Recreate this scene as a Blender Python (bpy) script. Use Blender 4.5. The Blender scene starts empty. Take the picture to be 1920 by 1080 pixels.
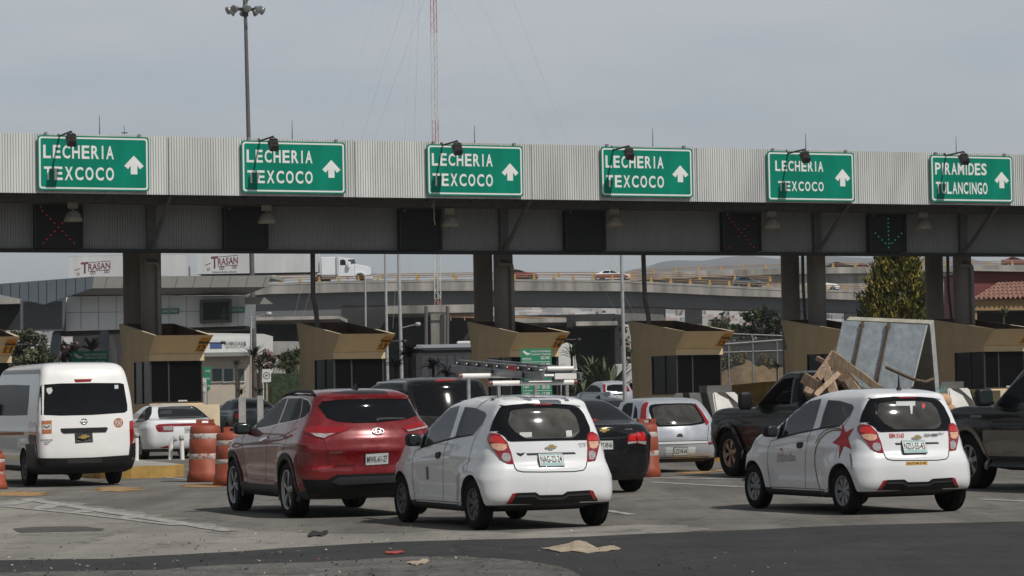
import bpy, bmesh, math, random
from mathutils import Vector, Matrix
from mathutils.bvhtree import BVHTree
from mathutils import noise as mnoise
random.seed(7)
R = math.radians
scene = bpy.context.scene
COL = scene.collection
# ------------------------------------------------------------------ camera
PW, PH = 1920.0, 1080.0
FPX, PITCH, ROLL, EYE = 5000.0, 0.0416, 0.0179, 1.4623
_c, _s, _cr, _sr = math.cos(PITCH), math.sin(PITCH), math.cos(ROLL), math.sin(ROLL)
_r0, _u0, CF = Vector((1, 0, 0)), Vector((0, -_s, _c)), Vector((0, _c, _s))
CR = _cr * _r0 - _sr * _u0
CU = _sr * _r0 + _cr * _u0
CAM = Vector((0, 0, EYE))
cam_d = bpy.data.cameras.new('camera')
cam = bpy.data.objects.new('camera', cam_d)
COL.objects.link(cam)
cam_d.sensor_width = 36.0
cam_d.lens = FPX / PW * 36.0
cam_d.clip_start = 0.5
cam_d.clip_end = 20000
cam.matrix_world = Matrix(((CR.x, CU.x, -CF.x, 0), (CR.y, CU.y, -CF.y, 0), (CR.z, CU.z, -CF.z, EYE), (0, 0, 0, 1)))
scene.camera = cam
# ------------------------------------------------------------------ sky, sun, exposure
SUN_AZ, SUN_EL = 46.0, 48.0          # azimuth measured from behind the camera towards its right
to_sun = Vector((math.sin(R(SUN_AZ)) * math.cos(R(SUN_EL)), -math.cos(R(SUN_AZ)) * math.cos(R(SUN_EL)), math.sin(R(SUN_EL))))
world = bpy.data.worlds.new("World")
scene.world = world
world.use_nodes = True
wn, wl = world.node_tree.nodes, world.node_tree.links
wn.clear()
w_out = wn.new('ShaderNodeOutputWorld')
w_bg = wn.new('ShaderNodeBackground')
sky = wn.new('ShaderNodeTexSky')
sky.sky_type = 'NISHITA'
sky.sun_disc = False
sky.sun_elevation = R(SUN_EL)
sky.sun_rotation = math.atan2(to_sun.x, to_sun.y)
sky.air_density = 1.0
sky.dust_density = 4.0
sky.ozone_density = 1.0
sky.altitude = 2200
w_bg.inputs['Strength'].default_value = 0.097
w_tc = wn.new('ShaderNodeTexCoord')
w_map = wn.new('ShaderNodeMapping')
w_map.inputs['Scale'].default_value = (2.0, 2.0, 9.0)
w_map.inputs['Rotation'].default_value = (0, R(9), 0)
w_no = wn.new('ShaderNodeTexNoise')
w_no.inputs['Scale'].default_value = 2.6
w_no.inputs['Detail'].default_value = 5
w_no.inputs['Roughness'].default_value = 0.55
w_rmp = wn.new('ShaderNodeValToRGB')
w_rmp.color_ramp.elements[0].position = 0.36
w_rmp.color_ramp.elements[0].color = (4.95, 5.48, 5.9, 1)
w_rmp.color_ramp.elements[1].position = 0.64
w_rmp.color_ramp.elements[1].color = (6.3, 6.45, 6.55, 1)
w_mix = wn.new('ShaderNodeMixRGB')
w_mix.inputs['Fac'].default_value = 0.8
wl.new(w_tc.outputs['Generated'], w_map.inputs['Vector'])
wl.new(w_map.outputs['Vector'], w_no.inputs['Vector'])
wl.new(w_no.outputs['Fac'], w_rmp.inputs['Fac'])
wl.new(sky.outputs['Color'], w_mix.inputs['Color1'])
wl.new(w_rmp.outputs['Color'], w_mix.inputs['Color2'])
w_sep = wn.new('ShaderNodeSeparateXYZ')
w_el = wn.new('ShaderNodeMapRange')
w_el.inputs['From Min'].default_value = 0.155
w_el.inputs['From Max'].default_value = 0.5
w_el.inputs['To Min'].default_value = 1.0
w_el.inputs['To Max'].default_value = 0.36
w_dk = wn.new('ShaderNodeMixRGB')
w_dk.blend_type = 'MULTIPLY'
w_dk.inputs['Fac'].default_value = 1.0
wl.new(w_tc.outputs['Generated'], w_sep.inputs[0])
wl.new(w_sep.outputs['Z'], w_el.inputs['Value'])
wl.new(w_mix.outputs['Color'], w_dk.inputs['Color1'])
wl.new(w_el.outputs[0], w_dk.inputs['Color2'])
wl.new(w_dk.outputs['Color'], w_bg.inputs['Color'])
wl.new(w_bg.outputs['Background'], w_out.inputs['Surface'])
sun_d = bpy.data.lights.new('sun', 'SUN')
sun_d.energy = 3.55
sun_d.angle = R(0.6)
sun_d.color = (1.0, 0.955, 0.89)
sun = bpy.data.objects.new('sun', sun_d)
COL.objects.link(sun)
sun.rotation_euler = to_sun.to_track_quat('Z', 'Y').to_euler()
vs = scene.view_settings
vs.view_transform = 'Standard'
vs.look = 'None'
vs.exposure = 0.0
vs.gamma = 1.0
vs.use_curve_mapping = False
scene.cycles.max_bounces = 8
scene.cycles.transparent_max_bounces = 16
scene.cycles.caustics_reflective = False
scene.cycles.caustics_refractive = False
scene.cycles.sample_clamp_indirect = 6
# ------------------------------------------------------------------ picture geometry helpers
def raydir(px, py):
 uu, vv = (px - PW / 2) / FPX, (PH / 2 - py) / FPX
 return (CF + CR * uu + CU * vv).normalized()
def ground_z(x, y):
 t = min(1.0, max(0.0, (y - 74.0) / 50.0))
 return 0.75 * t * t * (3 - 2 * t) + max(0.0, min(y, 400) - 124.0) * 0.004
def gnd(px, py, z=0.0):
 d = raydir(px, py)
 for _ in range(8):
  t = (z - EYE) / d.z
  P = CAM + d * t
  if z == 0.0:
   break
 return P
def at(px, py, Y):
 d = raydir(px, py)
 return CAM + d * (Y / d.y)
GA = 0.39
GU = Vector((math.cos(GA), math.sin(GA), 0))      # along the gantry
GV = Vector((-math.sin(GA), math.cos(GA), 0))     # along the lanes
G0 = Vector((-14.53, 82.25, 0))
def gp(px, py, v=0.0):
 "point of the picture on the vertical plane v metres behind the gantry front"
 d = raydir(px, py)
 t = (v - (CAM - G0).dot(GV)) / d.dot(GV)
 return CAM + d * t
def gw(u, v, z):
 return G0 + GU * u + GV * v + Vector((0, 0, z))
def gu(P):
 return (P - G0).dot(GU), (P - G0).dot(GV), P.z
def zoomed(ox, oy, s, pts):
 return [(ox + x / s, oy + y / s) for x, y in pts]
# ------------------------------------------------------------------ materials
def new_mat(name):
 m = bpy.data.materials.new(name)
 m.use_nodes = True
 nt = m.node_tree
 b = nt.nodes.get('Principled BSDF')
 return m, nt, b
def _noise(nt, scale, detail=4, rough=0.55, coord='Object', stretch=None):
 tc = nt.nodes.new('ShaderNodeTexCoord')
 n = nt.nodes.new('ShaderNodeTexNoise')
 n.inputs['Scale'].default_value = scale
 n.inputs['Detail'].default_value = detail
 n.inputs['Roughness'].default_value = rough
 if stretch:
  mp = nt.nodes.new('ShaderNodeMapping')
  mp.inputs['Scale'].default_value = stretch
  nt.links.new(tc.outputs[coord], mp.inputs['Vector'])
  nt.links.new(mp.outputs['Vector'], n.inputs['Vector'])
 else:
  nt.links.new(tc.outputs[coord], n.inputs['Vector'])
 return n
def _ramp(nt, src, stops):
 r = nt.nodes.new('ShaderNodeValToRGB')
 els = r.color_ramp.elements
 while len(els) < len(stops):
  els.new(0.5)
 for e, (p, c) in zip(els, stops):
  e.position = p
  e.color = (c[0], c[1], c[2], 1)
 nt.links.new(src, r.inputs['Fac'])
 return r
def _bump(nt, b, src, strength, dist):
 bp = nt.nodes.new('ShaderNodeBump')
 bp.inputs['Strength'].default_value = strength
 bp.inputs['Distance'].default_value = dist
 nt.links.new(src, bp.inputs['Height'])
 nt.links.new(bp.outputs['Normal'], b.inputs['Normal'])
def dim(c, k):
 return tuple(min(1, x * k) for x in c)
def mat(name, col, rough=0.6, metal=0.0, var=0.15, scale=6.0, bump=0.0, bdist=0.01, spec=0.5, coat=0.0, emit=None, es=0.0, stretch=None, detail=4):
 m, nt, b = new_mat(name)
 b.inputs['Roughness'].default_value = rough
 b.inputs['Metallic'].default_value = metal
 b.inputs['Specular IOR Level'].default_value = spec
 b.inputs['Coat Weight'].default_value = coat
 b.inputs['Coat Roughness'].default_value = 0.04
 n = _noise(nt, scale, detail, stretch=stretch)
 r = _ramp(nt, n.outputs['Fac'], [(0.3, dim(col, 1 - var)), (0.7, dim(col, 1 + var * 0.6))])
 nt.links.new(r.outputs['Color'], b.inputs['Base Color'])
 if bump:
  _bump(nt, b, n.outputs['Fac'], bump, bdist)
 if emit:
  b.inputs['Emission Color'].default_value = (*emit, 1)
  b.inputs['Emission Strength'].default_value = es
 return m
def paint(name, col, rough=0.28, metal=0.0, dust=0.25, dustcol=(0.32, 0.29, 0.25), coat=1.0, spec=0.5):
 "car paint: clear coat, thin road dust that thickens low on the body"
 m, nt, b = new_mat(name)
 b.inputs['Roughness'].default_value = rough
 b.inputs['Metallic'].default_value = metal
 b.inputs['Coat Weight'].default_value = coat
 b.inputs['Specular IOR Level'].default_value = spec
 b.inputs['Coat Roughness'].default_value = 0.035
 n = _noise(nt, 2.2, 6, 0.65)
 tc = nt.nodes.new('ShaderNodeTexCoord')
 sep = nt.nodes.new('ShaderNodeSeparateXYZ')
 nt.links.new(tc.outputs['Object'], sep.inputs[0])
 mr = nt.nodes.new('ShaderNodeMapRange')
 mr.inputs['From Min'].default_value = 0.2
 mr.inputs['From Max'].default_value = 0.85
 mr.inputs['To Min'].default_value = 1.0
 mr.inputs['To Max'].default_value = 0.22
 nt.links.new(sep.outputs['Z'], mr.inputs['Value'])
 mul = nt.nodes.new('ShaderNodeMath'); mul.operation = 'MULTIPLY'
 nt.links.new(n.outputs['Fac'], mul.inputs[0]); nt.links.new(mr.outputs[0], mul.inputs[1])
 mul2 = nt.nodes.new('ShaderNodeMath'); mul2.operation = 'MULTIPLY'
 mul2.inputs[1].default_value = dust
 nt.links.new(mul.outputs[0], mul2.inputs[0])
 mx = nt.nodes.new('ShaderNodeMixRGB')
 mx.inputs['Color1'].default_value = (*col, 1)
 mx.inputs['Color2'].default_value = (*dustcol, 1)
 nt.links.new(mul2.outputs[0], mx.inputs['Fac'])
 nt.links.new(mx.outputs['Color'], b.inputs['Base Color'])
 n2 = _noise(nt, 5, 3)
 r2 = _ramp(nt, n2.outputs['Fac'], [(0.3, (rough * 0.8,) * 3), (0.75, (min(1, rough * 1.4),) * 3)])
 nt.links.new(r2.outputs['Color'], b.inputs['Roughness'])
 return m
def glass(name, tint, gloss=0.06, film=0.05):
 "thin pane: sees through with a tint and mirrors the surroundings more at grazing angles"
 m = bpy.data.materials.new(name)
 m.use_nodes = True
 nt = m.node_tree
 nt.nodes.clear()
 out = nt.nodes.new('ShaderNodeOutputMaterial')
 tr = nt.nodes.new('ShaderNodeBsdfTransparent')
 n = _noise(nt, 3, 4)
 r = _ramp(nt, n.outputs['Fac'], [(0.3, dim(tint, 0.93)), (0.7, dim(tint, 1.05))])
 nt.links.new(r.outputs['Color'], tr.inputs['Color'])
 gl = nt.nodes.new('ShaderNodeBsdfGlossy')
 gl.inputs['Roughness'].default_value = gloss
 gl.inputs['Color'].default_value = (0.95, 0.97, 1, 1)
 fr = nt.nodes.new('ShaderNodeFresnel')
 fr.inputs['IOR'].default_value = 1.55
 mx = nt.nodes.new('ShaderNodeMixShader')
 nt.links.new(fr.outputs[0], mx.inputs['Fac'])
 nt.links.new(tr.outputs[0], mx.inputs[1])
 nt.links.new(gl.outputs[0], mx.inputs[2])
 df = nt.nodes.new('ShaderNodeBsdfDiffuse')
 df.inputs['Color'].default_value = (0.42, 0.40, 0.37, 1)
 n2 = _noise(nt, 5, 5)
 r2 = _ramp(nt, n2.outputs['Fac'], [(0.3, (film * 0.6,) * 3), (0.75, (film * 1.6,) * 3)])
 m2 = nt.nodes.new('ShaderNodeMixShader')
 nt.links.new(r2.outputs['Color'], m2.inputs['Fac'])
 nt.links.new(mx.outputs[0], m2.inputs[1])
 nt.links.new(df.outputs[0], m2.inputs[2])
 nt.links.new(m2.outputs[0], out.inputs['Surface'])
 return m
M = {}
M['white_paint'] = paint('white_paint', (0.78, 0.80, 0.83), 0.3, dust=0.3)
M['van_white'] = paint('van_white', (0.80, 0.80, 0.80), 0.34, dust=0.28)
M['red_paint'] = paint('red_paint', (0.17, 0.003, 0.007), 0.26, metal=0.15, dust=0.06)
M['black_paint'] = paint('black_paint', (0.006, 0.007, 0.009), 0.25, dust=0.03, coat=0.35, spec=0.25)
M['pickup_black'] = paint('pickup_black', (0.004, 0.005, 0.006), 0.22, dust=0.02, coat=0.2, spec=0.2)
M['tan_paint'] = paint('tan_paint', (0.22, 0.19, 0.155), 0.35, metal=0.3, dust=0.3)
M['silver_paint'] = paint('silver_paint', (0.50, 0.53, 0.58), 0.32, metal=0.45, dust=0.2)
M['grey_paint'] = paint('grey_paint', (0.011, 0.0105, 0.010), 0.3, dust=0.04, coat=0.35, spec=0.3)
M['navy_paint'] = paint('navy_paint', (0.012, 0.016, 0.024), 0.3, dust=0.03, coat=0.5, spec=0.3)
M['teal_paint'] = paint('teal_paint', (0.02, 0.06, 0.085), 0.3, dust=0.15)
M['bus_roof'] = paint('bus_roof', (0.36, 0.39, 0.43), 0.4, dust=0.2, coat=0.2)
M['bus_grey'] = paint('bus_grey', (0.045, 0.047, 0.052), 0.4, dust=0.2, coat=0.3)
M['dull_red'] = paint('dull_red', (0.17, 0.022, 0.02), 0.35, dust=0.2)
M['dark_glass'] = mat('dark_glass', (0.008, 0.009, 0.011), 0.06, var=0.2, spec=0.22)
M['side_glass'] = mat('side_glass', (0.016, 0.017, 0.019), 0.1, var=0.2, spec=0.03)
M['tint_glass'] = glass('tint_glass', (0.16, 0.17, 0.18))
M['clear_glass'] = glass('clear_glass', (0.74, 0.77, 0.77), film=0.15)
M['mid_glass'] = glass('mid_glass', (0.42, 0.46, 0.46), film=0.11)
M['black_plastic'] = mat('black_plastic', (0.011, 0.011, 0.012), 0.5, spec=0.3, var=0.25, scale=30, bump=0.1, bdist=0.002)
M['grey_plastic'] = mat('grey_plastic', (0.038, 0.038, 0.04), 0.5, var=0.2, scale=20)
M['interior'] = mat('interior', (0.05, 0.05, 0.053), 0.85, var=0.3)
M['cabin'] = mat('cabin', (0.30, 0.30, 0.29), 0.9, var=0.2)
M['seat'] = mat('seat', (0.22, 0.22, 0.225), 0.9, var=0.3, scale=15)
M['rubber'] = mat('rubber', (0.009, 0.009, 0.009), 0.85, spec=0.2, var=0.4, scale=9, bump=0.2, bdist=0.004)
M['seam'] = mat('seam', (0.012, 0.012, 0.013), 0.9, var=0.1)
M['chrome'] = mat('chrome', (0.72, 0.72, 0.72), 0.12, 1.0, var=0.06)
M['gold_line'] = mat('gold_line', (0.30, 0.18, 0.05), 0.5, 0.2, var=0.2)
M['gold'] = mat('gold', (0.62, 0.42, 0.14), 0.25, 0.8, var=0.1)
M['alloy'] = mat('alloy', (0.42, 0.42, 0.43), 0.35, 0.7, var=0.2, scale=8)
M['steel_rim'] = mat('steel_rim', (0.13, 0.13, 0.14), 0.5, 0.3, var=0.25, scale=8)
M['cover_rim'] = mat('cover_rim', (0.30, 0.31, 0.33), 0.45, 0.3, var=0.2, scale=8)
M['brass_rim'] = mat('brass_rim', (0.40, 0.27, 0.21), 0.35, 0.6, var=0.3, scale=8)
M['rim_dark'] = mat('rim_dark', (0.015, 0.015, 0.015), 0.6, var=0.3)
M['red_lens'] = mat('red_lens', (0.26, 0.006, 0.012), 0.12, var=0.2, scale=25, coat=1.0)
M['brake_lens'] = mat('brake_lens', (0.40, 0.012, 0.015), 0.15, var=0.2, scale=30, coat=1.0, emit=(1, 0.05, 0.03), es=0.15)
M['amber_lens'] = mat('amber_lens', (0.75, 0.42, 0.28), 0.12, var=0.25, scale=30, coat=1.0)
M['clear_lens'] = mat('clear_lens', (0.42, 0.40, 0.40), 0.1, 0.2, var=0.4, scale=30, coat=1.0)
M['plate_white'] = mat('plate_white', (0.55, 0.58, 0.58), 0.5, var=0.1, scale=20)
M['plate_green'] = mat('plate_green', (0.18, 0.36, 0.36), 0.5, var=0.2, scale=20)
M['ink'] = mat('ink', (0.02, 0.02, 0.022), 0.7, var=0.1)
M['ink_grey'] = mat('ink_grey', (0.16, 0.16, 0.17), 0.6, var=0.1)
M['sticker_white'] = mat('sticker_white', (0.50, 0.52, 0.52), 0.6, var=0.1)
M['sticker_red'] = mat('sticker_red', (0.50, 0.03, 0.04), 0.6, var=0.15, scale=20)
M['logo_grey'] = mat('logo_grey', (0.42, 0.35, 0.32), 0.6, var=0.15)
M['sticker_brown'] = mat('sticker_brown', (0.40, 0.14, 0.06), 0.6, var=0.2, scale=20)
M['sticker_yellow'] = mat('sticker_yellow', (0.70, 0.42, 0.07), 0.6, var=0.15)
M['galv'] = mat('galv', (0.36, 0.37, 0.38), 0.42, 0.6, var=0.25, scale=10)
M['alu_ladder'] = mat('alu_ladder', (0.30, 0.31, 0.32), 0.4, 0.65, var=0.3, scale=6)
M['coach_glass'] = mat('coach_glass', (0.085, 0.09, 0.105), 0.2, var=0.2)
M['hedge_dark'] = mat('hedge_dark', (0.035, 0.055, 0.025), 0.9, var=0.6, scale=3, detail=8, bump=1.0, bdist=0.1)
M['mirror_green'] = mat('mirror_green', (0.05, 0.068, 0.07), 0.12, 0.5, var=0.2)
M['pvc_white'] = mat('pvc_white', (0.78, 0.77, 0.74), 0.4, var=0.12, scale=4)
# ------------------------------------------------------------------ mesh helpers
class MB:
 "collects shapes in one mesh; material slots by name"
 def __init__(self):
  self.v, self.f, self.m, self.slots, self.smooth = [], [], [], [], []
  self.cur = 0
  self.sm = False
 def mat(self, name):
  if name not in self.slots:
   self.slots.append(name)
  self.cur = self.slots.index(name)
  return self
 def add(self, verts, faces):
  o = len(self.v)
  self.v += [Vector(p) for p in verts]
  for f in faces:
   self.f.append([i + o for i in f])
   self.m.append(self.cur)
   self.smooth.append(self.sm)
 def hexa(self, p):
  "8 corners: bottom 4 (ccw), top 4"
  self.add(p, [(3, 2, 1, 0), (4, 5, 6, 7), (0, 1, 5, 4), (1, 2, 6, 5), (2, 3, 7, 6), (3, 0, 4, 7)])
 def box(self, lo, hi, ax=None, o=None):
  x0, y0, z0 = lo; x1, y1, z1 = hi
  p = [Vector(q) for q in ((x0, y0, z0), (x1, y0, z0), (x1, y1, z0), (x0, y1, z0), (x0, y0, z1), (x1, y0, z1), (x1, y1, z1), (x0, y1, z1))]
  if ax:
   a, b, c = ax
   o = o or Vector()
   p = [o + a * q.x + b * q.y + c * q.z for q in p]
  self.hexa(p)
 def gbox(self, u0, u1, v0, v1, z0, z1):
  "box in the gantry frame"
  self.box((u0, v0, z0), (u1, v1, z1), (GU, GV, Vector((0, 0, 1))), G0)
 def tube(self, a, b, r0, r1=None, n=10, caps=True):
  a, b = Vector(a), Vector(b)
  r1 = r0 if r1 is None else r1
  d = (b - a).normalized()
  e = d.cross(Vector((0, 0, 1)) if abs(d.z) < 0.9 else Vector((1, 0, 0))).normalized()
  g = d.cross(e)
  vs_, n_ = [], n
  for q, r in ((a, r0), (b, r1)):
   for i in range(n_):
    t = 2 * math.pi * i / n_
    vs_.append(q + (e * math.cos(t) + g * math.sin(t)) * r)
  fs = [(i, (i + 1) % n_, n_ + (i + 1) % n_, n_ + i) for i in range(n_)]
  sm = self.sm
  self.sm = True
  self.add(vs_, fs)
  self.sm = sm
  if caps:
   self.add(vs_[:n_], [tuple(range(n_))[::-1]])
   self.add(vs_[n_:], [tuple(range(n_))])
 def path(self, pts, r, n=8):
  for a, b in zip(pts[:-1], pts[1:]):
   self.tube(a, b, r, r, n)
 def lathe(self, prof, o=(0, 0, 0), axis='z', n=24, ax=None):
  "profile of (radius, height)"
  o = Vector(o)
  if ax:
   e, g, d = ax
  elif axis == 'z':
   e, g, d = Vector((1, 0, 0)), Vector((0, 1, 0)), Vector((0, 0, 1))
  else:
   e, g, d = Vector((0, 1, 0)), Vector((0, 0, 1)), Vector((1, 0, 0))
  vs_ = []
  for r, h in prof:
   for i in range(n):
    t = 2 * math.pi * i / n
    vs_.append(o + d * h + (e * math.cos(t) + g * math.sin(t)) * r)
  fs = []
  for k in range(len(prof) - 1):
   for i in range(n):
    j = (i + 1) % n
    fs.append((k * n + i, k * n + j, (k + 1) * n + j, (k + 1) * n + i))
  sm = self.sm
  self.sm = True
  self.add(vs_, fs)
  self.sm = sm
 def pillow(self, c, hx, hy, hz, e=0.35, nu=20, nv=12, ax=None):
  "rounded block (superellipsoid)"
  ax = ax or (Vector((1, 0, 0)), Vector((0, 1, 0)), Vector((0, 0, 1)))
  c = Vector(c)
  pw = lambda t: math.copysign(abs(t) ** e, t)
  vs_, fs = [], []
  for j in range(nv + 1):
   b = -math.pi / 2 + math.pi * j / nv
   for i in range(nu):
    a = 2 * math.pi * i / nu
    vs_.append(c + ax[0] * (hx * pw(math.cos(b)) * pw(math.cos(a))) + ax[1] * (hy * pw(math.cos(b)) * pw(math.sin(a))) + ax[2] * (hz * pw(math.sin(b))))
  for j in range(nv):
   for i in range(nu):
    k = (i + 1) % nu
    fs.append((j * nu + i, j * nu + k, (j + 1) * nu + k, (j + 1) * nu + i))
  sm = self.sm
  self.sm = True
  self.add(vs_, fs)
  self.sm = sm
 def prism(self, poly, d):
  "planar polygon (3D points) extruded by vector d"
  poly = [Vector(p) for p in poly]
  d = Vector(d)
  n = len(poly)
  self.add(poly + [p + d for p in poly], [tuple(range(n))[::-1], tuple(range(n, 2 * n))] + [(i, (i + 1) % n, n + (i + 1) % n, n + i) for i in range(n)])
 def quad(self, a, b, c, d):
  self.add([a, b, c, d], [(0, 1, 2, 3)])
 def build(self, name, m=None, parent=None, world=True, bevel=0.0):
  me = bpy.data.meshes.new(name)
  me.from_pydata([tuple(p) for p in self.v], [], self.f)
  slots = self.slots or ([m] if m else [])
  for s in slots:
   me.materials.append(M[s])
  if len(slots) > 1:
   me.polygons.foreach_set('material_index', self.m)
  me.polygons.foreach_set('use_smooth', self.smooth)
  bm = bmesh.new()
  bm.from_mesh(me)
  bmesh.ops.recalc_face_normals(bm, faces=bm.faces)
  if bevel:
   bmesh.ops.remove_doubles(bm, verts=bm.verts, dist=1e-5)
   es = [e for e in bm.edges if len(e.link_faces) == 2 and e.calc_face_angle(0) > 0.5]
   bmesh.ops.bevel(bm, geom=es, offset=bevel, segments=2, affect='EDGES', clamp_overlap=True)
  bm.to_mesh(me)
  bm.free()
  return link(name, me, parent, world)
def link(name, me, parent=None, world=True):
 o = bpy.data.objects.new(name, me)
 COL.objects.link(o)
 if parent is not None:
  if world:
   inv = root_matrix(parent).inverted()
   me.transform(inv)
  o.parent = parent
 return o
ROOTM = {}
def root_matrix(o):
 m = o.matrix_basis.copy()
 p = o.parent
 while p is not None:
  m = p.matrix_basis @ m
  p = p.parent
 return m
def thing(name, label, cat, loc=(0, 0, 0), rz=0.0, group=None):
 o = bpy.data.objects.new(name, None)
 COL.objects.link(o)
 o.empty_display_size = 0.3
 o.matrix_basis = Matrix.Translation(Vector(loc)) @ Matrix.Rotation(rz, 4, 'Z')
 return tag(o, label, cat, group)
def tag(o, label=None, cat=None, group=None, kind=None):
 if label: o['label'] = label
 if cat: o['category'] = cat
 if group: o['group'] = group
 if kind: o['kind'] = kind
 return o
def structure(o, label=None):
 o['kind'] = 'structure'
 if label: o['label'] = label
 return o
def dup(root, loc=None, rz=None, label=None, parent=None):
 c = root.copy()
 COL.objects.link(c)
 if parent is not None:
  c.parent = parent
 if loc is not None:
  c.matrix_basis = Matrix.Translation(Vector(loc)) @ Matrix.Rotation(rz or 0.0, 4, 'Z')
 if label:
  c['label'] = label
 for ch in [o for o in bpy.data.objects if o.parent == root and o != c]:
  dup(ch, parent=c)
 return c
_font_cache = {}
def text_mesh(s, weight=0.0, spacing=1.0):
 k = (s, weight, spacing)
 if k in _font_cache:
  return _font_cache[k]
 cu = bpy.data.curves.new('t', 'FONT')
 cu.body = s
 cu.offset = weight
 cu.space_character = spacing
 cu.resolution_u = 3
 o = bpy.data.objects.new('t', cu)
 COL.objects.link(o)
 dg = bpy.context.evaluated_depsgraph_get()
 ev = o.evaluated_get(dg)
 me = ev.to_mesh()
 vs_ = [v.co.copy() for v in me.vertices]
 fs = [tuple(p.vertices) for p in me.polygons]
 ev.to_mesh_clear()
 bpy.data.objects.remove(o)
 bpy.data.curves.remove(cu)
 x0 = min(v.x for v in vs_); x1 = max(v.x for v in vs_)
 y0 = min(v.y for v in vs_); y1 = max(v.y for v in vs_)
 vs_ = [((v.x - x0) / (x1 - x0), (v.y - y0) / (y1 - y0)) for v in vs_]
 _font_cache[k] = (vs_, fs)
 return vs_, fs
def lettering(mb, s, o, ux, uy, w, h, lift=None, weight=0.0, spacing=1.0):
 "fills the box o + ux*[0,w] + uy*[0,h] with the words"
 vs_, fs = text_mesh(s, weight, spacing)
 lift = lift or Vector()
 mb.add([o + ux * (x * w) + uy * (y * h) + lift for x, y in vs_], fs)
# ------------------------------------------------------------------ surfaces of the place
def road_mat(name, lo, hi, scale, spec=(0.5, 0.5, 0.5), speck=0.25, rough=0.9, bump=0.25, stain=0.5):
 m, nt, b = new_mat(name)
 b.inputs['Roughness'].default_value = rough
 b.inputs['Specular IOR Level'].default_value = 0.25
 a = _noise(nt, scale, 6, 0.6)
 ra = _ramp(nt, a.outputs['Fac'], [(0.3, lo), (0.72, hi)])
 st = _noise(nt, 0.9, 5, 0.62, stretch=(1.6, 0.35, 1))
 mp = st.inputs['Vector'].links[0].from_node
 mp.inputs['Rotation'].default_value = (0, 0, -0.39)
 mp.inputs['Scale'].default_value = (1.1, 0.10, 1)
 rs = _ramp(nt, st.outputs['Fac'], [(0.36, (1 - stain,) * 3), (0.6, (1, 1, 1))])
 mu = nt.nodes.new('ShaderNodeMixRGB'); mu.blend_type = 'MULTIPLY'; mu.inputs['Fac'].default_value = 0.7
 nt.links.new(ra.outputs[0], mu.inputs['Color1']); nt.links.new(rs.outputs[0], mu.inputs['Color2'])
 vo = nt.nodes.new('ShaderNodeTexVoronoi'); vo.feature = 'DISTANCE_TO_EDGE'; vo.inputs['Scale'].default_value = 0.45
 ds = _noise(nt, 1.5, 5)
 tc = ds.inputs['Vector'].links[0].from_node
 va = nt.nodes.new('ShaderNodeVectorMath'); va.operation = 'MULTIPLY_ADD'
 nt.links.new(ds.outputs['Color'], va.inputs[0]); va.inputs[1].default_value = (1.6, 1.6, 0); nt.links.new(tc.outputs['Object'], va.inputs[2])
 nt.links.new(va.outputs[0], vo.inputs['Vector'])
 rc = _ramp(nt, vo.outputs['Distance'], [(0.004, (0.5,) * 3), (0.016, (1, 1, 1))])
 dr = _noise(nt, 2.6, 2, 0.5)
 rd = _ramp(nt, dr.outputs['Fac'], [(0.27, (0.55,) * 3), (0.36, (1, 1, 1))])
 for r_ in (rc, rd):
  m3 = nt.nodes.new('ShaderNodeMixRGB'); m3.blend_type = 'MULTIPLY'; m3.inputs['Fac'].default_value = 0.8
  nt.links.new(mu.outputs[0], m3.inputs['Color1']); nt.links.new(r_.outputs[0], m3.inputs['Color2'])
  mu = m3
 f = _noise(nt, 38, 3, 0.7)
 rf = _ramp(nt, f.outputs['Fac'], [(0.35, (1 - speck,) * 3), (0.66, (1 + speck,) * 3)])
 mu2 = nt.nodes.new('ShaderNodeMixRGB'); mu2.blend_type = 'MULTIPLY'; mu2.inputs['Fac'].default_value = 1.0
 nt.links.new(mu.outputs[0], mu2.inputs['Color1']); nt.links.new(rf.outputs[0], mu2.inputs['Color2'])
 nt.links.new(mu2.outputs[0], b.inputs['Base Color'])
 _bump(nt, b, f.outputs['Fac'], bump, 0.01)
 return m
M['road'] = road_mat('road', (0.14, 0.133, 0.122), (0.215, 0.205, 0.188), 0.35)
M['apron'] = road_mat('apron', (0.22, 0.211, 0.19), (0.31, 0.296, 0.268), 0.6, stain=0.35)
M['asphalt'] = road_mat('asphalt', (0.030, 0.031, 0.033), (0.050, 0.050, 0.050), 0.8, speck=0.35, stain=0.2)
M['worn'] = road_mat('worn', (0.09, 0.088, 0.083), (0.17, 0.165, 0.155), 2.2, speck=0.55, bump=0.5, stain=0.4)
M['patch_dark'] = road_mat('patch_dark', (0.075, 0.073, 0.07), (0.11, 0.106, 0.10), 2.0, stain=0.2)
def worn_paint(name, col, under, k=(0.42, 0.58)):
 m, nt, b = new_mat(name)
 b.inputs['Roughness'].default_value = 0.8
 a = _noise(nt, 5.5, 8, 0.75)
 r = _ramp(nt, a.outputs['Fac'], [(k[0], under), (k[1], col)])
 nt.links.new(r.outputs[0], b.inputs['Base Color'])
 return m
M['line_white'] = worn_paint('line_white', (0.42, 0.415, 0.40), (0.19, 0.185, 0.175), (0.40, 0.60))
M['line_yellow'] = worn_paint('line_yellow', (0.50, 0.25, 0.04), (0.19, 0.16, 0.115), (0.44, 0.58))
M['kerb_yellow'] = mat('kerb_yellow', (0.42, 0.26, 0.07), 0.8, var=0.35, scale=2.5)
M['unseen_bank'] = mat('unseen_bank', (0.055, 0.06, 0.03), 1.0, var=0.5, scale=0.8, detail=8, bump=0.8, bdist=0.2)
M['concrete'] = mat('concrete', (0.34, 0.33, 0.31), 0.9, var=0.3, scale=1.2, detail=7)
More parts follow.
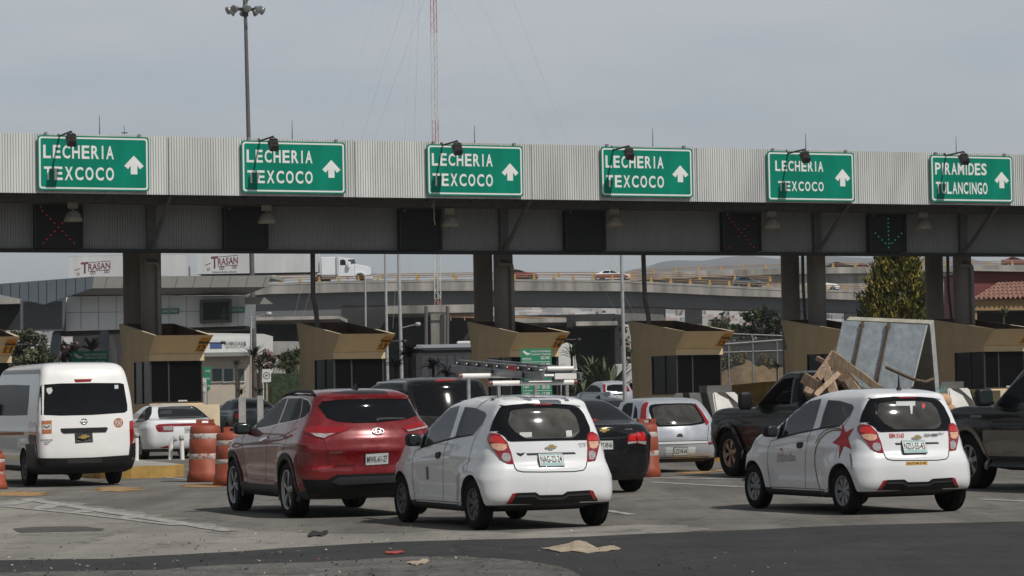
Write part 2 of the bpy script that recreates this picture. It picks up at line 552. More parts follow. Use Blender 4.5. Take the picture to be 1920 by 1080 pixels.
M['concrete_dark'] = mat('concrete_dark', (0.17, 0.165, 0.155), 0.9, var=0.3, scale=0.8, detail=7)
M['bridge_concrete'] = mat('bridge_concrete', (0.33, 0.31, 0.285), 0.9, var=0.6, scale=0.5, detail=8, stretch=(1, 1, 0.14))
M['girder'] = mat('girder', (0.13, 0.135, 0.14), 0.8, var=0.15, scale=0.2)
M['fascia'] = mat('fascia', (0.56, 0.57, 0.56), 0.5, 0.0, var=0.24, scale=0.9, stretch=(1, 1, 0.18), detail=8)
M['clad'] = mat('clad', (0.29, 0.293, 0.295), 0.55, var=0.15, scale=0.6)
M['steel_dark'] = mat('steel_dark', (0.012, 0.012, 0.012), 0.6, var=0.25)
M['steel_mid'] = mat('steel_mid', (0.10, 0.098, 0.095), 0.6, var=0.25)
M['column'] = mat('column', (0.22, 0.20, 0.18), 0.8, var=0.3, scale=1.2, stretch=(1, 1, 0.3))
M['pipe'] = mat('pipe', (0.26, 0.25, 0.23), 0.6, var=0.25)
M['booth'] = mat('booth', (0.62, 0.485, 0.30), 0.85, var=0.15, scale=1.3, stretch=(1, 1, 0.5), detail=8, bump=0.1, bdist=0.01)
M['booth_cream'] = mat('booth_cream', (0.62, 0.52, 0.36), 0.8, var=0.12, scale=1.5)
M['booth_in'] = mat('booth_in', (0.10, 0.055, 0.03), 0.9, var=0.35, scale=2)
M['booth_glass'] = mat('booth_glass', (0.005, 0.005, 0.006), 0.16, var=0.2, spec=0.12)
M['frame_dark'] = mat('frame_dark', (0.03, 0.03, 0.032), 0.5, var=0.2)
M['rust_yellow'] = mat('rust_yellow', (0.60, 0.26, 0.02), 0.75, var=0.5, scale=9, detail=6)
M['sign_green'] = mat('sign_green', (0.0, 0.20, 0.13), 0.5, var=0.2, scale=1.6, spec=0.12, stretch=(1, 1, 0.3), detail=6)
M['sign_white'] = mat('sign_white', (0.72, 0.73, 0.72), 0.5, var=0.06)
M['sign_back'] = mat('sign_back', (0.22, 0.23, 0.23), 0.5, 0.3, var=0.15)
M['led_black'] = mat('led_black', (0.006, 0.007, 0.009), 0.7, var=0.3, scale=12)
M['led_red'] = mat('led_red', (0.5, 0.01, 0.02), 0.4, emit=(1, 0.02, 0.06), es=0.20)
M['led_green'] = mat('led_green', (0.01, 0.4, 0.2), 0.4, emit=(0.02, 1, 0.5), es=0.20)
M['led_dim'] = mat('led_dim', (0.012, 0.05, 0.018), 0.4, emit=(0.05, 0.8, 0.12), es=0.004)
M['lamp_dull'] = mat('lamp_dull', (0.34, 0.31, 0.25), 0.5, var=0.25, scale=5)
M['flood_dark'] = mat('flood_dark', (0.04, 0.037, 0.036), 0.55, var=0.3)
M['barrel'] = mat('barrel', (0.29, 0.062, 0.03), 0.6, var=0.3, scale=4, detail=7)
M['barrel_white'] = worn_paint('barrel_white', (0.50, 0.48, 0.45), (0.30, 0.09, 0.05), (0.42, 0.49))
M['post_grey'] = mat('post_grey', (0.36, 0.36, 0.35), 0.7, var=0.2, scale=5)
M['brick_dust'] = mat('brick_dust', (0.26, 0.19, 0.13), 0.95, var=0.35, scale=0.6, detail=8)
# ------------------------------------------------------------------ ground
def sheet(name, pts, z, m, jitter=0.0, seg=0.35, seed=1, kind='structure'):
 "flat patch of ground from world points; edges broken up when jitter > 0"
 rnd = random.Random(seed)
 out = []
 for i, p in enumerate(pts):
  q = pts[(i + 1) % len(pts)]
  p, q = Vector((p[0], p[1])), Vector((q[0], q[1]))
  n = max(1, int((q - p).length / seg)) if jitter else 1
  n = min(n, 160)
  d = (q - p)
  nn = Vector((-d.y, d.x)).normalized() if d.length else Vector((0, 0))
  for k in range(n):
   t = k / n
   b = p + d * t
   if jitter and 0 < k:
    f = mnoise.noise(Vector((b.x * 1.3, b.y * 1.3, seed * 7.7))) + 0.6 * mnoise.noise(Vector((b.x * 5, b.y * 5, seed * 3.1)))
    b = b + nn * jitter * (f * 1.3 + rnd.uniform(-0.3, 0.3))
   out.append((b.x, b.y, z))
 me = bpy.data.meshes.new(name)
 bm = bmesh.new()
 f = bm.faces.new([bm.verts.new(v) for v in out])
 bmesh.ops.triangulate(bm, faces=[f])
 bmesh.ops.recalc_face_normals(bm, faces=bm.faces)
 for f in bm.faces:
  if f.normal.z < 0: f.normal_flip()
 bm.to_mesh(me); bm.free()
 me.materials.append(M[m])
 o = link(name, me)
 o['kind'] = kind
 return o
g = MB().mat('road')
ys = [-60, 0, 20, 40, 60, 74, 82, 90, 98, 106, 114, 124, 150, 200, 300, 400, 700, 1200, 2500, 5000, 9000]
xs = [-6000, -1500, -400, -150, -60, -20, 0, 20, 60, 150, 400, 1500, 6000]
for y in ys:
 for x in xs:
  g.v.append(Vector((x, y, ground_z(x, y))))
for j in range(len(ys) - 1):
 for i in range(len(xs) - 1):
  a = j * len(xs) + i
  g.f.append([a, a + 1, a + len(xs) + 1, a + len(xs)]); g.m.append(0); g.smooth.append(True)
structure(g.build('ground'), 'grey road surface of the toll plaza')
G = lambda pts: [gnd(*p) for p in pts]
ap = G([(-160, 958), (60, 934), (160, 946), (300, 968), (440, 990), (560, 1000), (700, 1002), (820, 996), (960, 1000), (1080, 992), (1200, 984), (1290, 986), (1330, 994), (1200, 1012), (900, 1050), (-160, 1085)])
sheet('concrete_apron', ap, 0.004, 'apron', 0.22, seed=3)
asp = G([(-140, 1056), (0, 1052), (200, 1049), (450, 1035), (600, 1025), (750, 1017), (950, 1012), (1085, 1008), (1260, 1000), (1360, 996), (1560, 987), (1910, 979), (2120, 974)])
asp += [Vector((34, 40, 0)), Vector((34, 4, 0)), Vector((-14, 4, 0)), Vector((-14, 19, 0))]
sheet('asphalt_strip', asp, 0.008, 'asphalt', 0.06, seed=5)
wr = G([(-60, 1078), (120, 1073), (300, 1071), (420, 1061), (620, 1055), (760, 1046), (860, 1044), (960, 1052), (1035, 1062), (1070, 1072), (1085, 1090)]) + [Vector((-1.0, 16, 0)), Vector((-6, 16, 0))]
sheet('worn_verge', wr, 0.012, 'worn', 0.05, seg=0.12, seed=8)
sheet('road_patch', G([(24, 992), (60, 989), (150, 988), (194, 992), (190, 996), (110, 998), (40, 1000)]), 0.008, 'patch_dark', 0.04, seg=0.15, seed=2)
bk_ = MB().mat('unseen_bank')  # bank added outside the view to darken reflections in the car sides
bk_.sm = True
NB = 64
for j, (r, h) in enumerate([(62, 0.0), (68, 3.0), (76, 8.0), (88, 13.0), (104, 15.0), (130, 12.0)]):
 for i in range(NB + 1):
  a = R(142) + R(256) * i / NB
  q = Vector((r * math.cos(a), 40 + r * math.sin(a), 0))
  bk_.v.append(Vector((q.x, q.y, max(0, h * (1 + 0.25 * mnoise.noise(q * 0.05)) - 0.02 if j else -0.05))))
for j in range(5):
 for i in range(NB):
  a = j * (NB + 1) + i
  bk_.f.append([a, a + 1, a + NB + 2, a + NB + 1]); bk_.m.append(0); bk_.smooth.append(True)
structure(bk_.build('unseen_dark_bank'))
def stroke(name, a, b, w0, w1, m, z=0.012, jit=0.012, seed=1):
 A, B = gnd(*a), gnd(*b)
 d = (B - A).normalized(); n = Vector((-d.y, d.x, 0))
 return sheet(name, [A - n * w0 / 2, B - n * w1 / 2, B + n * w1 / 2, A + n * w0 / 2], z, m, jit, seg=0.2, seed=seed)
stroke('white_line', (44, 936), (432, 997), 0.26, 0.22, 'line_white', seed=11)
stroke('white_line', (-40, 946), (150, 964), 0.16, 0.16, 'line_white', seed=12)
stroke('white_line', (150, 964), (330, 986), 0.16, 0.14, 'line_white', seed=13)
for q, (a, b) in enumerate([((78, 955), (108, 944)), ((150, 962), (182, 954)), ((232, 973), (262, 966)), ((10, 948), (62, 938))]):
 stroke('white_hatch', a, b, 0.30, 0.30, 'line_white', z=0.010, seed=20 + q)
stroke('white_dash', (1137, 958), (1186, 966), 0.16, 0.14, 'line_white', z=0.008, seed=31)
stroke('white_line', (1218, 904), (1400, 914), 0.22, 0.22, 'line_white', z=0.006, seed=32)
stroke('white_line', (1215, 896), (1400, 899), 0.30, 0.30, 'line_white', z=0.006, seed=33)
stroke('white_line', (1835, 936), (2000, 944), 0.2, 0.2, 'line_white', z=0.006, seed=34)
stroke('white_line', (232, 888), (360, 900), 0.12, 0.12, 'line_white', z=0.006, seed=35)
for q, (cx, cy, rx, ry) in enumerate([(216, 918, 46, 4.5), (38, 926, 50, 5), (382, 911, 36, 3.4), (1300, 886, 34, 2.5), (1362, 882, 20, 2)]):
 pts = [gnd(cx + rx * math.cos(R(20 * i)), cy + ry * math.sin(R(20 * i))) for i in range(18)]
 sheet('yellow_mark', pts, 0.006, 'line_yellow', 0.35, seg=0.12, seed=40 + q)
# ------------------------------------------------------------------ far hills and the town on the slope
M['hill_far'] = mat('hill_far', (0.115, 0.125, 0.13), 1.0, var=0.25, scale=0.004, detail=8)
M['hill_near'] = mat('hill_near', (0.13, 0.125, 0.11), 1.0, var=0.35, scale=0.02, detail=8)
def ridge(name, pts, Y, depth, m, rough=6, seed=1):
 "hill whose skyline passes the given points at distance Y"
 b = MB().mat(m); b.sm = True
 top = [at(x, y, Y) for x, y in pts]
 fine = []
 for p, q in zip(top[:-1], top[1:]):
  n = 14
  for k in range(n):
   fine.append(p.lerp(q, k / n))
 fine.append(top[-1])
 rows = []
 for t in (0, 0.25, 0.5, 0.75, 1.0, 1.6):
  row = []
  for i, p in enumerate(fine):
   h = p.z * (1 - (1 - t) ** 1.5) if t <= 1 else p.z * 0.7
   h += rough * mnoise.noise(Vector((p.x * 0.012, t * 3.1, seed))) * (0.4 if t == 1 else 1)
   row.append(len(b.v))
   b.v.append(Vector((p.x, p.y - depth * (1 - t), max(-2, h))))
  rows.append(row)
 for a, c in zip(rows[:-1], rows[1:]):
  for i in range(len(a) - 1):
   b.f.append([a[i], a[i + 1], c[i + 1], c[i]]); b.m.append(0); b.smooth.append(True)
 return structure(b.build(name))
ridge('far_hills', [(-500, 560), (200, 545), (700, 540), (1000, 545), (1130, 527), (1190, 506), (1240, 493), (1300, 486), (1370, 483), (1450, 484), (1560, 480), (1640, 487), (1760, 478), (1840, 494), (1900, 505), (2000, 500), (2400, 520)], 5200, 1500, 'hill_far', 22)
ridge('town_slope', [(-400, 596), (0, 602), (300, 598), (620, 590), (860, 584), (960, 578), (1060, 572), (1180, 570), (1300, 574), (1420, 566), (1700, 560), (2300, 570)], 2100, 900, 'hill_near', 4, seed=4)
for i, c in enumerate([(0.50, 0.48, 0.46), (0.38, 0.36, 0.35), (0.46, 0.33, 0.29), (0.60, 0.59, 0.58), (0.30, 0.31, 0.33)]):
 M['house%d' % i] = mat('town_wall_%d' % i, c, 0.9, var=0.15, scale=0.05)
M['house_roof'] = mat('town_roof', (0.33, 0.32, 0.31), 0.9, var=0.2, scale=0.05)
tb = MB()
rnd = random.Random(5)
TS = [(-400, 596), (0, 602), (300, 598), (620, 590), (860, 584), (960, 578), (1060, 572), (1180, 570), (1300, 574), (1420, 566), (1700, 560), (2300, 570)]
for q in range(3000):
 px_ = rnd.uniform(-60, 1980)
 t = 1 - rnd.random() ** 1.3 * 0.85
 for (xa_, ya_), (xb_, yb_) in zip(TS[:-1], TS[1:]):
  if xa_ <= px_ <= xb_: top = at(px_, ya_ + (yb_ - ya_) * (px_ - xa_) / (xb_ - xa_), 2100)
 p = Vector((top.x, 2100 - 900 * (1 - t), top.z * (1 - (1 - t) ** 1.5) + 3))
 w, h, d = rnd.uniform(5, 13), rnd.uniform(4, 9), rnd.uniform(6, 12)
 tb.mat('house%d' % rnd.randrange(5))
 tb.box((p.x - w / 2, p.y - d / 2, p.z - 12), (p.x + w / 2, p.y + d / 2, p.z + h * 0.4))
 if rnd.random() < 0.5:
  tb.mat('led_black')
  for k in range(rnd.randrange(1, 4)):
   wx = p.x + rnd.uniform(-w / 2 + 1, w / 2 - 1)
   tb.box((wx - 0.6, p.y - d / 2 - 0.05, p.z - 1.6), (wx + 0.6, p.y - d / 2 + 0.1, p.z - 0.2))
tag(tb.build('hillside_town'), 'pale houses crowded over the distant slope', 'town', kind='stuff')
# ------------------------------------------------------------------ toll canopy
Z_F0, Z_F1 = 8.085, 9.935        # front fascia
Z_B0, Z_B1 = 6.425, 7.83         # ribbed beam behind it
U0, U1 = -44.0, 58.0
Zv = Vector((0, 0, 1))
gantry = thing('toll_canopy', 'long grey canopy over the toll lanes with ribbed pale front above dark beam', 'canopy', gw(15, 4, 0))
def ribbed(u0, u1, v, z0, z1, pitch, depth, m, name, parent):
 b = MB().mat(m)
 n = int((u1 - u0) / pitch)
 prof = []
 for i in range(n):
  u = u0 + i * pitch
  prof += [(u, 0), (u + pitch * 0.42, 0), (u + pitch * 0.5, depth), (u + pitch * 0.92, depth)]
 prof.append((u1, 0))
 vs_ = []
 for u, d in prof:
  vs_.append(gw(u, v + d, z0)); vs_.append(gw(u, v + d, z1))
 b.add(vs_, [(2 * i, 2 * i + 2, 2 * i + 3, 2 * i + 1) for i in range(len(prof) - 1)])
 return b.build(name, None, parent)
fas = ribbed(U0, U1, 0.0, Z_F0, Z_F1, 0.085, 0.03, 'fascia', 'front_cladding', gantry)
for u in (-2, 4.1, 10.3, 16.5, 22.6, 28.9, 35.1):
 b = MB().mat('galv'); b.gbox(u - 0.015, u + 0.015, -0.006, 0.0, Z_F0 + 0.01, Z_F1 - 0.01); b.build('cladding_joint', None, fas)
b = MB().mat('fascia')
b.gbox(U0, U1, 0.04, 12.0, Z_F1 - 0.08, Z_F1)                 # roof
b.gbox(U0, U1, 11.96, 12.02, Z_F0, Z_F1 - 0.082)              # rear edge
b.build('roof_sheet', None, gantry)
b = MB().mat('steel_dark')
b.gbox(U0, U1, 0.045, 11.95, Z_F0 + 0.14, Z_F0 + 0.18)        # soffit
b.gbox(U0, U1, 0.045, 0.20, Z_F0 - 0.03, Z_F0 + 0.138)        # edge angle
b.build('soffit', None, gantry)
for v in (1.2, 2.2):
 b = MB().mat('steel_mid'); b.gbox(U0, U1, v - 0.05, v + 0.05, Z_F0 - 0.16, Z_F0 + 0.138); b.build('purlin', None, gantry)
for i in range(65):
 u = U0 + 0.8 + i * 1.567
 b = MB().mat('steel_mid'); b.gbox(u - 0.04, u + 0.04, 0.21, 2.95, Z_F0 - 0.02, Z_F0 + 0.136); b.build('rafter', None, gantry)
beam = ribbed(U0, U1, 3.0, Z_B0 + 0.12, Z_B1 + 0.30, 0.085, 0.025, 'clad', 'beam_cladding', gantry)
b = MB().mat('steel_dark')
b.gbox(U0, U1, 2.90, 3.20, Z_B0, Z_B0 + 0.118)
b.build('beam_flange', None, gantry)
COLS = [(283, 250), (944, 906), (1531, 1482), (1805, 1752)]
fronts = [gu(gp(a, 540, 5.2))[0] for a, _ in COLS]
backs = [gu(gp(c, 540, 6.95))[0] for _, c in COLS]
up_of = lambda uf: gu(gp(COLS[fronts.index(uf)][0], 430, 2.9))[0]
for uf, ub in zip(fronts, backs):
 for u, v in ((uf, 5.2), (ub, 6.95)):
  b = MB().mat('column')
  b.lathe([(0.345, 0.0), (0.345, Z_F0 + 0.13)], gw(u, v, 0), n=24, ax=(GU, GV, Zv))
  b.build('column', None, gantry)
 b = MB().mat('steel_mid')
 up_ = up_of(uf)
 b.gbox(up_ - 0.14, up_ + 0.14, 2.82, 2.99, Z_B0 + 0.121, Z_F0 + 0.13)
 b.build('beam_post', None, gantry)
 b = MB().mat('steel_mid')
 b.tube(gw(up_ + 0.02, 2.84, Z_B0 + 0.15), gw(up_ + 0.05, 0.55, Z_F0 + 0.05), 0.075, n=8)
 b.build('strut', None, gantry)
for uf in (fronts[0], fronts[1], fronts[3]):
 b = MB().mat('pipe')
 p = [gw(uf - 0.30, 4.78, Z_B0 - 0.22), gw(uf + 0.12, 4.76, Z_B0 - 0.24), gw(uf + 0.16, 4.77, Z_B0 - 0.42), gw(uf + 0.16, 4.77, 2.6)]
 b.path(p, 0.075, 12)
 b.tube(gw(uf + 0.16, 4.77, 4.9), gw(uf + 0.16, 4.77, 4.96), 0.095, n=12)
 b.build('drain_pipe', None, gantry)
for pts in ([(586, 440), (587, 555), (592, 578), (596, 620)], [(1205, 440), (1209, 560), (1215, 590), (1217, 606)]):
 b = MB().mat('steel_mid')
 b.path([gp(x, y, 4.6) for x, y in pts], 0.085, 10)
 b.build('cable_pipe', None, gantry)
b = MB().mat('steel_mid'); b.path([gp(x, y, 6.0) for x, y in [(1504, 440), (1506, 540), (1510, 600)]], 0.06, 8); b.build('cable_pipe', None, gantry)
b = MB().mat('steel_mid'); b.path([gp(x, y, 6.0) for x, y in [(1776, 440), (1778, 540), (1785, 606)]], 0.06, 8); b.build('cable_pipe', None, gantry)
for x, y0, y1 in ((187, 216, 258), (548, 226, 264), (890, 235, 272), (1224, 241, 278), (1511, 250, 286), (1793, 256, 292)):
 b = MB().mat('flood_dark'); b.tube(gp(x, y1, 0.6), gp(x - 0.5, y0, 0.6), 0.018, 0.008, 6); b.build('lightning_rod', None, gantry)
b = MB().mat('flood_dark'); b.tube(gp(233, 252, 0.8), gp(233, 236, 0.8), 0.012, 0.008, 6); b.tube(gp(228, 249, 0.8), gp(239, 249, 0.8), 0.02, 0.02, 6); b.build('vent_stub', None, gantry)
# ------------------------------------------------------------------ direction signs on the front
SIGNS = [((70, 253), (279, 258), (70, 356), 'LECHERIA', 'TEXCOCO', 'leftmost'), ((452, 263), (647, 267), (452, 361), 'LECHERIA', 'TEXCOCO', 'second'),
         ((800, 270), (980, 273), (800, 366), 'LECHERIA', 'TEXCOCO', 'third'), ((1126, 275), (1298, 279), (1126, 368), 'LECHERIA', 'TEXCOCO', 'fourth'),
         ((1438, 283), (1601, 287), (1438, 376), 'LECHERIA', 'TEXCOCO', 'fifth'), ((1744, 290), (1898, 293), (1744, 378), 'PIRAMIDES', 'TULANCINGO', 'last')]
WHERE = ['green Lecheria Texcoco sign above the red cross signal at far left', 'green Lecheria Texcoco sign below the tall floodlight mast',
         'green Lecheria Texcoco sign below the red and white radio mast', 'green Lecheria Texcoco sign fourth from the left above a blank signal',
         'green Lecheria Texcoco sign with smaller lettering, fifth along the canopy', 'green Piramides Tulancingo sign at the right end of the canopy']
FLW = ['dark floodlight over the leftmost green sign', 'dark floodlight over the green sign under the floodlight mast', 'dark floodlight over the green sign under the radio mast',
       'dark floodlight over the fourth green sign from the left', 'dark floodlight over the small-lettered Lecheria sign', 'dark floodlight over the Piramides Tulancingo sign']
def rrect(u0, u1, z0, z1, r, v, n=5):
 P = []
 for cx, cz, a0 in ((u1 - r, z0 + r, -90), (u1 - r, z1 - r, 0), (u0 + r, z1 - r, 90), (u0 + r, z0 + r, 180)):
  for k in range(n + 1):
   a = R(a0 + 90 * k / n)
   P.append(gw(cx + r * math.cos(a), v, cz + r * math.sin(a)))
 return P
FLOODS = [(134, 262), (513, 271), (858, 279), (1180, 288), (1510, 294), (1808, 298)]
for i, (tl, tr, bl, w1, w2, _) in enumerate(SIGNS):
 ua, _, z1 = gu(gp(*tl, -0.1)); ub = gu(gp(*tr, -0.1))[0]; z0 = gu(gp(*bl, -0.1))[2]
 w, h = ub - ua, z1 - z0
 s = thing('direction_sign', WHERE[i], 'sign', gw((ua + ub) / 2, -0.1, z0), GA, 'green lane signs on the canopy')
 b = MB().mat('sign_back')
 for uu in (ua + w * 0.08, ub - w * 0.08):
  b.gbox(uu - 0.04, uu + 0.04, -0.07, 0.05, z0 - 0.02, z1 + 0.10)
 b.gbox(ua + 0.02, ub - 0.02, -0.075, -0.07, z0 + 0.02, z1 - 0.02)
 b.build('sign_bracket', None, s)
 b = MB().mat('sign_green'); b.prism(rrect(ua, ub, z0, z1, 0.10, -0.10), GV * 0.022); b.build('sign_panel', None, s)
 o_, i_ = rrect(ua + 0.045, ub - 0.045, z0 + 0.045, z1 - 0.045, 0.085, -0.103), rrect(ua + 0.095, ub - 0.095, z0 + 0.095, z1 - 0.095, 0.055, -0.103)
 b = MB().mat('sign_white')
 n = len(o_)
 b.add(o_ + i_, [(k, (k + 1) % n, n + (k + 1) % n, n + k) for k in range(n)])
 b.build('sign_border', None, s)
 rows = [(0.05, 0.68, 0.175, 0.42), (0.055, 0.68, 0.57, 0.815)] if i < 4 else [(0.09, 0.64, 0.19, 0.40), (0.12, 0.64, 0.605, 0.80)] if i == 4 else [(0.055, 0.68, 0.165, 0.42), (0.06, 0.685, 0.575, 0.83)]
 for (fx0, fx1, fy0, fy1), wd in zip(rows, (w1, w2)):
  b = MB().mat('sign_white')
  n = len(wd)
  adv = {'I': 0.45, 'M': 1.15, 'N': 1.02}
  tot = sum(adv.get(ch, 1.0) for ch in wd)
  gap = 0.26 if len(wd) < 9 else 0.17
  unit = (fx1 - fx0) * w / (tot + gap * (n - 1))
  u = ua + fx0 * w
  for ch in wd:
   cw = adv.get(ch, 1.0) * unit
   if ch == 'I':
    b.add([gw(u + cw * 0.28, -0.104, z1 - fy1 * h), gw(u + cw * 0.75, -0.104, z1 - fy1 * h), gw(u + cw * 0.75, -0.104, z1 - fy0 * h), gw(u + cw * 0.28, -0.104, z1 - fy0 * h)], [(0, 1, 2, 3)])
   else:
    lettering(b, ch, gw(u, -0.104, z1 - fy1 * h), GU, Zv, cw, (fy1 - fy0) * h, None, 0.023)
   u += cw + gap * unit
  b.build('sign_lettering', None, s)
 cx, ay0, ay1, hw = 0.862, 0.345 if i < 4 else 0.335, 0.69, 0.088
 q = lambda fx, fy: gw(ua + fx * w, -0.104, z1 - fy * h)
 ah = ay0 + 0.19
 b = MB().mat('sign_white')
 b.add([q(cx, ay0), q(cx + hw, ah), q(cx + hw * 0.62, ah + 0.06), q(cx + hw * 0.34, ah - 0.005), q(cx + hw * 0.34, ay1), q(cx - hw * 0.34, ay1), q(cx - hw * 0.34, ah - 0.005), q(cx - hw * 0.62, ah + 0.06), q(cx - hw, ah)],
          [(0, 3, 1), (1, 3, 2), (0, 6, 3), (0, 8, 6), (8, 7, 6), (3, 6, 5, 4)])
 b.build('sign_arrow', None, s)
 fx, fy = FLOODS[i]
 fl = thing('floodlight', FLW[i], 'floodlight', gp(fx, fy, -1.05), GA, 'floodlights over the green signs')
 c = gp(fx, fy, -1.05)
 top = c + Zv * 0.22
 uc_ = gu(c)[0]
 b = MB().mat('flood_dark'); b.path([gw(uc_ - 0.16, 0.02, Z_F1 - 0.02), gw(uc_ - 0.16, -0.12, c.z + 0.20), gw(uc_, -1.02, c.z + 0.26), top], 0.03, 8); b.build('arm', None, fl)
 b = MB().mat('flood_dark')
 b.path([c + GU * -0.15 + Zv * 0.02, c + GU * -0.13 + Zv * 0.17, top, c + GU * 0.13 + Zv * 0.17, c + GU * 0.15 + Zv * 0.02], 0.016, 6)
 b.build('yoke', None, fl)
 b = MB().mat('flood_dark')
 tz = (GV * 0.8 - Zv * 0.6).normalized(); ty = GU.cross(tz)
 b.hexa([c + GU * x * 0.12 + ty * y * 0.15 - tz * 0.10 for x, y in ((-1, -1), (1, -1), (1, 1), (-1, 1))] + [c + GU * x * 0.145 + ty * y * 0.20 + tz * 0.10 for x, y in ((-1, -1), (1, -1), (1, 1), (-1, 1))])
 for k in range(5):
  oo = c - tz * 0.12 + ty * (-0.12 + 0.06 * k)
  b.box((-0.11, -0.008, -0.02), (0.11, 0.008, 0.02), (GU, ty, tz), oo)
 b.build('housing', None, fl)
 b = MB().mat('chrome'); b.box((-0.13, -0.17, 0.102), (0.13, 0.17, 0.106), (GU, ty, tz), c); b.build('lens', None, fl)
# ------------------------------------------------------------------ lane signals
SIG = [(66, 153, 'x', 'black lane signal with a lit red cross below the leftmost green sign'), (421, 501, '', 'blank black lane signal beside the second pendant lamp'),
       (750, 826, '', 'blank black lane signal with a frayed cord hanging in front'), (1061, 1133, '', 'blank black lane signal under the fourth green sign'),
       (1356, 1424, 'x2', 'black lane signal with a faint red cross under the fifth green sign'), (1631, 1696, 'v', 'black lane signal with a lit green downward arrow')]
for a, c, what, lab in SIG:
 u0, u1 = gu(gp(a, 430, 2.7))[0], gu(gp(c, 430, 2.7))[0]
 s = thing('lane_signal', lab, 'lane signal', gw((u0 + u1) / 2, 2.7, Z_B0 + 0.125), GA, 'lane signals on the dark beam')
 z0, z1 = Z_B0 + 0.13, Z_F0 - 0.17
 b = MB().mat('led_black'); b.gbox(u0, u1, 2.70, 2.98, z0, z1); b.build('signal_box', None, s)
 b = MB().mat('frame_dark')
 b.gbox(u0 - 0.03, u1 + 0.03, 2.56, 2.699, z1, z1 + 0.03)
 for uu in (u0 - 0.03, u1 + 0.005): b.gbox(uu, uu + 0.025, 2.60, 2.699, z0, z1)
 b.build('visor', None, s)
 w = u1 - u0
 cu_, cz_ = (u0 + u1) / 2, (z0 + z1) / 2 - 0.02
 dots = []
 if what.startswith('x'):
  n = 4
  for k in range(-n, n + 1):
   for sg in (1, -1):
    if k == 0 and sg < 0: continue
    if what == 'x2' and sg < 0 and k in (-2, -3, 3): continue
    if what == 'x' and sg < 0 and k in (3, 4, 2): continue
    dots.append((cu_ + w * 0.084 * k, cz_ - 0.128 * k * sg))
  m, r = 'led_red', (0.022 if what == 'x' else 0.017)
 elif what == 'v':
  for k in range(8): dots.append((cu_ + w * 0.03, cz_ + 0.55 - 0.15 * k))
  for k in range(1, 5):
   for sg in (-1, 1): dots.append((cu_ + w * 0.03 + sg * w * 0.095 * k, cz_ - 0.5 + 0.12 * k + 0.04))
  m, r = 'led_green', 0.021
 for du, dz in dots:
  pass
 if dots:
  for du, dz in dots:
   b = MB().mat(m); b.lathe([(0.001, -0.03), (r * 0.8, -0.022), (r, 0.0)], gw(du, 2.70, dz), n=10, ax=(GU, Zv, GV)); b.build('signal_lamp', None, s)
 b = MB().mat('pipe'); b.tube(gw(u0 + w * 0.12, 2.66, z1 - 0.05), gw(u0 + w * 0.12, 2.72, z1 - 0.05), 0.035, n=8); b.build('sensor', None, s)
# ------------------------------------------------------------------ pendant lamps under the canopy
PLAB = ['bell lamp in front of the red cross signal at far left', 'bell lamp at the right edge of the second lane signal', 'bell lamp right of the hanging cord',
  'bell lamp right of the blank signal under the fourth sign', 'bell lamp right of the faint red cross signal', 'bell lamp right of the green arrow signal']
for (px_, py_), lab in zip([(137, 404), (500, 408), (844, 414), (1152, 414), (1447, 418), (1731, 420)], PLAB):
 c = gp(px_, py_, 1.7)
 t = thing('pendant_lamp', 'dull beige ' + lab, 'lamp', c, 0, 'bell lamps under the canopy')
 b = MB().mat('lamp_dull'); b.lathe([(0.09, 0.16), (0.15, 0.13), (0.22, 0.04), (0.275, -0.08), (0.30, -0.19), (0.285, -0.19), (0.20, 0.03), (0.08, 0.13)], c, n=26); b.build('shade', None, t)
 b = MB().mat('lamp_dull'); b.box((c.x - 0.16, c.y - 0.11, c.z + 0.22), (c.x + 0.16, c.y + 0.11, c.z + 0.42)); b.tube((c.x, c.y, c.z + 0.14), (c.x, c.y, c.z + 0.22), 0.05); b.build('ballast_box', None, t, bevel=0.02)
 b = MB().mat('steel_mid'); b.tube((c.x, c.y, c.z + 0.42), (c.x, c.y, Z_F0 + 0.13), 0.025); b.build('hanger', None, t)
b = MB().mat('lamp_dull')
b.path([gp(x, y, 1.0) for x, y in [(813, 376), (812, 384), (814, 395), (814, 412), (816, 422)]], 0.022, 6)
for dx in (-0.05, 0.04): b.path([gp(813, 382, 1.0), gp(813, 388, 1.0) + GU * dx * 1.6], 0.018, 6)
tag(b.build('hanging_cord'), 'frayed pale cord hanging from the canopy in front of a blank signal', 'cord')
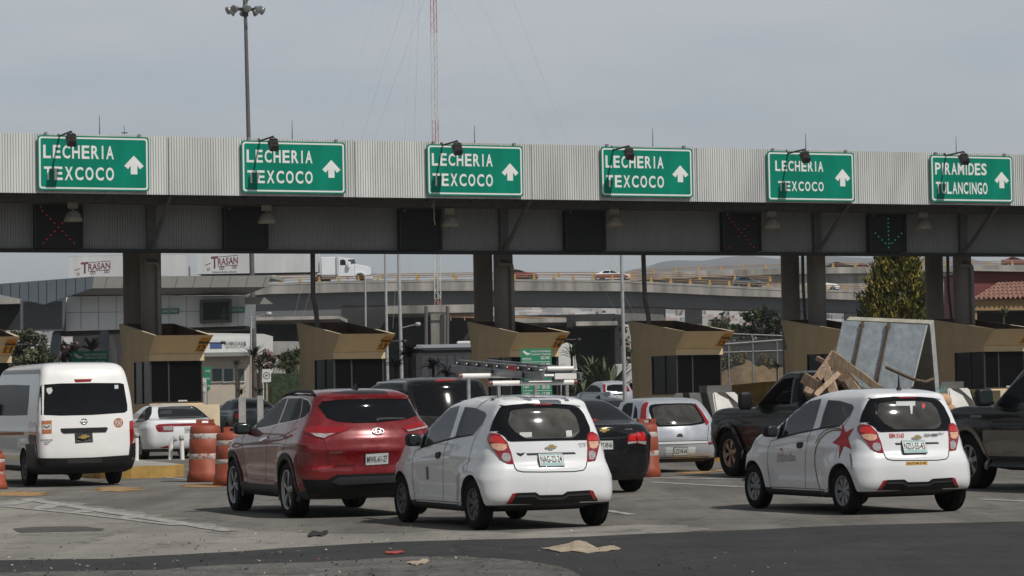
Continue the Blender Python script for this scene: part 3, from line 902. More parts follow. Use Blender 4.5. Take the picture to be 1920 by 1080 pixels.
# ------------------------------------------------------------------ toll booths
BZ = dict(sill=1.52, win=2.89, band=3.11, rim=3.70, back=4.22)
BW, VF, VB = 1.80, 2.4, 5.9
def booth(n, u1, label):
 u0 = u1 - BW
 B = thing('toll_booth', label, 'toll booth', gw((u0 + u1) / 2, VF, 0), GA, 'tan toll booths under the canopy')
 fl, bk, sd = 0.78, 0.42, 0.14       # how far the crown leans out: front, back, sides
 th = 0.10
 vb0, vt0 = VF, VF - fl
 lo = [(u0, VF), (u1, VF), (u1, VB), (u0, VB)]
 hi = [(u0 + 0.0, VF - fl), (u1 + sd, VF - fl), (u1 + sd, VB + bk), (u0 + 0.0, VB + bk)]
 zh = [BZ['rim'], BZ['rim'], BZ['back'], BZ['back']]
 b = MB().mat('booth')
 zl = BZ['band']
 lo_i = [(u0 + th, VF + th), (u1 - th, VF + th), (u1 - th, VB - th), (u0 + th, VB - th)]
 hi_i = [(hi[0][0] + th, hi[0][1] + th), (hi[1][0] - th, hi[1][1] + th), (hi[2][0] - th, hi[2][1] - th), (hi[3][0] + th, hi[3][1] - th)]
 for k in range(4):
  j = (k + 1) % 4
  b.mat('booth')
  b.quad(gw(*lo[k], zl), gw(*lo[j], zl), gw(*hi[j], zh[j]), gw(*hi[k], zh[k]))
  b.mat('booth_cream')
  b.quad(gw(*hi[k], zh[k]), gw(*hi[j], zh[j]), gw(*hi_i[j], zh[j]), gw(*hi_i[k], zh[k]))
  b.mat('booth_in')
  b.quad(gw(*hi_i[k], zh[k]), gw(*hi_i[j], zh[j]), gw(*lo_i[j], zl + 0.02), gw(*lo_i[k], zl + 0.02))
 b.mat('booth_in')
 b.quad(*[gw(*q, zl + 0.02) for q in lo_i])
 cr = b.build('crown', None, B)
 b = MB().mat('booth')
 b.gbox(u0 - 0.0, u1 + 0.03, VF - 0.03, VB, BZ['win'], BZ['band'] - 0.003)
 b.build('window_band', None, B)
 b = MB().mat('booth')
 b.gbox(u0, u1, VF + 2.0, VB, 0, BZ['win'] - 0.003)          # solid rear part
 b.hexa([gw(u0, VB + 0.002, 0), gw(u1, VB + 0.002, 0), gw(u1, VB + 0.01, 0), gw(u0, VB + 0.01, 0), gw(u0, VB + 0.002, BZ['band']), gw(u1, VB + 0.002, BZ['band']), gw(u1, VB + bk * 0.55, BZ['band']), gw(u0, VB + bk * 0.55, BZ['band'])])
 b.gbox(u0 + 0.002, u1 - 0.002, VF, VF + 1.998, 0, BZ['sill'])       # plinth
 b.build('wall', None, B)
 b = MB().mat('booth_glass')
 b.gbox(u0 + 0.03, u1 - 0.03, VF + 0.03, VF + 1.99, BZ['sill'] + 0.003, BZ['win'] - 0.004)
 gl = b.build('window', None, B)
 b = MB().mat('frame_dark')
 for uu in (u0 + 0.02, u0 + 0.62, u1 - 0.075):
  b = MB().mat('frame_dark'); b.gbox(uu, uu + 0.05, VF - 0.004, VF + 0.05, BZ['sill'] + 0.002, BZ['win'] - 0.005); b.build('window_post', None, gl)
 for vv in (VF + 0.9, VF + 1.94):
  b = MB().mat('frame_dark'); b.gbox(u0 - 0.004, u0 + 0.05, vv, vv + 0.05, BZ['sill'] + 0.002, BZ['win'] - 0.005); b.build('window_post', None, gl)
 b = MB().mat('frame_dark')
 b.gbox(u0 + 0.07, u1 - 0.08, VF - 0.002, VF + 0.03, BZ['sill'] + 0.002, BZ['sill'] + 0.05)
 b.build('window_frame', None, gl)
 b = MB().mat('sticker_white'); b.gbox(u0 + 0.95, u0 + 1.25, VF - 0.006, VF - 0.001, BZ['sill'] + 0.055, BZ['sill'] + 0.10); b.build('notice', None, gl)
 b = MB().mat('booth_cream')
 b.gbox(u0 + 0.05, u1 + 0.25, VF - 1.0, VF - 0.002, 0, BZ['sill'] - 0.06)
 b.gbox(u0 + 0.75, u0 + 0.775, VF - 1.004, VF - 0.9995, 0.2, BZ['sill'] - 0.09)
 b.build('crash_block', None, B)
 f = lambda t, s, off=0.0: gw(u0 + s * (u1 + sd * t - u0), VF - fl * t - off, zl + (BZ['rim'] - zl) * t)
 nrm = Vector((0, 0, 0)) - GV * math.cos(0.65) 
 b = MB().mat('rust_yellow')
 a0, a1 = 0.82, 0.995
 P = [f(0.12, a0, 0.03), f(0.12, a1, 0.03), f(0.60, a1, 0.03), f(0.60, a0, 0.03)]
 b.hexa([p + GV * 0.02 for p in P] + P)
 pl = b.build('number_plate', None, B)
 b = MB().mat('ink')
 ux = (P[1] - P[0]); uy = (P[3] - P[0])
 out = -(GV * 0.012)
 lettering(b, str(n), P[0] + ux * 0.16 + uy * 0.06, ux.normalized(), uy.normalized(), ux.length * 0.68, uy.length * 0.66, out, 0.02)
 b.build('plate_number', None, pl)
 b = MB().mat('rust_yellow'); Q = [f(0.62, a0, 0.05), f(0.62, a1 - 0.02, 0.05), f(0.80, a1 - 0.02, 0.09), f(0.80, a0, 0.09)]; b.hexa([p + GV * 0.02 for p in Q] + Q); b.build('plate_top', None, pl)
 b = MB().mat('flood_dark')
 c0 = f(0.58, 0.80, 0.10)
 b.tube(c0, c0 + GU * 0.72, 0.022, n=8)
 b.pillow(c0 + GU * 0.80 - GV * 0.05, 0.07, 0.11, 0.05, 0.5, ax=(GU, GV, Zv))
 b.tube(c0 + GU * 0.05, c0 + GU * 0.05 + GV * 0.2, 0.02, n=6)
 b.build('camera_arm', None, B)
 return B
BLAB = {11: 'tan toll booth number 11 cut by the left edge', 12: 'tan toll booth number 12 behind the white sedan', 13: 'tan toll booth number 13 behind the red car',
  14: 'tan toll booth number 14 with the green price board before it', 15: 'tan toll booth number 15 above the silver hatchback', 16: 'tan toll booth partly hidden by the wrapped slab on the pickup',
  17: 'tan toll booth beside the right-hand black pickup, partly out of view'}
for k, n in enumerate(range(11, 18)):
 u1 = [-0.48, 5.80, 12.04, 18.36, 24.63, 30.9, 37.15][k]
 booth(n, u1, BLAB[n])
# ------------------------------------------------------------------ lane islands with kerbs
ILAB = {10: 'yellow-kerbed island at the far left', 11: 'yellow-kerbed lane island ending by the barrels and the van', 12: 'yellow-kerbed lane island hidden behind the red car', 13: 'yellow-kerbed lane island behind the silver hatchback',
  14: 'yellow-kerbed lane island behind the star-marked hatchback', 15: 'yellow-kerbed lane island behind the right pickup'}
for n in range(10, 16):
 uc = [-7.7, -1.4, 4.9, 11.15, 17.4, 23.7][n - 10]
 ax_ = lambda v: uc + [0.1, 0.092, 0.08, 0.065, 0.05, 0.04][n - 10] * (v - 2)
 t = thing('lane_island', ILAB[n], 'traffic island', gw(ax_(-14), -14, 0), GA, 'lane islands before the booths')
 hw = 0.95
 pts = [(ax_(8) - hw, 8), (ax_(-28) - hw, -28)]
 for k in range(1, 8):
  a = math.pi + math.pi * k / 8
  pts.append((ax_(-28) + hw * math.cos(a), -28 + hw * math.sin(a)))
 pts += [(ax_(-28) + hw, -28), (ax_(8) + hw, 8)]
 b = MB().mat('kerb_yellow')
 b.prism([gw(u, v, -0.02) for u, v in pts], Vector((0, 0, 0.26)))
 kb = b.build('kerb', None, t)
 b = MB().mat('concrete')
 inn = [(ax_(v) + (u - ax_(v)) * 0.88, v if v > -28.2 else -28 + (v + 28) * 0.88) for u, v in pts]
 b.prism([gw(u, v, 0.24) for u, v in inn], Vector((0, 0, 0.012)))
 b.build('top_slab', None, t)
M['chevron_black'] = mat('chevron_black', (0.025, 0.022, 0.02), 0.7, var=0.3, scale=6)
M['block_white'] = mat('block_white', (0.60, 0.59, 0.56), 0.8, var=0.2, scale=2)
def crash_nose(u, v, label):
 "sloping white concrete block with black slashes and a steel cap"
 t = thing('crash_barrier', label, 'barrier', gw(u, v, 0.25), GA, 'striped crash barriers on island noses')
 w, L, H_ = 0.40, 2.6, 1.28
 P = [gw(u - w, v, 0.25), gw(u + w, v, 0.25), gw(u + w, v + L, 0.25), gw(u - w, v + L, 0.25), gw(u - w * 0.75, v + 0.55, 0.25 + H_), gw(u + w * 0.75, v + 0.55, 0.25 + H_), gw(u + w * 0.75, v + L, 0.25 + H_), gw(u - w * 0.75, v + L, 0.25 + H_)]
 b = MB().mat('block_white'); b.hexa(P); b.build('block', None, t, bevel=0.03)
 b = MB().mat('chevron_black')
 F = lambda s, q: P[0].lerp(P[1], s).lerp(P[4].lerp(P[5], s), q) - GV * 0.012 + Zv * 0.004
 S = lambda s, q: P[0].lerp(P[3], s).lerp(P[4].lerp(P[7], s), q) - GU * 0.012
 b.quad(F(0.1, 1), F(0.5, 1), F(0.95, 0.35), F(0.95, 0.78))
 b.quad(F(0.02, 0.62), F(0.02, 0.2), F(0.5, 0.0), F(0.85, 0.0))
 for s in (0.15, 0.6): b.quad(S(s, 1), S(s + 0.16, 1), S(s + 0.02, 0.0), S(s - 0.14 if s > 0.2 else 0.0, 0.0))
 b.build('chevron', None, t)
 b = MB().mat('steel_mid'); b.gbox(u - w * 0.7, u + w * 0.9, v + 0.9, v + 1.3, 0.25 + H_ + 0.003, 0.25 + H_ + 0.16); b.build('cap', None, t)
crash_nose(9.8, -27.6, 'white crash barrier with black slashes left of the loaded pickup')
crash_nose(16.0, -27.6, 'white crash barrier with black slashes behind the star-marked hatchback')
# ------------------------------------------------------------------ vehicles: shared shape code
def pchip(tab, n):
 "monotone resampling of a table of key levels, n steps between rows"
 rows = [list(map(float, r)) for r in tab]
 K, C = len(rows), len(rows[0])
 out = []
 sl = [[rows[i + 1][c] - rows[i][c] for c in range(C)] for i in range(K - 1)]
 ms = []
 for i in range(K):
  m = []
  for c in range(C):
   if i == 0: m.append(sl[0][c])
   elif i == K - 1: m.append(sl[-1][c])
   else:
    a, b = sl[i - 1][c], sl[i][c]
    m.append(0.0 if a * b <= 0 else 2 * a * b / (a + b))
  ms.append(m)
 for i in range(K - 1):
  for k in range(n):
   t = k / n
   h00, h10, h01, h11 = 2 * t**3 - 3 * t**2 + 1, t**3 - 2 * t**2 + t, -2 * t**3 + 3 * t**2, t**3 - t**2
   out.append([h00 * rows[i][c] + h10 * ms[i][c] + h01 * rows[i + 1][c] + h11 * ms[i + 1][c] for c in range(C)])
 out.append(rows[-1])
 return out
def contour(yr, yf, w, cr, cf, br, bf, ns=30, nc=8, ne=12):
 "closed plan outline, counter-clockwise from the rear right corner; cr/cf corner radii, br/bf bow of the ends"
 cr = min(cr, w * 0.98, (yf - yr) * 0.45); cf = min(cf, w * 0.98, (yf - yr) * 0.45)
 def endy(x, y, b, sgn):
  return y + sgn * -b * (x / w) ** 2
 P = []
 yl, yh = yr + br, yf - bf
 for k in range(ns):
  t = k / ns
  P.append((w, yl + cr + (yh - cf - yl - cr) * t))
 for k in range(nc):
  a = (k / nc) * math.pi / 2
  P.append((w - cf + cf * math.cos(a), yh - cf + cf * math.sin(a)))
 for k in range(ne):
  x = (w - cf) * (1 - 2 * k / ne)
  P.append((x, yf - bf * min(1, (abs(x) / max(1e-6, w - cf))) ** 2))
 for k in range(nc):
  a = math.pi / 2 + (k / nc) * math.pi / 2
  P.append((-w + cf + cf * math.cos(a), yh - cf + cf * math.sin(a)))
 for k in range(ns):
  t = k / ns
  P.append((-w, yh - cf + (yl + cr - yh + cf) * t))
 for k in range(nc):
  a = math.pi + (k / nc) * math.pi / 2
  P.append((-w + cr + cr * math.cos(a), yl + cr + cr * math.sin(a)))
 for k in range(ne):
  x = (w - cr) * (-1 + 2 * k / ne)
  P.append((x, yr + br * min(1, (abs(x) / max(1e-6, w - cr))) ** 2))
 for k in range(nc):
  a = 1.5 * math.pi + (k / nc) * math.pi / 2
  P.append((w - cr + cr * math.cos(a), yl + cr + cr * math.sin(a)))
 return P
def loft(levels, n=4, taper=None, bulge=None):
 "levels: (z, rear y, front y, half width, rear corner r, front corner r, rear bow, front bow)"
 rows = pchip(levels, n)
 vs_, fs = [], []
 rings = []
 for r in rows:
  z, yr, yf, w, cr, cf, br, bf = r
  ring = []
  for x, y in contour(yr, yf, w, cr, cf, br, bf):
   if taper:
    x *= taper(y, z)
   if bulge:
    x, y, z2 = bulge(x, y, z)
   else:
    z2 = z
   ring.append(len(vs_))
   vs_.append(Vector((x, y, z2)))
  rings.append(ring)
 N = len(rings[0])
 for a, b in zip(rings[:-1], rings[1:]):
  for i in range(N):
   j = (i + 1) % N
   fs.append((a[i], a[j], b[j], b[i]))
 fs.append(tuple(rings[0][::-1]))
 fs.append(tuple(rings[-1]))
 return vs_, fs
def raw_mesh(vs_, fs, mats, name='m'):
 me = bpy.data.meshes.new(name)
 me.from_pydata([tuple(v) for v in vs_], [], fs)
 for s in mats:
  me.materials.append(M[s])
 bm = bmesh.new(); bm.from_mesh(me)
 bmesh.ops.recalc_face_normals(bm, faces=bm.faces)
 bm.to_mesh(me); bm.free()
 return me
def boolean(me, cutters):
 "cutters: list of meshes; subtract one after another"
 o = bpy.data.objects.new('work', me)
 COL.objects.link(o)
 objs = []
 for c in cutters:
  k = bpy.data.objects.new('cut', c)
  COL.objects.link(k)
  objs.append(k)
  md = o.modifiers.new('b', 'BOOLEAN')
  md.operation = 'DIFFERENCE'
  md.solver = 'EXACT'
  md.object = k
  md.material_mode = 'TRANSFER'
 dg = bpy.context.evaluated_depsgraph_get()
 dg.update()
 res = bpy.data.meshes.new_from_object(o.evaluated_get(dg))
 for k in objs + [o]:
  bpy.data.objects.remove(k)
 return res
def smooth(me, deg=38):
 me.polygons.foreach_set('use_smooth', [True] * len(me.polygons))
 me.set_sharp_from_angle(angle=R(deg))
def cyl_x(y, z, r, x0, x1, n=40):
 b = MB()
 b.tube((x0, y, z), (x1, y, z), r, r, n)
 return b
class Car:
 def __init__(self, name, label, cat, pos, yaw, levels, paintm, rear_wheel=0.0, wheelbase=2.5, wheel_r=0.3, arch_r=None, track=1.45, tyre_w=0.2, n=4, taper=None, bulge=None, group=None, z0=0.0, arches=True):
  self.root = thing(name, label, cat, (pos[0], pos[1], z0), yaw, group)
  self.mw = root_matrix(self.root)
  self.inv = self.mw.inverted()
  self.camL = self.inv @ CAM
  vs_, fs = loft(levels, n, taper, bulge)
  self.raw = raw_mesh(vs_, fs, [paintm, 'interior'], name + '_body')
  self.bvh = BVHTree.FromPolygons(vs_, fs)
  zlow = levels[0][0] + 0.10
  for p in self.raw.polygons:
   if p.center.z < zlow and p.normal.z < -0.25: p.material_index = 1
  self.cuts = []
  self.wb, self.wr, self.track, self.tw = wheelbase, wheel_r, track, tyre_w
  self.half = max(l[3] for l in levels)
  if arches:
   ar = arch_r or wheel_r * 1.13
   b = MB()
   for y in (0, wheelbase):
    for s in (-1, 1):
     b.tube((s * (self.half + 0.2), y, wheel_r), (s * (track / 2 - tyre_w / 2 - 0.05), y, wheel_r), ar, ar, 36)
   self.cuts.append(raw_mesh(b.v, b.f, ['interior'], 'arches'))
 # -- picking the body surface through the picture
 def hit(self, px, py):
  d = (self.inv.to_3x3() @ raydir(px, py)).normalized()
  loc, nor, i, t = self.bvh.ray_cast(self.camL, d)
  if loc is None:
   best = None
   D0 = self.camL.length
   for k in range(40):
    p = self.camL + d * (D0 - 3 + k * 0.15)
    q, nn, ii, dd = self.bvh.find_nearest(p)
    if best is None or dd < best[2]:
     best = (q, nn, dd)
   return best[0], best[1]
  return loc, nor
 def hits(self, pts):
  return [self.hit(*p)[0] for p in pts]
 def _grid(self, poly, step):
  bm = bmesh.new()
  vv = [bm.verts.new((x, y, 0)) for x, y in poly]
  bm.faces.new(vv)
  for ax in (0, 1):
   lo = min(p[ax] for p in poly); hi = max(p[ax] for p in poly)
   k = max(1, int(math.ceil((hi - lo) / step)))
   for i in range(1, k):
    c = lo + (hi - lo) * i / k
    co = Vector((c, 0, 0)) if ax == 0 else Vector((0, c, 0))
    no = Vector((1, 0, 0)) if ax == 0 else Vector((0, 1, 0))
    bmesh.ops.bisect_plane(bm, geom=bm.verts[:] + bm.edges[:] + bm.faces[:], plane_co=co, plane_no=no, dist=1e-6)
  return bm
 def patch(self, name, poly, m, off=0.004, thick=0.008, step=None, parent=None, label=None, mirror=False, local=None, sm=True):
  """a shell that lies on the body inside a traced outline. poly: picture points,
  or local=('x'|'y', sign) with poly in the car's own (y,z) / (x,z) plane."""
  poly = [p for i, p in enumerate(poly) if (Vector(p) - Vector(poly[i - 1])).length > 1e-6]
  size = max(max(p[0] for p in poly) - min(p[0] for p in poly), max(p[1] for p in poly) - min(p[1] for p in poly))
  bm = self._grid(poly, step or size / 26)
  for v in bm.verts:
   if local:
    ax, sg = local
    if ax == 'x':
     o, d = Vector((sg * 3, v.co.x, v.co.y)), Vector((-sg, 0, 0))
    else:
     o, d = Vector((v.co.x, sg * 9, v.co.y)), Vector((0, -sg, 0))
    loc, nor, i, t = self.bvh.ray_cast(o, d)
    if loc is None:
     q = Vector((sg * 0.6, v.co.x, v.co.y)) if ax == 'x' else Vector((v.co.x, sg * 1.0, v.co.y))
     loc, nor, i, t = self.bvh.find_nearest(q)
   else:
    loc, nor = self.hit(v.co.x, v.co.y)
   v.co = loc + nor * off
   v.normal = nor
  bmesh.ops.triangulate(bm, faces=[f for f in bm.faces if len(f.verts) > 4])
  bm.normal_update()
  be = [e for e in bm.edges if len(e.link_faces) == 1]
  nv = {}
  for e in be:
   for v in e.verts:
    if v not in nv:
     q, nn, ii, dd = self.bvh.find_nearest(v.co)
     nv[v] = bm.verts.new(v.co - nn * thick)
  for e in be:
   a, b = e.verts
   try:
    bm.faces.new((a, b, nv[b], nv[a]))
   except ValueError:
    pass
  bmesh.ops.recalc_face_normals(bm, faces=bm.faces)
  outs = []
  for mir in ((False, True) if mirror else (False,)):
   me = bpy.data.meshes.new(name)
   bm.to_mesh(me)
   if mir:
    me.transform(Matrix.Diagonal((-1, 1, 1, 1)))
    me.flip_normals()
   me.materials.append(M[m])
   if sm:
    smooth(me, 50)
   o = link(name, me, parent or self.root, world=False)
   if label:
    o['label'] = label
   outs.append(o)
  bm.free()
  return outs[0]
 def seam(self, name, lines, w=0.006, m='seam', off=0.0025, mirror=False, parent=None, per=6):
  "thin strips along traced picture lines"
  o = None
  for ln in lines:
   pts = []
   b, b2 = MB().mat(m), MB().mat(m)
   for (x0, y0), (x1, y1) in zip(ln[:-1], ln[1:]):
    for k in range(per):
     t = k / per
     pts.append(self.hit(x0 + (x1 - x0) * t, y0 + (y1 - y0) * t))
   pts.append(self.hit(*ln[-1]))
   pr = []
   for i, (p, nn) in enumerate(pts):
    q = pts[min(i + 1, len(pts) - 1)][0] - pts[max(i - 1, 0)][0]
    s = q.cross(nn)
    s = s.normalized() if s.length > 1e-9 else Vector((1, 0, 0))
    pr.append((p + nn * off + s * w / 2, p + nn * off - s * w / 2))
   for (a, c), (d, e) in zip(pr[:-1], pr[1:]):
    b.quad(a, d, e, c)
    if mirror:
     f = lambda v: Vector((-v.x, v.y, v.z))
     b2.quad(f(a), f(c), f(e), f(d))
   o = b.build(name, None, parent or self.root, world=False)
   if mirror:
    b2.build(name, None, parent or self.root, world=False)
  return o
 def text(self, name, s, quad, m='ink', off=0.006, weight=0.0, parent=None, spacing=1.0):
  "words inside a traced box: quad = picture points top-left, top-right, bottom-right, bottom-left"
  tl, tr, br, bl = [Vector(q) for q in quad]
  vs_, fs = text_mesh(s, weight, spacing)
  b = MB().mat(m)
  out = []
  nav = sum((self.hit(q.x, q.y)[1] for q in (tl, tr, br, bl)), Vector()).normalized()
  for x, y in vs_:
   q = (bl * (1 - x) + br * x) * (1 - y) + (tl * (1 - x) + tr * x) * y
   p, nn = self.hit(q.x, q.y)
   out.append(p + nav * off)
  b.add(out, fs)
  return b.build(name, None, parent or self.root, world=False)
 def plate(self, quad, s, base='plate_white', inkm='ink', off=0.012, frame='ink', foot=None, ty=None):
  "flat number plate from four traced corners, standing off the body"
  P = [self.hit(*q) for q in quad]
  nn = sum((p[1] for p in P), Vector()).normalized()
  c = sum((p[0] for p in P), Vector()) / 4
  ux = ((P[1][0] + P[2][0]) - (P[0][0] + P[3][0])).normalized()
  n2 = (nn - ux * nn.dot(ux)).normalized()
  uy = n2.cross(ux).normalized()
  if uy.z < 0: uy = -uy
  w = ((P[1][0] + P[2][0]) - (P[0][0] + P[3][0])).length / 2
  h = abs(((P[0][0] + P[1][0]) - (P[2][0] + P[3][0])).dot(uy)) / 2
  lift = max(((p[0] - c).dot(n2) for p in P)) + off
  o = c + n2 * lift - ux * w / 2 - uy * h / 2
  b = MB().mat(frame)
  b.box((-0.006, -0.006, -0.02), (w + 0.006, h + 0.006, -0.002), (ux, uy, n2), o)
  fr = b.build('license_plate', None, self.root, world=False)
  b = MB().mat(base)
  b.box((0, 0, -0.0015), (w, h, 0.002), (ux, uy, n2), o)
  if foot:
   b.mat(foot)
   b.box((w * 0.03, h * 0.03, 0.002), (w * 0.97, h * 0.24, 0.0028), (ux, uy, n2), o)
   b.box((w * 0.03, h * 0.86, 0.002), (w * 0.97, h * 0.97, 0.0028), (ux, uy, n2), o)
  b.build('plate_face', None, fr, world=False)
  b = MB().mat(inkm)
  lettering(b, s, o + ux * (w * 0.05) + uy * (h * (ty[0] if ty else 0.27 if foot else 0.2)), ux, uy, w * 0.9, h * (ty[1] if ty else 0.55 if foot else 0.6), n2 * 0.004, 0.012)
  b.build('plate_number', None, fr, world=False)
  return fr
 # -- holes for the cabin
 def cut_side(self, polys, grow=-0.012):
  "window openings traced in the picture, cut straight through the cabin"
  b = MB()
  for poly in polys:
   L = [(p.y, p.z) for p in self.hits(poly)]
   cy = sum(p[0] for p in L) / len(L); cz = sum(p[1] for p in L) / len(L)
   L = [(cy + (y - cy) * 0.93, cz + (z - cz) * 0.93) for y, z in L]
   b.prism([(-1.3, y, z) for y, z in L], (2.6, 0, 0))
  self.cuts.append(raw_mesh(b.v, b.f, ['cabin'], 'side_cut'))
 def cut_rear(self, poly, deep=9.0):
  b = MB()
  L = [(p.x, p.z) for p in self.hits(poly)]
  b.prism([(x, -3, z) for x, z in L], (0, deep, 0))
  self.cuts.append(raw_mesh(b.v, b.f, ['cabin'], 'rear_cut'))
  return L
 def finish(self, name='body'):
  me = boolean(self.raw, self.cuts) if self.cuts else self.raw
  me.name = name
  smooth(me, 40)
  self.body = link(name, me, self.root, world=False)
  return self.body
 # -- common fittings
 def wheels(self, style='steel', rim='steel_rim', spokes=8, only=None):
  first = {}
  for s in (-1, 1):
   for y in (0, self.wb):
    x = s * self.track / 2
    if s not in first:
     w = make_wheel(self.root, self.wr, self.tw, style, rim, s, spokes)
     first[s] = w
     w.matrix_basis = Matrix.Translation((x, y, self.wr))
    else:
     w = dup(first[s], parent=self.root)
     w.matrix_basis = Matrix.Translation((x, y, self.wr)) @ Matrix.Rotation(0.5, 4, 'X')
 def seats(self, rows, sill, m='seat', half=0.62):
  "seat backs that rise above the window sill"
  for y, h, dbl in rows:
   for x in ((-0.36, 0.36) if not dbl else (0,)):
    hw = 0.23 if not dbl else half
    b = MB().mat(m)
    b.pillow((x, y, sill + h / 2 - 0.02), hw, 0.07, h / 2 + 0.03, 0.4)
    o = b.build('seat', None, self.root, world=False)
    for hx in ((x,) if not dbl else (x - 0.33, x + 0.33)):
     b = MB().mat(m)
     b.pillow((hx, y - 0.01, sill + h + 0.09), 0.12, 0.05, 0.085, 0.5)
     b.build('headrest', None, o, world=False)
 def mirror(self, c, sx=0.19, sy=0.10, sz=0.13, m='black_plastic', both=True):
  "door mirror at local point c on the left side"
  for sg in ((1, -1) if both else (1,)):
   cx = c[0] * sg
   s = 1 if cx > 0 else -1
   b = MB().mat(m)
   b.pillow((cx, c[1] + sy * 0.2, c[2]), sx / 2, sy * 0.7, sz / 2, 0.55)
   b.pillow((cx - s * (sx / 2), c[1] + 0.03, c[2] - sz * 0.28), 0.09, 0.03, 0.028, 0.6)
   o = b.build('side_mirror', None, self.root, world=False)
   b = MB().mat('mirror_green')
   b.pillow((cx, c[1] - sy * 0.42, c[2]), sx * 0.40, sy * 0.12, sz * 0.38, 0.5)
   b.build('mirror_glass', None, o, world=False)
 def windscreen(self, L, m='clear_glass', inset=0.97):
  "glass over the front end of the cabin opening"
  self.patch('windscreen', [(x * inset, z) for x, z in L][::1], m, off=0.002, thick=0.002, local=('y', 1))
def make_wheel(parent, r, w, style, rim, s, spokes):
 root = bpy.data.objects.new('wheel', None)
 COL.objects.link(root)
 root.parent = parent
 X = Vector((s, 0, 0))
 ax = (Vector((0, 1, 0)), Vector((0, 0, 1)), X)
 rr = r * (0.635 if style == 'steel' else 0.66 if style == 'cover' else 0.72 if style == 'alloy' else 0.6)
 h = w / 2
 b = MB().mat('rubber')
 sh = 0.018
 b.lathe([(rr, -h * 0.9), (rr + 0.01, -h), (r - sh * 1.6, -h), (r - sh * 0.5, -h + sh * 0.6), (r, -h + sh * 1.7), (r, -h * 0.45), (r - 0.007, -h * 0.43), (r - 0.007, -h * 0.33), (r, -h * 0.31), (r, h * 0.31), (r - 0.007, h * 0.33), (r - 0.007, h * 0.43), (r, h * 0.45), (r, h - sh * 1.7), (r - sh * 0.5, h - sh * 0.6), (r - sh * 1.6, h), (rr + 0.01, h), (rr, h * 0.9)], ax=ax, n=44)
 b.build('tyre', None, root, world=False)
 b = MB().mat('rim_dark')
 b.lathe([(0.001, h * 0.35), (rr, h * 0.35), (rr, -h * 0.9)], ax=ax, n=32)
 b.lathe([(0.001, -h * 0.7), (rr, -h * 0.7)], ax=ax, n=32)
 b.mat(rim)
 b.lathe([(rr, h * 0.9), (rr * 0.985, h * 0.97), (rr * 0.93, h * 0.9), (rr * 0.9, h * 0.55)], ax=ax, n=40)
 hub = {'steel': 0.36, 'cover': 0.45, 'alloy': 0.2, 'truck': 0.3}[style]
 z1 = h * (0.62 if style == 'steel' else 0.86 if style == 'cover' else 0.8)
 b.lathe([(0.001, z1 + 0.012), (rr * hub * 0.45, z1 + 0.012), (rr * hub * 0.55, z1), (rr * hub, z1 - 0.004), (rr * hub, h * 0.3)], ax=ax, n=28)
 frac = {'steel': 0.66, 'cover': 0.7, 'alloy': 0.30, 'truck': 0.42}[style]
 e, g, d = ax
 for k in range(spokes):
  a = 2 * math.pi * k / spokes + 0.3
  da = math.pi / spokes * frac
  ins, outs = [], []
  for t in (-1, -0.33, 0.33, 1):
   q = a + da * t
   ins.append((e * math.cos(q) + g * math.sin(q)) * rr * hub * 0.97)
   q2 = a + da * t * (1.0 if style != 'alloy' else 0.75) + (0.12 if style == 'alloy' else 0)
   outs.append((e * math.cos(q2) + g * math.sin(q2)) * rr * 0.93)
  poly = ins + outs[::-1]
  b.prism([p + d * (h * 0.4) for p in poly], d * (z1 - h * 0.4))
 b.build('rim', None, root, world=False)
 return root
def place(local, px, py, yaw, z=0.0):
 "ground position of a vehicle whose local point stands under the picture point"
 P = gnd(px, py, z)
 c, s = math.cos(yaw), math.sin(yaw)
 return (P.x - (c * local[0] - s * local[1]), P.y - (s * local[0] + c * local[1]))
def ring_patch(car, name, outer, inner, m, off=0.006, parent=None):
 "band between two traced outlines"
 b = MB().mat(m)
 n = 72
 def samp(poly):
  cx = sum(p[0] for p in poly) / len(poly); cy = sum(p[1] for p in poly) / len(poly)
  out = []
  for i in range(n):
   a = 2 * math.pi * i / n
   d = (math.cos(a), math.sin(a))
   best = 0
   for (x0, y0), (x1, y1) in zip(poly, poly[1:] + poly[:1]):
    ex, ey = x1 - x0, y1 - y0
    den = d[0] * ey - d[1] * ex
    if abs(den) < 1e-9: continue
    t = ((x0 - cx) * ey - (y0 - cy) * ex) / den
    u = ((x0 - cx) * d[1] - (y0 - cy) * d[0]) / den
    if t > 0 and -1e-6 <= u <= 1 + 1e-6: best = max(best, t)
   out.append((cx + d[0] * best, cy + d[1] * best))
  return out
 O, I = samp(outer), samp(inner)
 rows = []
 for t in [q_ / 10 for q_ in range(11)]:
  row = []
  for (ox, oy), (ix, iy) in zip(O, I):
   p, nn = car.hit(ox + (ix - ox) * t, oy + (iy - oy) * t)
   row.append(p + nn * off)
  rows.append(row)
 vs_ = [p for r in rows for p in r]
 fs = []
 for q in range(10):
  for i in range(n):
   j = (i + 1) % n
   fs.append((q * n + i, q * n + j, (q + 1) * n + j, (q + 1) * n + i))
 b.sm = True
 b.add(vs_, fs)
 return b.build(name, None, parent or car.root, world=False)
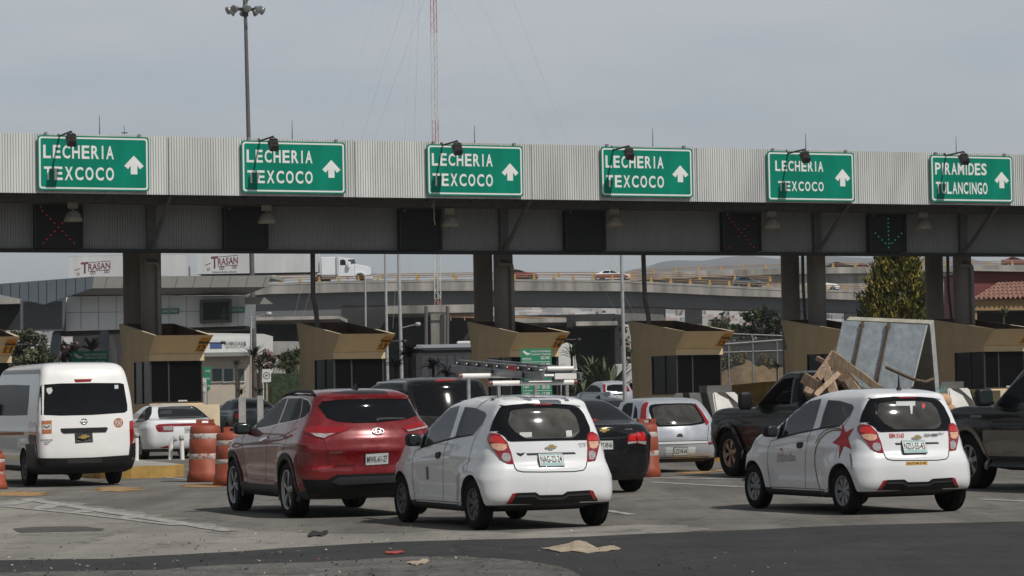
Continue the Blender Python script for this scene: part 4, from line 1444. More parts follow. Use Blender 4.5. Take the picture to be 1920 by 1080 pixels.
# ---------------------------------------------------------------- small white hatchback with a roof rack
def hatch_bulge(x, y, z):
 k = 0.0
 for yc in (0.0, 2.375):
  d = math.hypot(y - yc, (z - 0.29) * 1.0)
  k += 0.028 * math.exp(-((d - 0.36) / 0.13) ** 2)
 if 0.25 < z < 0.85:
  k -= 0.022 * math.exp(-((z - 0.5) / 0.13) ** 2) * (1 if 0.45 < y < 1.95 else 0.0)
 k += 0.012 * math.exp(-((z - (0.80 + 0.06 * (0.6 - y))) / 0.05) ** 2) * (1 if -0.3 < y < 2.2 else 0)
 return x + (k if x > 0 else -k) * min(1, abs(x) / 0.6), y, z
def hatch_taper(y, z):
 t = 1.0
 if y > 1.9: t -= 0.10 * ((y - 1.9) / 1.15) ** 2
 if y < 0.6 and z > 0.58: t -= 0.12 * min(1, (0.6 - y) / 0.9) ** 0.7 * min(1, (z - 0.58) / 0.42) ** 0.8
 return t
SPARK_LV = [
 (0.19, 0.10, 2.94, 0.68, 0.20, 0.28, 0.05, 0.20),
 (0.235, -0.20, 3.02, 0.74, 0.20, 0.30, 0.05, 0.22),
 (0.285, -0.50, 3.05, 0.76, 0.22, 0.30, 0.06, 0.22),
 (0.40, -0.575, 3.09, 0.775, 0.24, 0.34, 0.07, 0.25),
 (0.55, -0.59, 3.11, 0.785, 0.26, 0.30, 0.08, 0.27),
 (0.68, -0.575, 3.09, 0.79, 0.26, 0.30, 0.08, 0.28),
 (0.76, -0.52, 3.00, 0.79, 0.24, 0.36, 0.07, 0.28),
 (0.90, -0.50, 2.86, 0.78, 0.22, 0.36, 0.07, 0.28),
 (0.97, -0.49, 2.60, 0.77, 0.20, 0.34, 0.07, 0.25),
 (1.02, -0.48, 2.25, 0.755, 0.18, 0.30, 0.07, 0.2),
 (1.07, -0.465, 2.08, 0.74, 0.17, 0.28, 0.07, 0.18),
 (1.22, -0.40, 1.76, 0.685, 0.15, 0.25, 0.06, 0.15),
 (1.35, -0.335, 1.45, 0.635, 0.13, 0.22, 0.06, 0.12),
 (1.405, -0.33, 1.28, 0.605, 0.12, 0.20, 0.06, 0.10),
 (1.44, -0.31, 1.13, 0.565, 0.14, 0.20, 0.06, 0.10),
 (1.475, -0.16, 0.98, 0.50, 0.20, 0.20, 0.05, 0.08),
 (1.50, 0.10, 0.80, 0.40, 0.2, 0.2, 0.04, 0.06),
 (1.512, 0.30, 0.65, 0.20, 0.1, 0.1, 0.02, 0.03)]
A3 = lambda pts: zoomed(720, 680, 3.375, pts)
white_car = Car('hatchback_car', 'white hatchback with aluminium ladder on its white roof bars, plain white doors', 'car', (0.2366, 30.3485), 0.3841, SPARK_LV, 'white_paint', wheelbase=2.375, wheel_r=0.2865, arch_r=0.335, track=1.41, tyre_w=0.16, n=4, taper=hatch_taper, bulge=hatch_bulge, group='white hatchbacks of one model')
k = white_car
RW = A3([(742, 272), (900, 262), (1060, 260), (1180, 267), (1225, 280), (1262, 320), (1312, 432), (1287, 448), (1283, 490), (1000, 494), (786, 500), (765, 470), (735, 448), (668, 440), (690, 370), (720, 310)])
RI = A3([(800, 302), (900, 288), (1050, 286), (1170, 294), (1215, 345), (1240, 430), (1200, 476), (900, 480), (830, 440), (785, 385)])
W1 = A3([(258, 522), (275, 470), (300, 400), (345, 335), (400, 293), (480, 272), (440, 400), (415, 475), (330, 505)])
W2 = A3([(452, 468), (480, 370), (514, 280), (580, 287), (640, 312), (648, 330), (620, 390), (570, 452), (510, 463)])
k.cut_side([W1, W2])
RL = k.cut_rear(RI)
k.finish()
k.windscreen(RL)
import copy as _copy
def pose_clone(car, root):
 c = _copy.copy(car)
 c.root = root
 c.mw = root_matrix(root)
 c.inv = c.mw.inverted()
 c.camL = c.inv @ CAM
 return c
wb_ = ring_patch(k, 'window_border', RW, RI, 'dark_glass')
k.patch('rear_window', RI, 'clear_glass', off=0.0025, thick=0.001)
k.patch('side_window', W1, 'mid_glass', off=0.003, thick=0.002, mirror=True)
k.patch('side_window', W2, 'tint_glass', off=0.003, thick=0.002, mirror=True)
k.patch('quarter_window', A3([(232, 532), (256, 445), (300, 372), (276, 455), (256, 522)]), 'side_glass', off=0.003, mirror=True)
k.patch('pillar_trim', A3([(229, 545), (234, 528), (440, 472), (455, 466), (565, 452), (563, 460), (450, 480), (330, 512)]), 'black_plastic', off=0.004, mirror=True, step=3)
TL = A3([(658, 462), (672, 448), (700, 447), (735, 456), (780, 505), (805, 570), (822, 641), (780, 640), (735, 612), (700, 560), (672, 525), (655, 490)])
t = k.patch('tail_light', TL, 'red_lens', off=0.010, thick=0.016)
k.patch('brake_lens', A3([(672, 500), (680, 470), (705, 460), (738, 470), (762, 497), (768, 512), (720, 510)]), 'brake_lens', off=0.014, thick=0.006, parent=t)
k.patch('reversing_lens', A3([(676, 520), (700, 512), (745, 512), (774, 518), (776, 540), (758, 556), (725, 558), (695, 545)]), 'amber_lens', off=0.014, thick=0.006, parent=t)
k.patch('indicator_lens', A3([(742, 596), (752, 576), (772, 570), (794, 578), (803, 603), (796, 625), (770, 628), (750, 616)]), 'clear_lens', off=0.014, thick=0.006, parent=t)
TR = A3([(1287, 450), (1300, 440), (1318, 438), (1345, 455), (1363, 500), (1352, 560), (1336, 620), (1283, 628), (1286, 540), (1282, 480)])
t = k.patch('tail_light', TR, 'red_lens', off=0.010, thick=0.016)
k.patch('brake_lens', A3([(1290, 470), (1305, 455), (1325, 455), (1345, 475), (1350, 492), (1290, 494)]), 'brake_lens', off=0.014, thick=0.006, parent=t)
k.patch('reversing_lens', A3([(1292, 500), (1350, 498), (1352, 520), (1340, 540), (1318, 545), (1298, 535)]), 'amber_lens', off=0.014, thick=0.006, parent=t)
k.patch('indicator_lens', A3([(1290, 575), (1300, 560), (1320, 556), (1336, 570), (1334, 600), (1318, 616), (1296, 612)]), 'clear_lens', off=0.014, thick=0.006, parent=t)
k.patch('bumper_insert', A3([(752, 912), (788, 880), (838, 824), (960, 820), (985, 838), (1130, 835), (1160, 815), (1308, 806), (1345, 852), (1356, 890), (1240, 892), (1222, 884), (950, 898), (905, 912)]), 'black_plastic', off=0.006, thick=0.02)
k.patch('bumper_lip', A3([(838, 840), (955, 838), (985, 856), (1132, 852), (1162, 834), (1300, 826), (1302, 834), (1165, 842), (1134, 862), (982, 866), (952, 848), (836, 850)]), 'grey_plastic', off=0.014, thick=0.01)
k.patch('reflector', A3([(778, 888), (812, 828), (840, 824), (802, 888)]), 'red_lens', off=0.012, thick=0.012)
k.patch('reflector', A3([(1294, 812), (1320, 809), (1344, 858), (1322, 862)]), 'red_lens', off=0.012, thick=0.012)
k.patch('tailgate_handle', A3([(900, 573), (1205, 566), (1214, 578), (908, 586)]), 'grey_plastic', off=0.004, thick=0.004)
k.patch('plate_recess', A3([(930, 590), (1205, 580), (1242, 655), (1222, 668), (905, 676), (900, 650)]), 'white_paint', off=0.002, thick=0.002)
e = k.patch('emblem', A3([(1018, 537), (1040, 528), (1043, 519), (1072, 517), (1073, 526), (1095, 527), (1085, 541), (1071, 542), (1068, 550), (1040, 552), (1040, 543), (1022, 546)]), 'chrome', off=0.012, thick=0.012, sm=False)
k.patch('emblem_face', A3([(1024, 537), (1044, 530), (1047, 523), (1069, 521), (1070, 530), (1088, 530), (1081, 538), (1068, 539), (1065, 547), (1044, 548), (1043, 540), (1027, 543)]), 'gold', off=0.0135, thick=0.002, sm=False, parent=e)
k.seam('panel_gap', [A3([(822, 641), (830, 668), (846, 684), (880, 691), (1000, 692), (1200, 689), (1262, 680), (1278, 660), (1283, 628)])], w=0.011)
k.seam('panel_gap', [A3([(440, 400), (408, 490), (385, 540), (372, 640), (375, 760), (377, 876)]), A3([(232, 545), (200, 555), (182, 600), (178, 680), (186, 780), (198, 864)]), A3([(198, 866), (300, 872), (485, 887), (495, 840), (500, 790)]), A3([(648, 330), (620, 400), (585, 455), (560, 520), (540, 600), (520, 690)])], w=0.007, mirror=True)
k.patch('sill_trim', A3([(205, 905), (360, 920), (500, 936), (505, 946), (360, 932), (210, 918)]), 'black_plastic', off=0.003, mirror=True)
k.patch('door_handle', A3([(331, 580), (338, 568), (358, 565), (360, 580), (352, 603), (336, 608), (330, 598)]), 'black_plastic', off=0.016, thick=0.018, mirror=True)
k.patch('roof_spoiler', A3([(735, 266), (745, 258), (900, 245), (1060, 243), (1180, 250), (1238, 266), (1240, 276), (1180, 266), (1060, 258), (900, 259), (760, 272)]), 'white_paint', off=0.012, thick=0.02)
k.patch('high_brake_light', A3([(940, 262), (1060, 260), (1060, 268), (940, 270)]), 'red_lens', off=0.012, thick=0.01)
k.wheels('steel', 'steel_rim', 8)
P = k.hit(*A3([(192, 490)])[0])[0]
k.mirror((-0.845, 1.74, 1.0), 0.17, 0.12, 0.155)
k.seats([(1.25, 0.20, False), (0.35, 0.10, True)], 0.95)
b = MB().mat('grey_plastic')
for i in range(24):
 a0, a1 = 2 * math.pi * i / 24, 2 * math.pi * (i + 1) / 24
 f = lambda a: Vector((-0.36 + 0.17 * math.cos(a), 1.72 + 0.05 * math.sin(a), 0.98 + 0.16 * math.sin(a)))
 b.tube(f(a0), f(a1), 0.014, n=6)
b.build('steering_wheel', None, k.root, world=False)
star_root = dup(k.root, (4.6576, 32.4736, 0), 0.3721, 'white hatchback with a red star and gold curve on its rear side')
def only(root, names):
 for o in [o for o in bpy.data.objects if o.parent == root]:
  if o.name.split('.')[0] in names:
   yield o
star = pose_clone(k, star_root)
for o in list(only(star_root, ('wheel',))):
 for ch in [c for c in bpy.data.objects if c.parent == o and c.name.startswith('rim')]:
  me = ch.data.copy()
  for i, mm in enumerate(me.materials):
   if mm.name == 'steel_rim': me.materials[i] = M['cover_rim']
  ch.data = me
for o in list(only(star_root, ('side_window',))):
 me = o.data.copy(); me.materials[0] = M['tint_glass']; o.data = me
for o in list(only(star_root, ('rear_window',))):
 me = o.data.copy(); me.materials[0] = M['mid_glass']; o.data = me
k.plate(A3([(978, 580), (1128, 577), (1133, 655), (983, 659)]), 'NAG-22-24', foot='plate_green')
k.text('trim_badge', 'SPARK', A3([(1226, 510), (1278, 506), (1278, 514), (1226, 518)]), 'ink_grey', weight=0.02, off=0.012)
k.text('trim_badge', 'LT', A3([(1238, 524), (1278, 521), (1278, 529), (1238, 532)]), 'ink_grey', weight=0.02, off=0.012)
k.patch('winged_badge', A3([(838, 570), (866, 574), (893, 568), (880, 582), (866, 590), (852, 584)]), 'ink', off=0.008, sm=False)
k.patch('door_sticker', A3([(265, 660), (280, 655), (284, 735), (270, 742)]), 'ink_grey', off=0.003, thick=0.002)
k.patch('window_sticker', A3([(1150, 430), (1186, 428), (1190, 466), (1154, 470)]), 'sticker_white', off=0.004, thick=0.001)
k.patch('window_sticker', A3([(858, 442), (935, 440), (935, 470), (858, 476)]), 'sticker_white', off=0.004, thick=0.001)
def car_pt(car, px, py, yl):
 "point on the line of sight where the car's own y equals yl"
 d = (car.inv.to_3x3() @ raydir(px, py))
 t = (yl - car.camL.y) / d.y
 return car.camL + d * t
for yb, (lx, ly), (rx, ry), feet in ((0.05, (916, 719), (1072, 715), ((929, 750), (1136, 741))), (1.0, (864, 705), (1000, 703), ((868, 746), (1000, 742)))):
 L = car_pt(k, lx, ly, yb); 
 z = L.z
 rb = MB().mat('pvc_white')
 rb.tube((-0.50, yb, z), (0.50, yb, z), 0.030, n=14)
 bar = rb.build('roof_bar', None, k.root, world=False)
 for s in (-1, 1):
  b = MB().mat('dull_red')
  b.tube((s * 0.50, yb, z), (s * 0.54, yb, z), 0.032, n=12)
  b.build('bar_end_cap', None, bar, world=False)
 for s in (-1, 1):
  b = MB().mat('galv')
  zr = 1.475 if yb < 0.5 else 1.455
  b.box((s * 0.42 - 0.016, yb - 0.02, zr), (s * 0.42 + 0.016, yb + 0.02, z - 0.02))
  b.box((s * 0.43 - 0.07, yb - 0.045, zr - 0.012), (s * 0.43 + 0.07, yb + 0.045, zr + 0.004))
  b.build('bar_foot', None, bar, world=False)
b = MB().mat('black_plastic')
b.lathe([(0.035, 0.0), (0.03, 0.02), (0.014, 0.05), (0.011, 0.10), (0.004, 0.20), (0.001, 0.21)], (0.02, -0.02, 1.485), n=12)
b.build('roof_antenna', None, star_root, world=False)
B4 = lambda pts: zoomed(1340, 580, 2.7, pts)
s_ = star
s_.plate(B4([(948, 668), (1064, 666), (1066, 730), (953, 734)]), 'NZU-55-43', foot='plate_green')
s_.patch('red_star', B4([(648, 580), (664, 622), (706, 600), (676, 652), (694, 710), (655, 690), (628, 760), (632, 690), (596, 676), (636, 640)]), 'sticker_red', off=0.0035, thick=0.001, step=3)
s_.seam('gold_curve', [B4([(645, 612), (600, 612), (565, 626), (535, 655), (515, 695), (507, 740), (508, 790), (515, 830), (522, 870), (535, 910), (549, 940)])], w=0.020, m='gold_line', off=0.004)
s_.seam('grey_curve', [B4([(640, 606), (600, 600), (560, 612), (530, 640), (510, 680)])], w=0.014, m='ink_grey', off=0.0045)
s_.text('door_lettering', 'Imbodas', B4([(316, 706), (410, 728), (410, 768), (316, 775)]), 'logo_grey', off=0.004, weight=0.0)
s_.patch('small_star', B4([(337, 700), (340, 706), (345, 706), (341, 710), (343, 717), (337, 713), (331, 717), (333, 710), (329, 706), (335, 706)]), 'sticker_red', off=0.004, thick=0.001)
s_.text('tailgate_lettering', 'RIN 5143', B4([(884, 628), (957, 627), (957, 651), (884, 652)]), 'sticker_red', weight=0.02)
s_.text('tailgate_lettering', '5624 8888', B4([(1058, 629), (1126, 628), (1126, 643), (1058, 645)]), 'ink', weight=0.02, off=0.012)
s_.text('trim_badge', 'SPARK LT', B4([(1128, 624), (1160, 623), (1160, 634), (1128, 636)]), 'ink_grey', weight=0.02, off=0.012)
o = s_.patch('yellow_sticker', B4([(968, 772), (1077, 769), (1077, 786), (968, 789)]), 'sticker_yellow', off=0.003, thick=0.002)
s_.text('sticker_lettering', 'SEALFOAM 55 MZ', B4([(972, 773), (1073, 771), (1073, 783), (972, 786)]), 'ink', off=0.005, weight=0.01, parent=o)
s_.patch('window_sticker', B4([(918, 466), (1015, 465), (1015, 488), (918, 489)]), 'sticker_white', off=0.004, thick=0.001)
s_.patch('window_sticker', B4([(985, 470), (1003, 470), (1000, 530), (993, 530)]), 'sticker_white', off=0.0045, thick=0.001)
s_.patch('window_sticker', B4([(1050, 478), (1060, 474), (1066, 490), (1056, 506), (1049, 495)]), 'sticker_red', off=0.0045, thick=0.001)
s_.patch('door_mark', B4([(690, 728), (684, 734), (690, 790), (697, 815), (698, 770)]), 'ink_grey', off=0.003, thick=0.001)
# ---------------------------------------------------------------- red sport utility car
def suv_bulge(x, y, z):
 k = 0.0
 for yc in (0.0, 2.67):
  d = math.hypot(y - yc, z - 0.36)
  k += 0.022 * math.exp(-((d - 0.46) / 0.13) ** 2)
 if 0.4 < y < 2.3:
  k -= 0.025 * math.exp(-((z - 0.52) / 0.13) ** 2)
 k += 0.014 * math.exp(-((z - (0.93 - 0.03 * y)) / 0.045) ** 2)
 yy = y
 if y < -0.5:   # rear: crease under the lamps, recess for the plate
  yy = y + 0.025 * math.exp(-((z - 0.66) / 0.10) ** 2) - 0.02 * math.exp(-((z - 0.86) / 0.05) ** 2)
 return x + (k if x > 0 else -k) * min(1, abs(x) / 0.7), yy, z
def suv_taper(y, z):
 t = 1.0
 if y > 2.3: t -= 0.12 * ((y - 2.3) / 1.3) ** 2
 if y < 0.2 and z > 0.95: t -= 0.10 * min(1, (0.2 - y) / 0.8) * min(1, (z - 0.95) / 0.4)
 return t
TUC_LV = [
 (0.24, -0.60, 3.40, 0.82, 0.25, 0.35, 0.08, 0.2),
 (0.32, -0.74, 3.50, 0.885, 0.28, 0.38, 0.09, 0.25),
 (0.46, -0.83, 3.56, 0.905, 0.30, 0.40, 0.10, 0.28),
 (0.62, -0.86, 3.58, 0.915, 0.30, 0.40, 0.10, 0.28),
 (0.80, -0.85, 3.56, 0.915, 0.28, 0.40, 0.10, 0.28),
 (0.92, -0.845, 3.48, 0.91, 0.26, 0.40, 0.10, 0.28),
 (1.00, -0.83, 3.25, 0.90, 0.25, 0.40, 0.10, 0.25),
 (1.06, -0.80, 2.75, 0.89, 0.24, 0.35, 0.10, 0.22),
 (1.10, -0.78, 2.40, 0.875, 0.22, 0.30, 0.10, 0.2),
 (1.25, -0.67, 2.02, 0.80, 0.20, 0.28, 0.09, 0.16),
 (1.40, -0.56, 1.65, 0.735, 0.18, 0.25, 0.08, 0.14),
 (1.49, -0.53, 1.38, 0.695, 0.16, 0.22, 0.08, 0.12),
 (1.535, -0.535, 1.22, 0.665, 0.16, 0.2, 0.08, 0.1),
 (1.58, -0.46, 1.05, 0.60, 0.2, 0.2, 0.07, 0.1),
 (1.62, -0.20, 0.80, 0.48, 0.2, 0.2, 0.05, 0.06),
 (1.635, 0.10, 0.55, 0.25, 0.1, 0.1, 0.03, 0.03)]
red = Car('sport_utility_car', 'dark red sport utility car with silver spoked wheels beside the orange barrels', 'car', (-2.0676, 34.4851), 0.3633, TUC_LV, 'red_paint', wheelbase=2.67, wheel_r=0.355, arch_r=0.40, track=1.62, tyre_w=0.225, n=4, taper=suv_taper, bulge=suv_bulge)
k = red
C2 = lambda pts: zoomed(400, 680, 3.6, pts)
k.finish()
k.patch('rear_window', C2([(708, 292), (735, 266), (900, 250), (1130, 244), (1310, 248), (1335, 290), (1372, 358), (1290, 385), (1100, 405), (950, 408), (840, 398), (765, 372), (730, 322)]), 'dark_glass', off=0.008, thick=0.014)
k.patch('side_window', C2([(285, 442), (305, 380), (370, 304), (450, 254), (498, 240), (465, 330), (434, 410), (360, 430)]), 'side_glass', off=0.003, mirror=True)
k.patch('side_window', C2([(446, 408), (478, 330), (508, 242), (598, 242), (590, 320), (575, 380), (510, 396)]), 'side_glass', off=0.003, mirror=True)
k.patch('quarter_window', C2([(584, 376), (600, 320), (606, 246), (640, 258), (656, 290), (648, 332), (612, 368)]), 'side_glass', off=0.003, mirror=True)
k.seam('window_trim', [C2([(270, 452), (360, 436), (440, 416), (575, 386), (620, 368), (655, 332), (662, 290), (642, 254), (600, 237), (500, 235), (445, 248)])], w=0.010, m='chrome', mirror=True)
t = k.patch('tail_light', C2([(612, 458), (655, 435), (735, 428), (930, 440), (905, 458), (830, 480), (745, 516), (690, 502), (645, 482)]), 'red_lens', off=0.012, thick=0.02)
k.patch('reversing_lens', C2([(660, 476), (745, 482), (822, 478), (745, 511), (692, 500)]), 'clear_lens', off=0.016, thick=0.008, parent=t)
t = k.patch('tail_light', C2([(1273, 440), (1330, 415), (1395, 399), (1440, 392), (1460, 420), (1440, 445), (1310, 470)]), 'red_lens', off=0.012, thick=0.02)
k.patch('reversing_lens', C2([(1300, 458), (1360, 448), (1440, 430), (1430, 444), (1315, 467)]), 'clear_lens', off=0.016, thick=0.008, parent=t)
k.patch('plate_recess', C2([(975, 600), (1225, 598), (1228, 688), (985, 694)]), 'red_paint', off=0.003, thick=0.002)
k.plate(C2([(1022, 618), (1178, 606), (1178, 682), (1030, 690)]), 'MWK-61-27', frame='ink')
b = MB().mat('chrome')
p, nn = k.hit(*C2([(1110, 465)])[0])
ux = Vector((1, 0, 0)); ux = (ux - nn * ux.dot(nn)).normalized(); uy = nn.cross(ux)
for i in range(28):
 a0, a1 = 2 * math.pi * i / 28, 2 * math.pi * (i + 1) / 28
 f = lambda a: p + nn * 0.012 + ux * 0.075 * math.cos(a) + uy * 0.042 * math.sin(a)
 b.tube(f(a0), f(a1), 0.009, n=6)
b.tube(p + nn * .012 + ux * -0.035 + uy * -0.03, p + nn * .012 + ux * -0.02 + uy * 0.032, 0.008)
b.tube(p + nn * .012 + ux * 0.02 + uy * -0.032, p + nn * .012 + ux * 0.035 + uy * 0.03, 0.008)
b.tube(p + nn * .012 + ux * -0.03 + uy * -0.004, p + nn * .012 + ux * 0.03 + uy * 0.004, 0.008)
b.build('emblem', None, k.root, world=False)
k.text('maker_lettering', 'HYUNDAI', C2([(792, 600), (886, 598), (886, 611), (792, 613)]), 'chrome', off=0.008, weight=0.01)
k.patch('bumper_cladding', C2([(598, 786), (640, 790), (770, 790), (832, 757), (1240, 742), (1400, 735), (1400, 900), (1230, 912), (1100, 896), (960, 930), (700, 936), (640, 900)]), 'black_plastic', off=0.005, thick=0.02)
k.patch('skid_plate', C2([(800, 806), (842, 775), (1225, 760), (1230, 806), (850, 824)]), 'grey_plastic', off=0.013, thick=0.012)
k.patch('reflector', C2([(655, 697), (825, 690), (790, 722), (668, 726)]), 'red_lens', off=0.006, thick=0.01)
k.seam('panel_gap', [C2([(745, 516), (760, 570), (775, 640), (782, 694)]), C2([(782, 694), (960, 690)])], w=0.008)
k.seam('panel_gap', [C2([(434, 410), (400, 450), (375, 490), (360, 560), (355, 700), (356, 850)]), C2([(285, 442), (225, 460), (195, 520), (195, 600), (220, 720), (235, 825)]), C2([(575, 380), (520, 460), (490, 520), (470, 590)])], w=0.008, mirror=True)
k.seam('body_crease', [C2([(200, 540), (320, 530), (470, 490), (560, 440)])], w=0.02, m='red_paint', off=0.006, mirror=True)
def arc_poly(yc, zc, r0, r1, a0, a1, n=22):
 o = [(yc + r1 * math.cos(R(a0 + (a1 - a0) * i / n)), zc + r1 * math.sin(R(a0 + (a1 - a0) * i / n))) for i in range(n + 1)]
 i_ = [(yc + r0 * math.cos(R(a1 + (a0 - a1) * i / n)), zc + r0 * math.sin(R(a1 + (a0 - a1) * i / n))) for i in range(n + 1)]
 return o + i_
def side_band(car, name, yc, zc, r0, r1, a0, a1, m, off=0.012, depth=0.05, n=24, both=True):
 for sg in ((-1, 1) if both else (-1,)):
  b = MB().mat(m)
  rows = []
  for i in range(n + 1):
   a = R(a0 + (a1 - a0) * i / n)
   row = []
   for r, oo in ((r0, -depth), (r0, off), (r1, off), (r1, -0.01)):
    q = Vector((sg * 3, yc + r * math.cos(a), max(0.2, zc + r * math.sin(a))))
    loc, nor, ii, tt = car.bvh.ray_cast(q, Vector((-sg, 0, 0)))
    if loc is None: loc = Vector((sg * car.half * 0.97, q.y, q.z))
    row.append(Vector((loc.x + sg * oo, q.y, q.z)))
   rows.append(row)
  for ra, rb in zip(rows[:-1], rows[1:]):
   for j in range(3):
    b.quad(ra[j], ra[j + 1], rb[j + 1], rb[j])
  b.build(name, None, car.root, world=False)
for yc in (0.0, 2.67):
 side_band(k, 'arch_moulding', yc, 0.355, 0.395, 0.475, -18, 198, 'black_plastic')
b = k.patch('sill_cladding', [(0.44, 0.25), (2.22, 0.25), (2.22, 0.42), (2.0, 0.40), (0.7, 0.40), (0.44, 0.46)], 'black_plastic', off=0.012, thick=0.02, local=('x', -1), mirror=True)
k.patch('door_handle', C2([(315, 524), (340, 508), (372, 500), (370, 512), (345, 524), (322, 538)]), 'chrome', off=0.02, thick=0.02, mirror=True)
k.patch('door_handle', C2([(480, 500), (500, 490), (528, 484), (526, 494), (505, 502), (484, 512)]), 'red_paint', off=0.02, thick=0.02, mirror=True)
k.wheels('alloy', 'alloy', 5)
k.mirror((-0.97, 1.95, 1.13), 0.22, 0.14, 0.16)
for s in (-1, 1):
 b = MB().mat('black_plastic')
 pts = [(s * 0.62, -0.30, 1.555), (s * 0.61, -0.15, 1.60), (s * 0.61, 0.5, 1.615), (s * 0.61, 1.0, 1.58), (s * 0.62, 1.15, 1.53)]
 b.path([Vector(p) for p in pts], 0.022, 8)
 b.build('roof_rail', None, k.root, world=False)
b = MB().mat('black_plastic')
b.add([(-0.03, -0.12, 1.61), (0.03, -0.12, 1.61), (0.03, 0.06, 1.625), (-0.03, 0.06, 1.625), (0, -0.13, 1.70), (0, -0.09, 1.70)], [(0, 1, 4), (1, 2, 5, 4), (2, 3, 5), (3, 0, 4, 5), (0, 3, 2, 1)])
b.build('roof_antenna', None, k.root, world=False)
k.patch('roof_glass', C2([(790, 205), (900, 188), (1080, 184), (1160, 190), (1180, 208), (1000, 212)]), 'dark_glass', off=0.003)
k.patch('spoiler_lip', C2([(735, 264), (745, 240), (900, 224), (1130, 220), (1300, 228), (1318, 246), (1130, 240), (900, 246)]), 'red_paint', off=0.02, thick=0.03)
k.seam('rear_wiper', [C2([(1105, 396), (1110, 382), (1180, 378), (1290, 380)])], w=0.025, m='ink', off=0.012)
# ---------------------------------------------------------------- high-roofed white van
def van_bulge(x, y, z):
 k = 0.0
 for yc in (0.0, 3.2):
  d = math.hypot(y - yc, z - 0.36)
  k += 0.012 * math.exp(-((d - 0.44) / 0.10) ** 2)
 k += 0.012 * math.exp(-((z - 1.02) / 0.04) ** 2)
 return x + (k if x > 0 else -k) * min(1, abs(x) / 0.7), y, z
VAN_LV = [
 (0.26, -1.17, 4.1, 0.8, 0.2, 0.3, 0.06, 0.2),
 (0.33, -1.37, 4.2, 0.87, 0.2, 0.3, 0.07, 0.2),
 (0.6, -1.42, 4.25, 0.905, 0.2, 0.3, 0.07, 0.2),
 (0.95, -1.4, 4.21, 0.905, 0.16, 0.3, 0.07, 0.2),
 (1.15, -1.38, 4.1, 0.9, 0.14, 0.3, 0.07, 0.2),
 (1.55, -1.32, 3.7, 0.875, 0.13, 0.3, 0.07, 0.2),
 (1.85, -1.25, 3.35, 0.835, 0.12, 0.3, 0.07, 0.2),
 (2.1, -1.17, 3.05, 0.785, 0.13, 0.3, 0.06, 0.15),
 (2.2, -1.1, 2.85, 0.74, 0.15, 0.3, 0.06, 0.1),
 (2.265, -0.97, 2.55, 0.65, 0.2, 0.3, 0.05, 0.1),
 (2.295, -0.52, 2.25, 0.4, 0.2, 0.2, 0.03, 0.05),
 (2.3, -0.12, 1.95, 0.15, 0.1, 0.1, 0.01, 0.02)]
van = Car('passenger_van', 'white high-roofed passenger van with wide dark rear window and black bumper', 'van', place((0.79, 0, 0), 212, 906.5, 0.39), 0.39, VAN_LV, 'van_white', wheelbase=3.2, wheel_r=0.335, arch_r=0.39, track=1.6, tyre_w=0.2, n=4, bulge=van_bulge)
k = van
V1 = lambda pts: zoomed(0, 660, 4.0, pts)
k.finish()
k.patch('rear_window', V1([(300, 262), (312, 246), (450, 236), (700, 232), (900, 233), (928, 240), (955, 400), (955, 440), (935, 455), (700, 472), (460, 478), (310, 472), (286, 458), (284, 430)]), 'dark_glass', off=0.003)
k.patch('side_window', V1([(-330, 262), (-180, 250), (-60, 248), (-60, 476), (-180, 480), (-330, 484)]), 'side_glass', off=0.003, mirror=True)
k.patch('side_window', V1([(-45, 250), (100, 246), (222, 250), (214, 380), (204, 474), (80, 478), (-45, 478)]), 'side_glass', off=0.003, mirror=True)
t = k.patch('high_brake_light', V1([(556, 206), (690, 203), (680, 222), (566, 226)]), 'red_lens', off=0.010, thick=0.012)
t = k.patch('tail_light', V1([(216, 524), (262, 528), (274, 560), (274, 700), (222, 696), (212, 620)]), 'red_lens', off=0.008, thick=0.014)
k.patch('reversing_lens', V1([(222, 620), (268, 622), (270, 665), (224, 662)]), 'grey_plastic', off=0.012, thick=0.008, parent=t)
t = k.patch('tail_light', V1([(970, 520), (992, 512), (1000, 540), (1004, 640), (990, 690), (974, 690)]), 'red_lens', off=0.008, thick=0.014)
k.patch('brake_lens', V1([(976, 528), (992, 524), (997, 550), (978, 556)]), 'brake_lens', off=0.012, thick=0.008, parent=t)
k.patch('rear_bumper', V1([(205, 690), (275, 700), (285, 796), (480, 796), (700, 790), (965, 772), (975, 690), (1003, 680), (1003, 800), (980, 862), (930, 884), (500, 906), (300, 912), (215, 900)]), 'black_plastic', off=0.035, thick=0.05)
k.patch('bumper_step', V1([(500, 802), (760, 796), (758, 826), (505, 832)]), 'ink', off=0.04, thick=0.01)
k.patch('tailgate_handle', V1([(455, 574), (800, 564), (808, 575), (795, 600), (480, 610), (460, 598)]), 'black_plastic', off=0.014, thick=0.02)
k.plate(V1([(564, 614), (692, 604), (692, 674), (566, 680)]), 'MORELIA', base='ink', inkm='ink_grey', ty=(0.08, 0.2))
k.patch('plate_emblem', V1([(582, 640), (606, 630), (610, 622), (648, 620), (650, 628), (672, 628), (660, 642), (644, 644), (640, 652), (606, 654), (604, 646), (586, 648)]), 'gold', off=0.05, thick=0.01, sm=False)
b = MB().mat('chrome')
p, nn = k.hit(*V1([(630, 520)])[0])
ux = Vector((1, 0, 0)); ux = (ux - nn * ux.dot(nn)).normalized(); uy = nn.cross(ux)
for i in range(24):
 a0, a1 = 2 * math.pi * i / 24, 2 * math.pi * (i + 1) / 24
 f = lambda a: p + nn * 0.012 + ux * 0.055 * math.cos(a) + uy * 0.05 * math.sin(a)
 b.tube(f(a0), f(a1), 0.007, n=6)
b.tube(p + nn * .012 - ux * 0.07, p + nn * .012 + ux * 0.07, 0.010)
b.build('emblem', None, k.root, world=False)
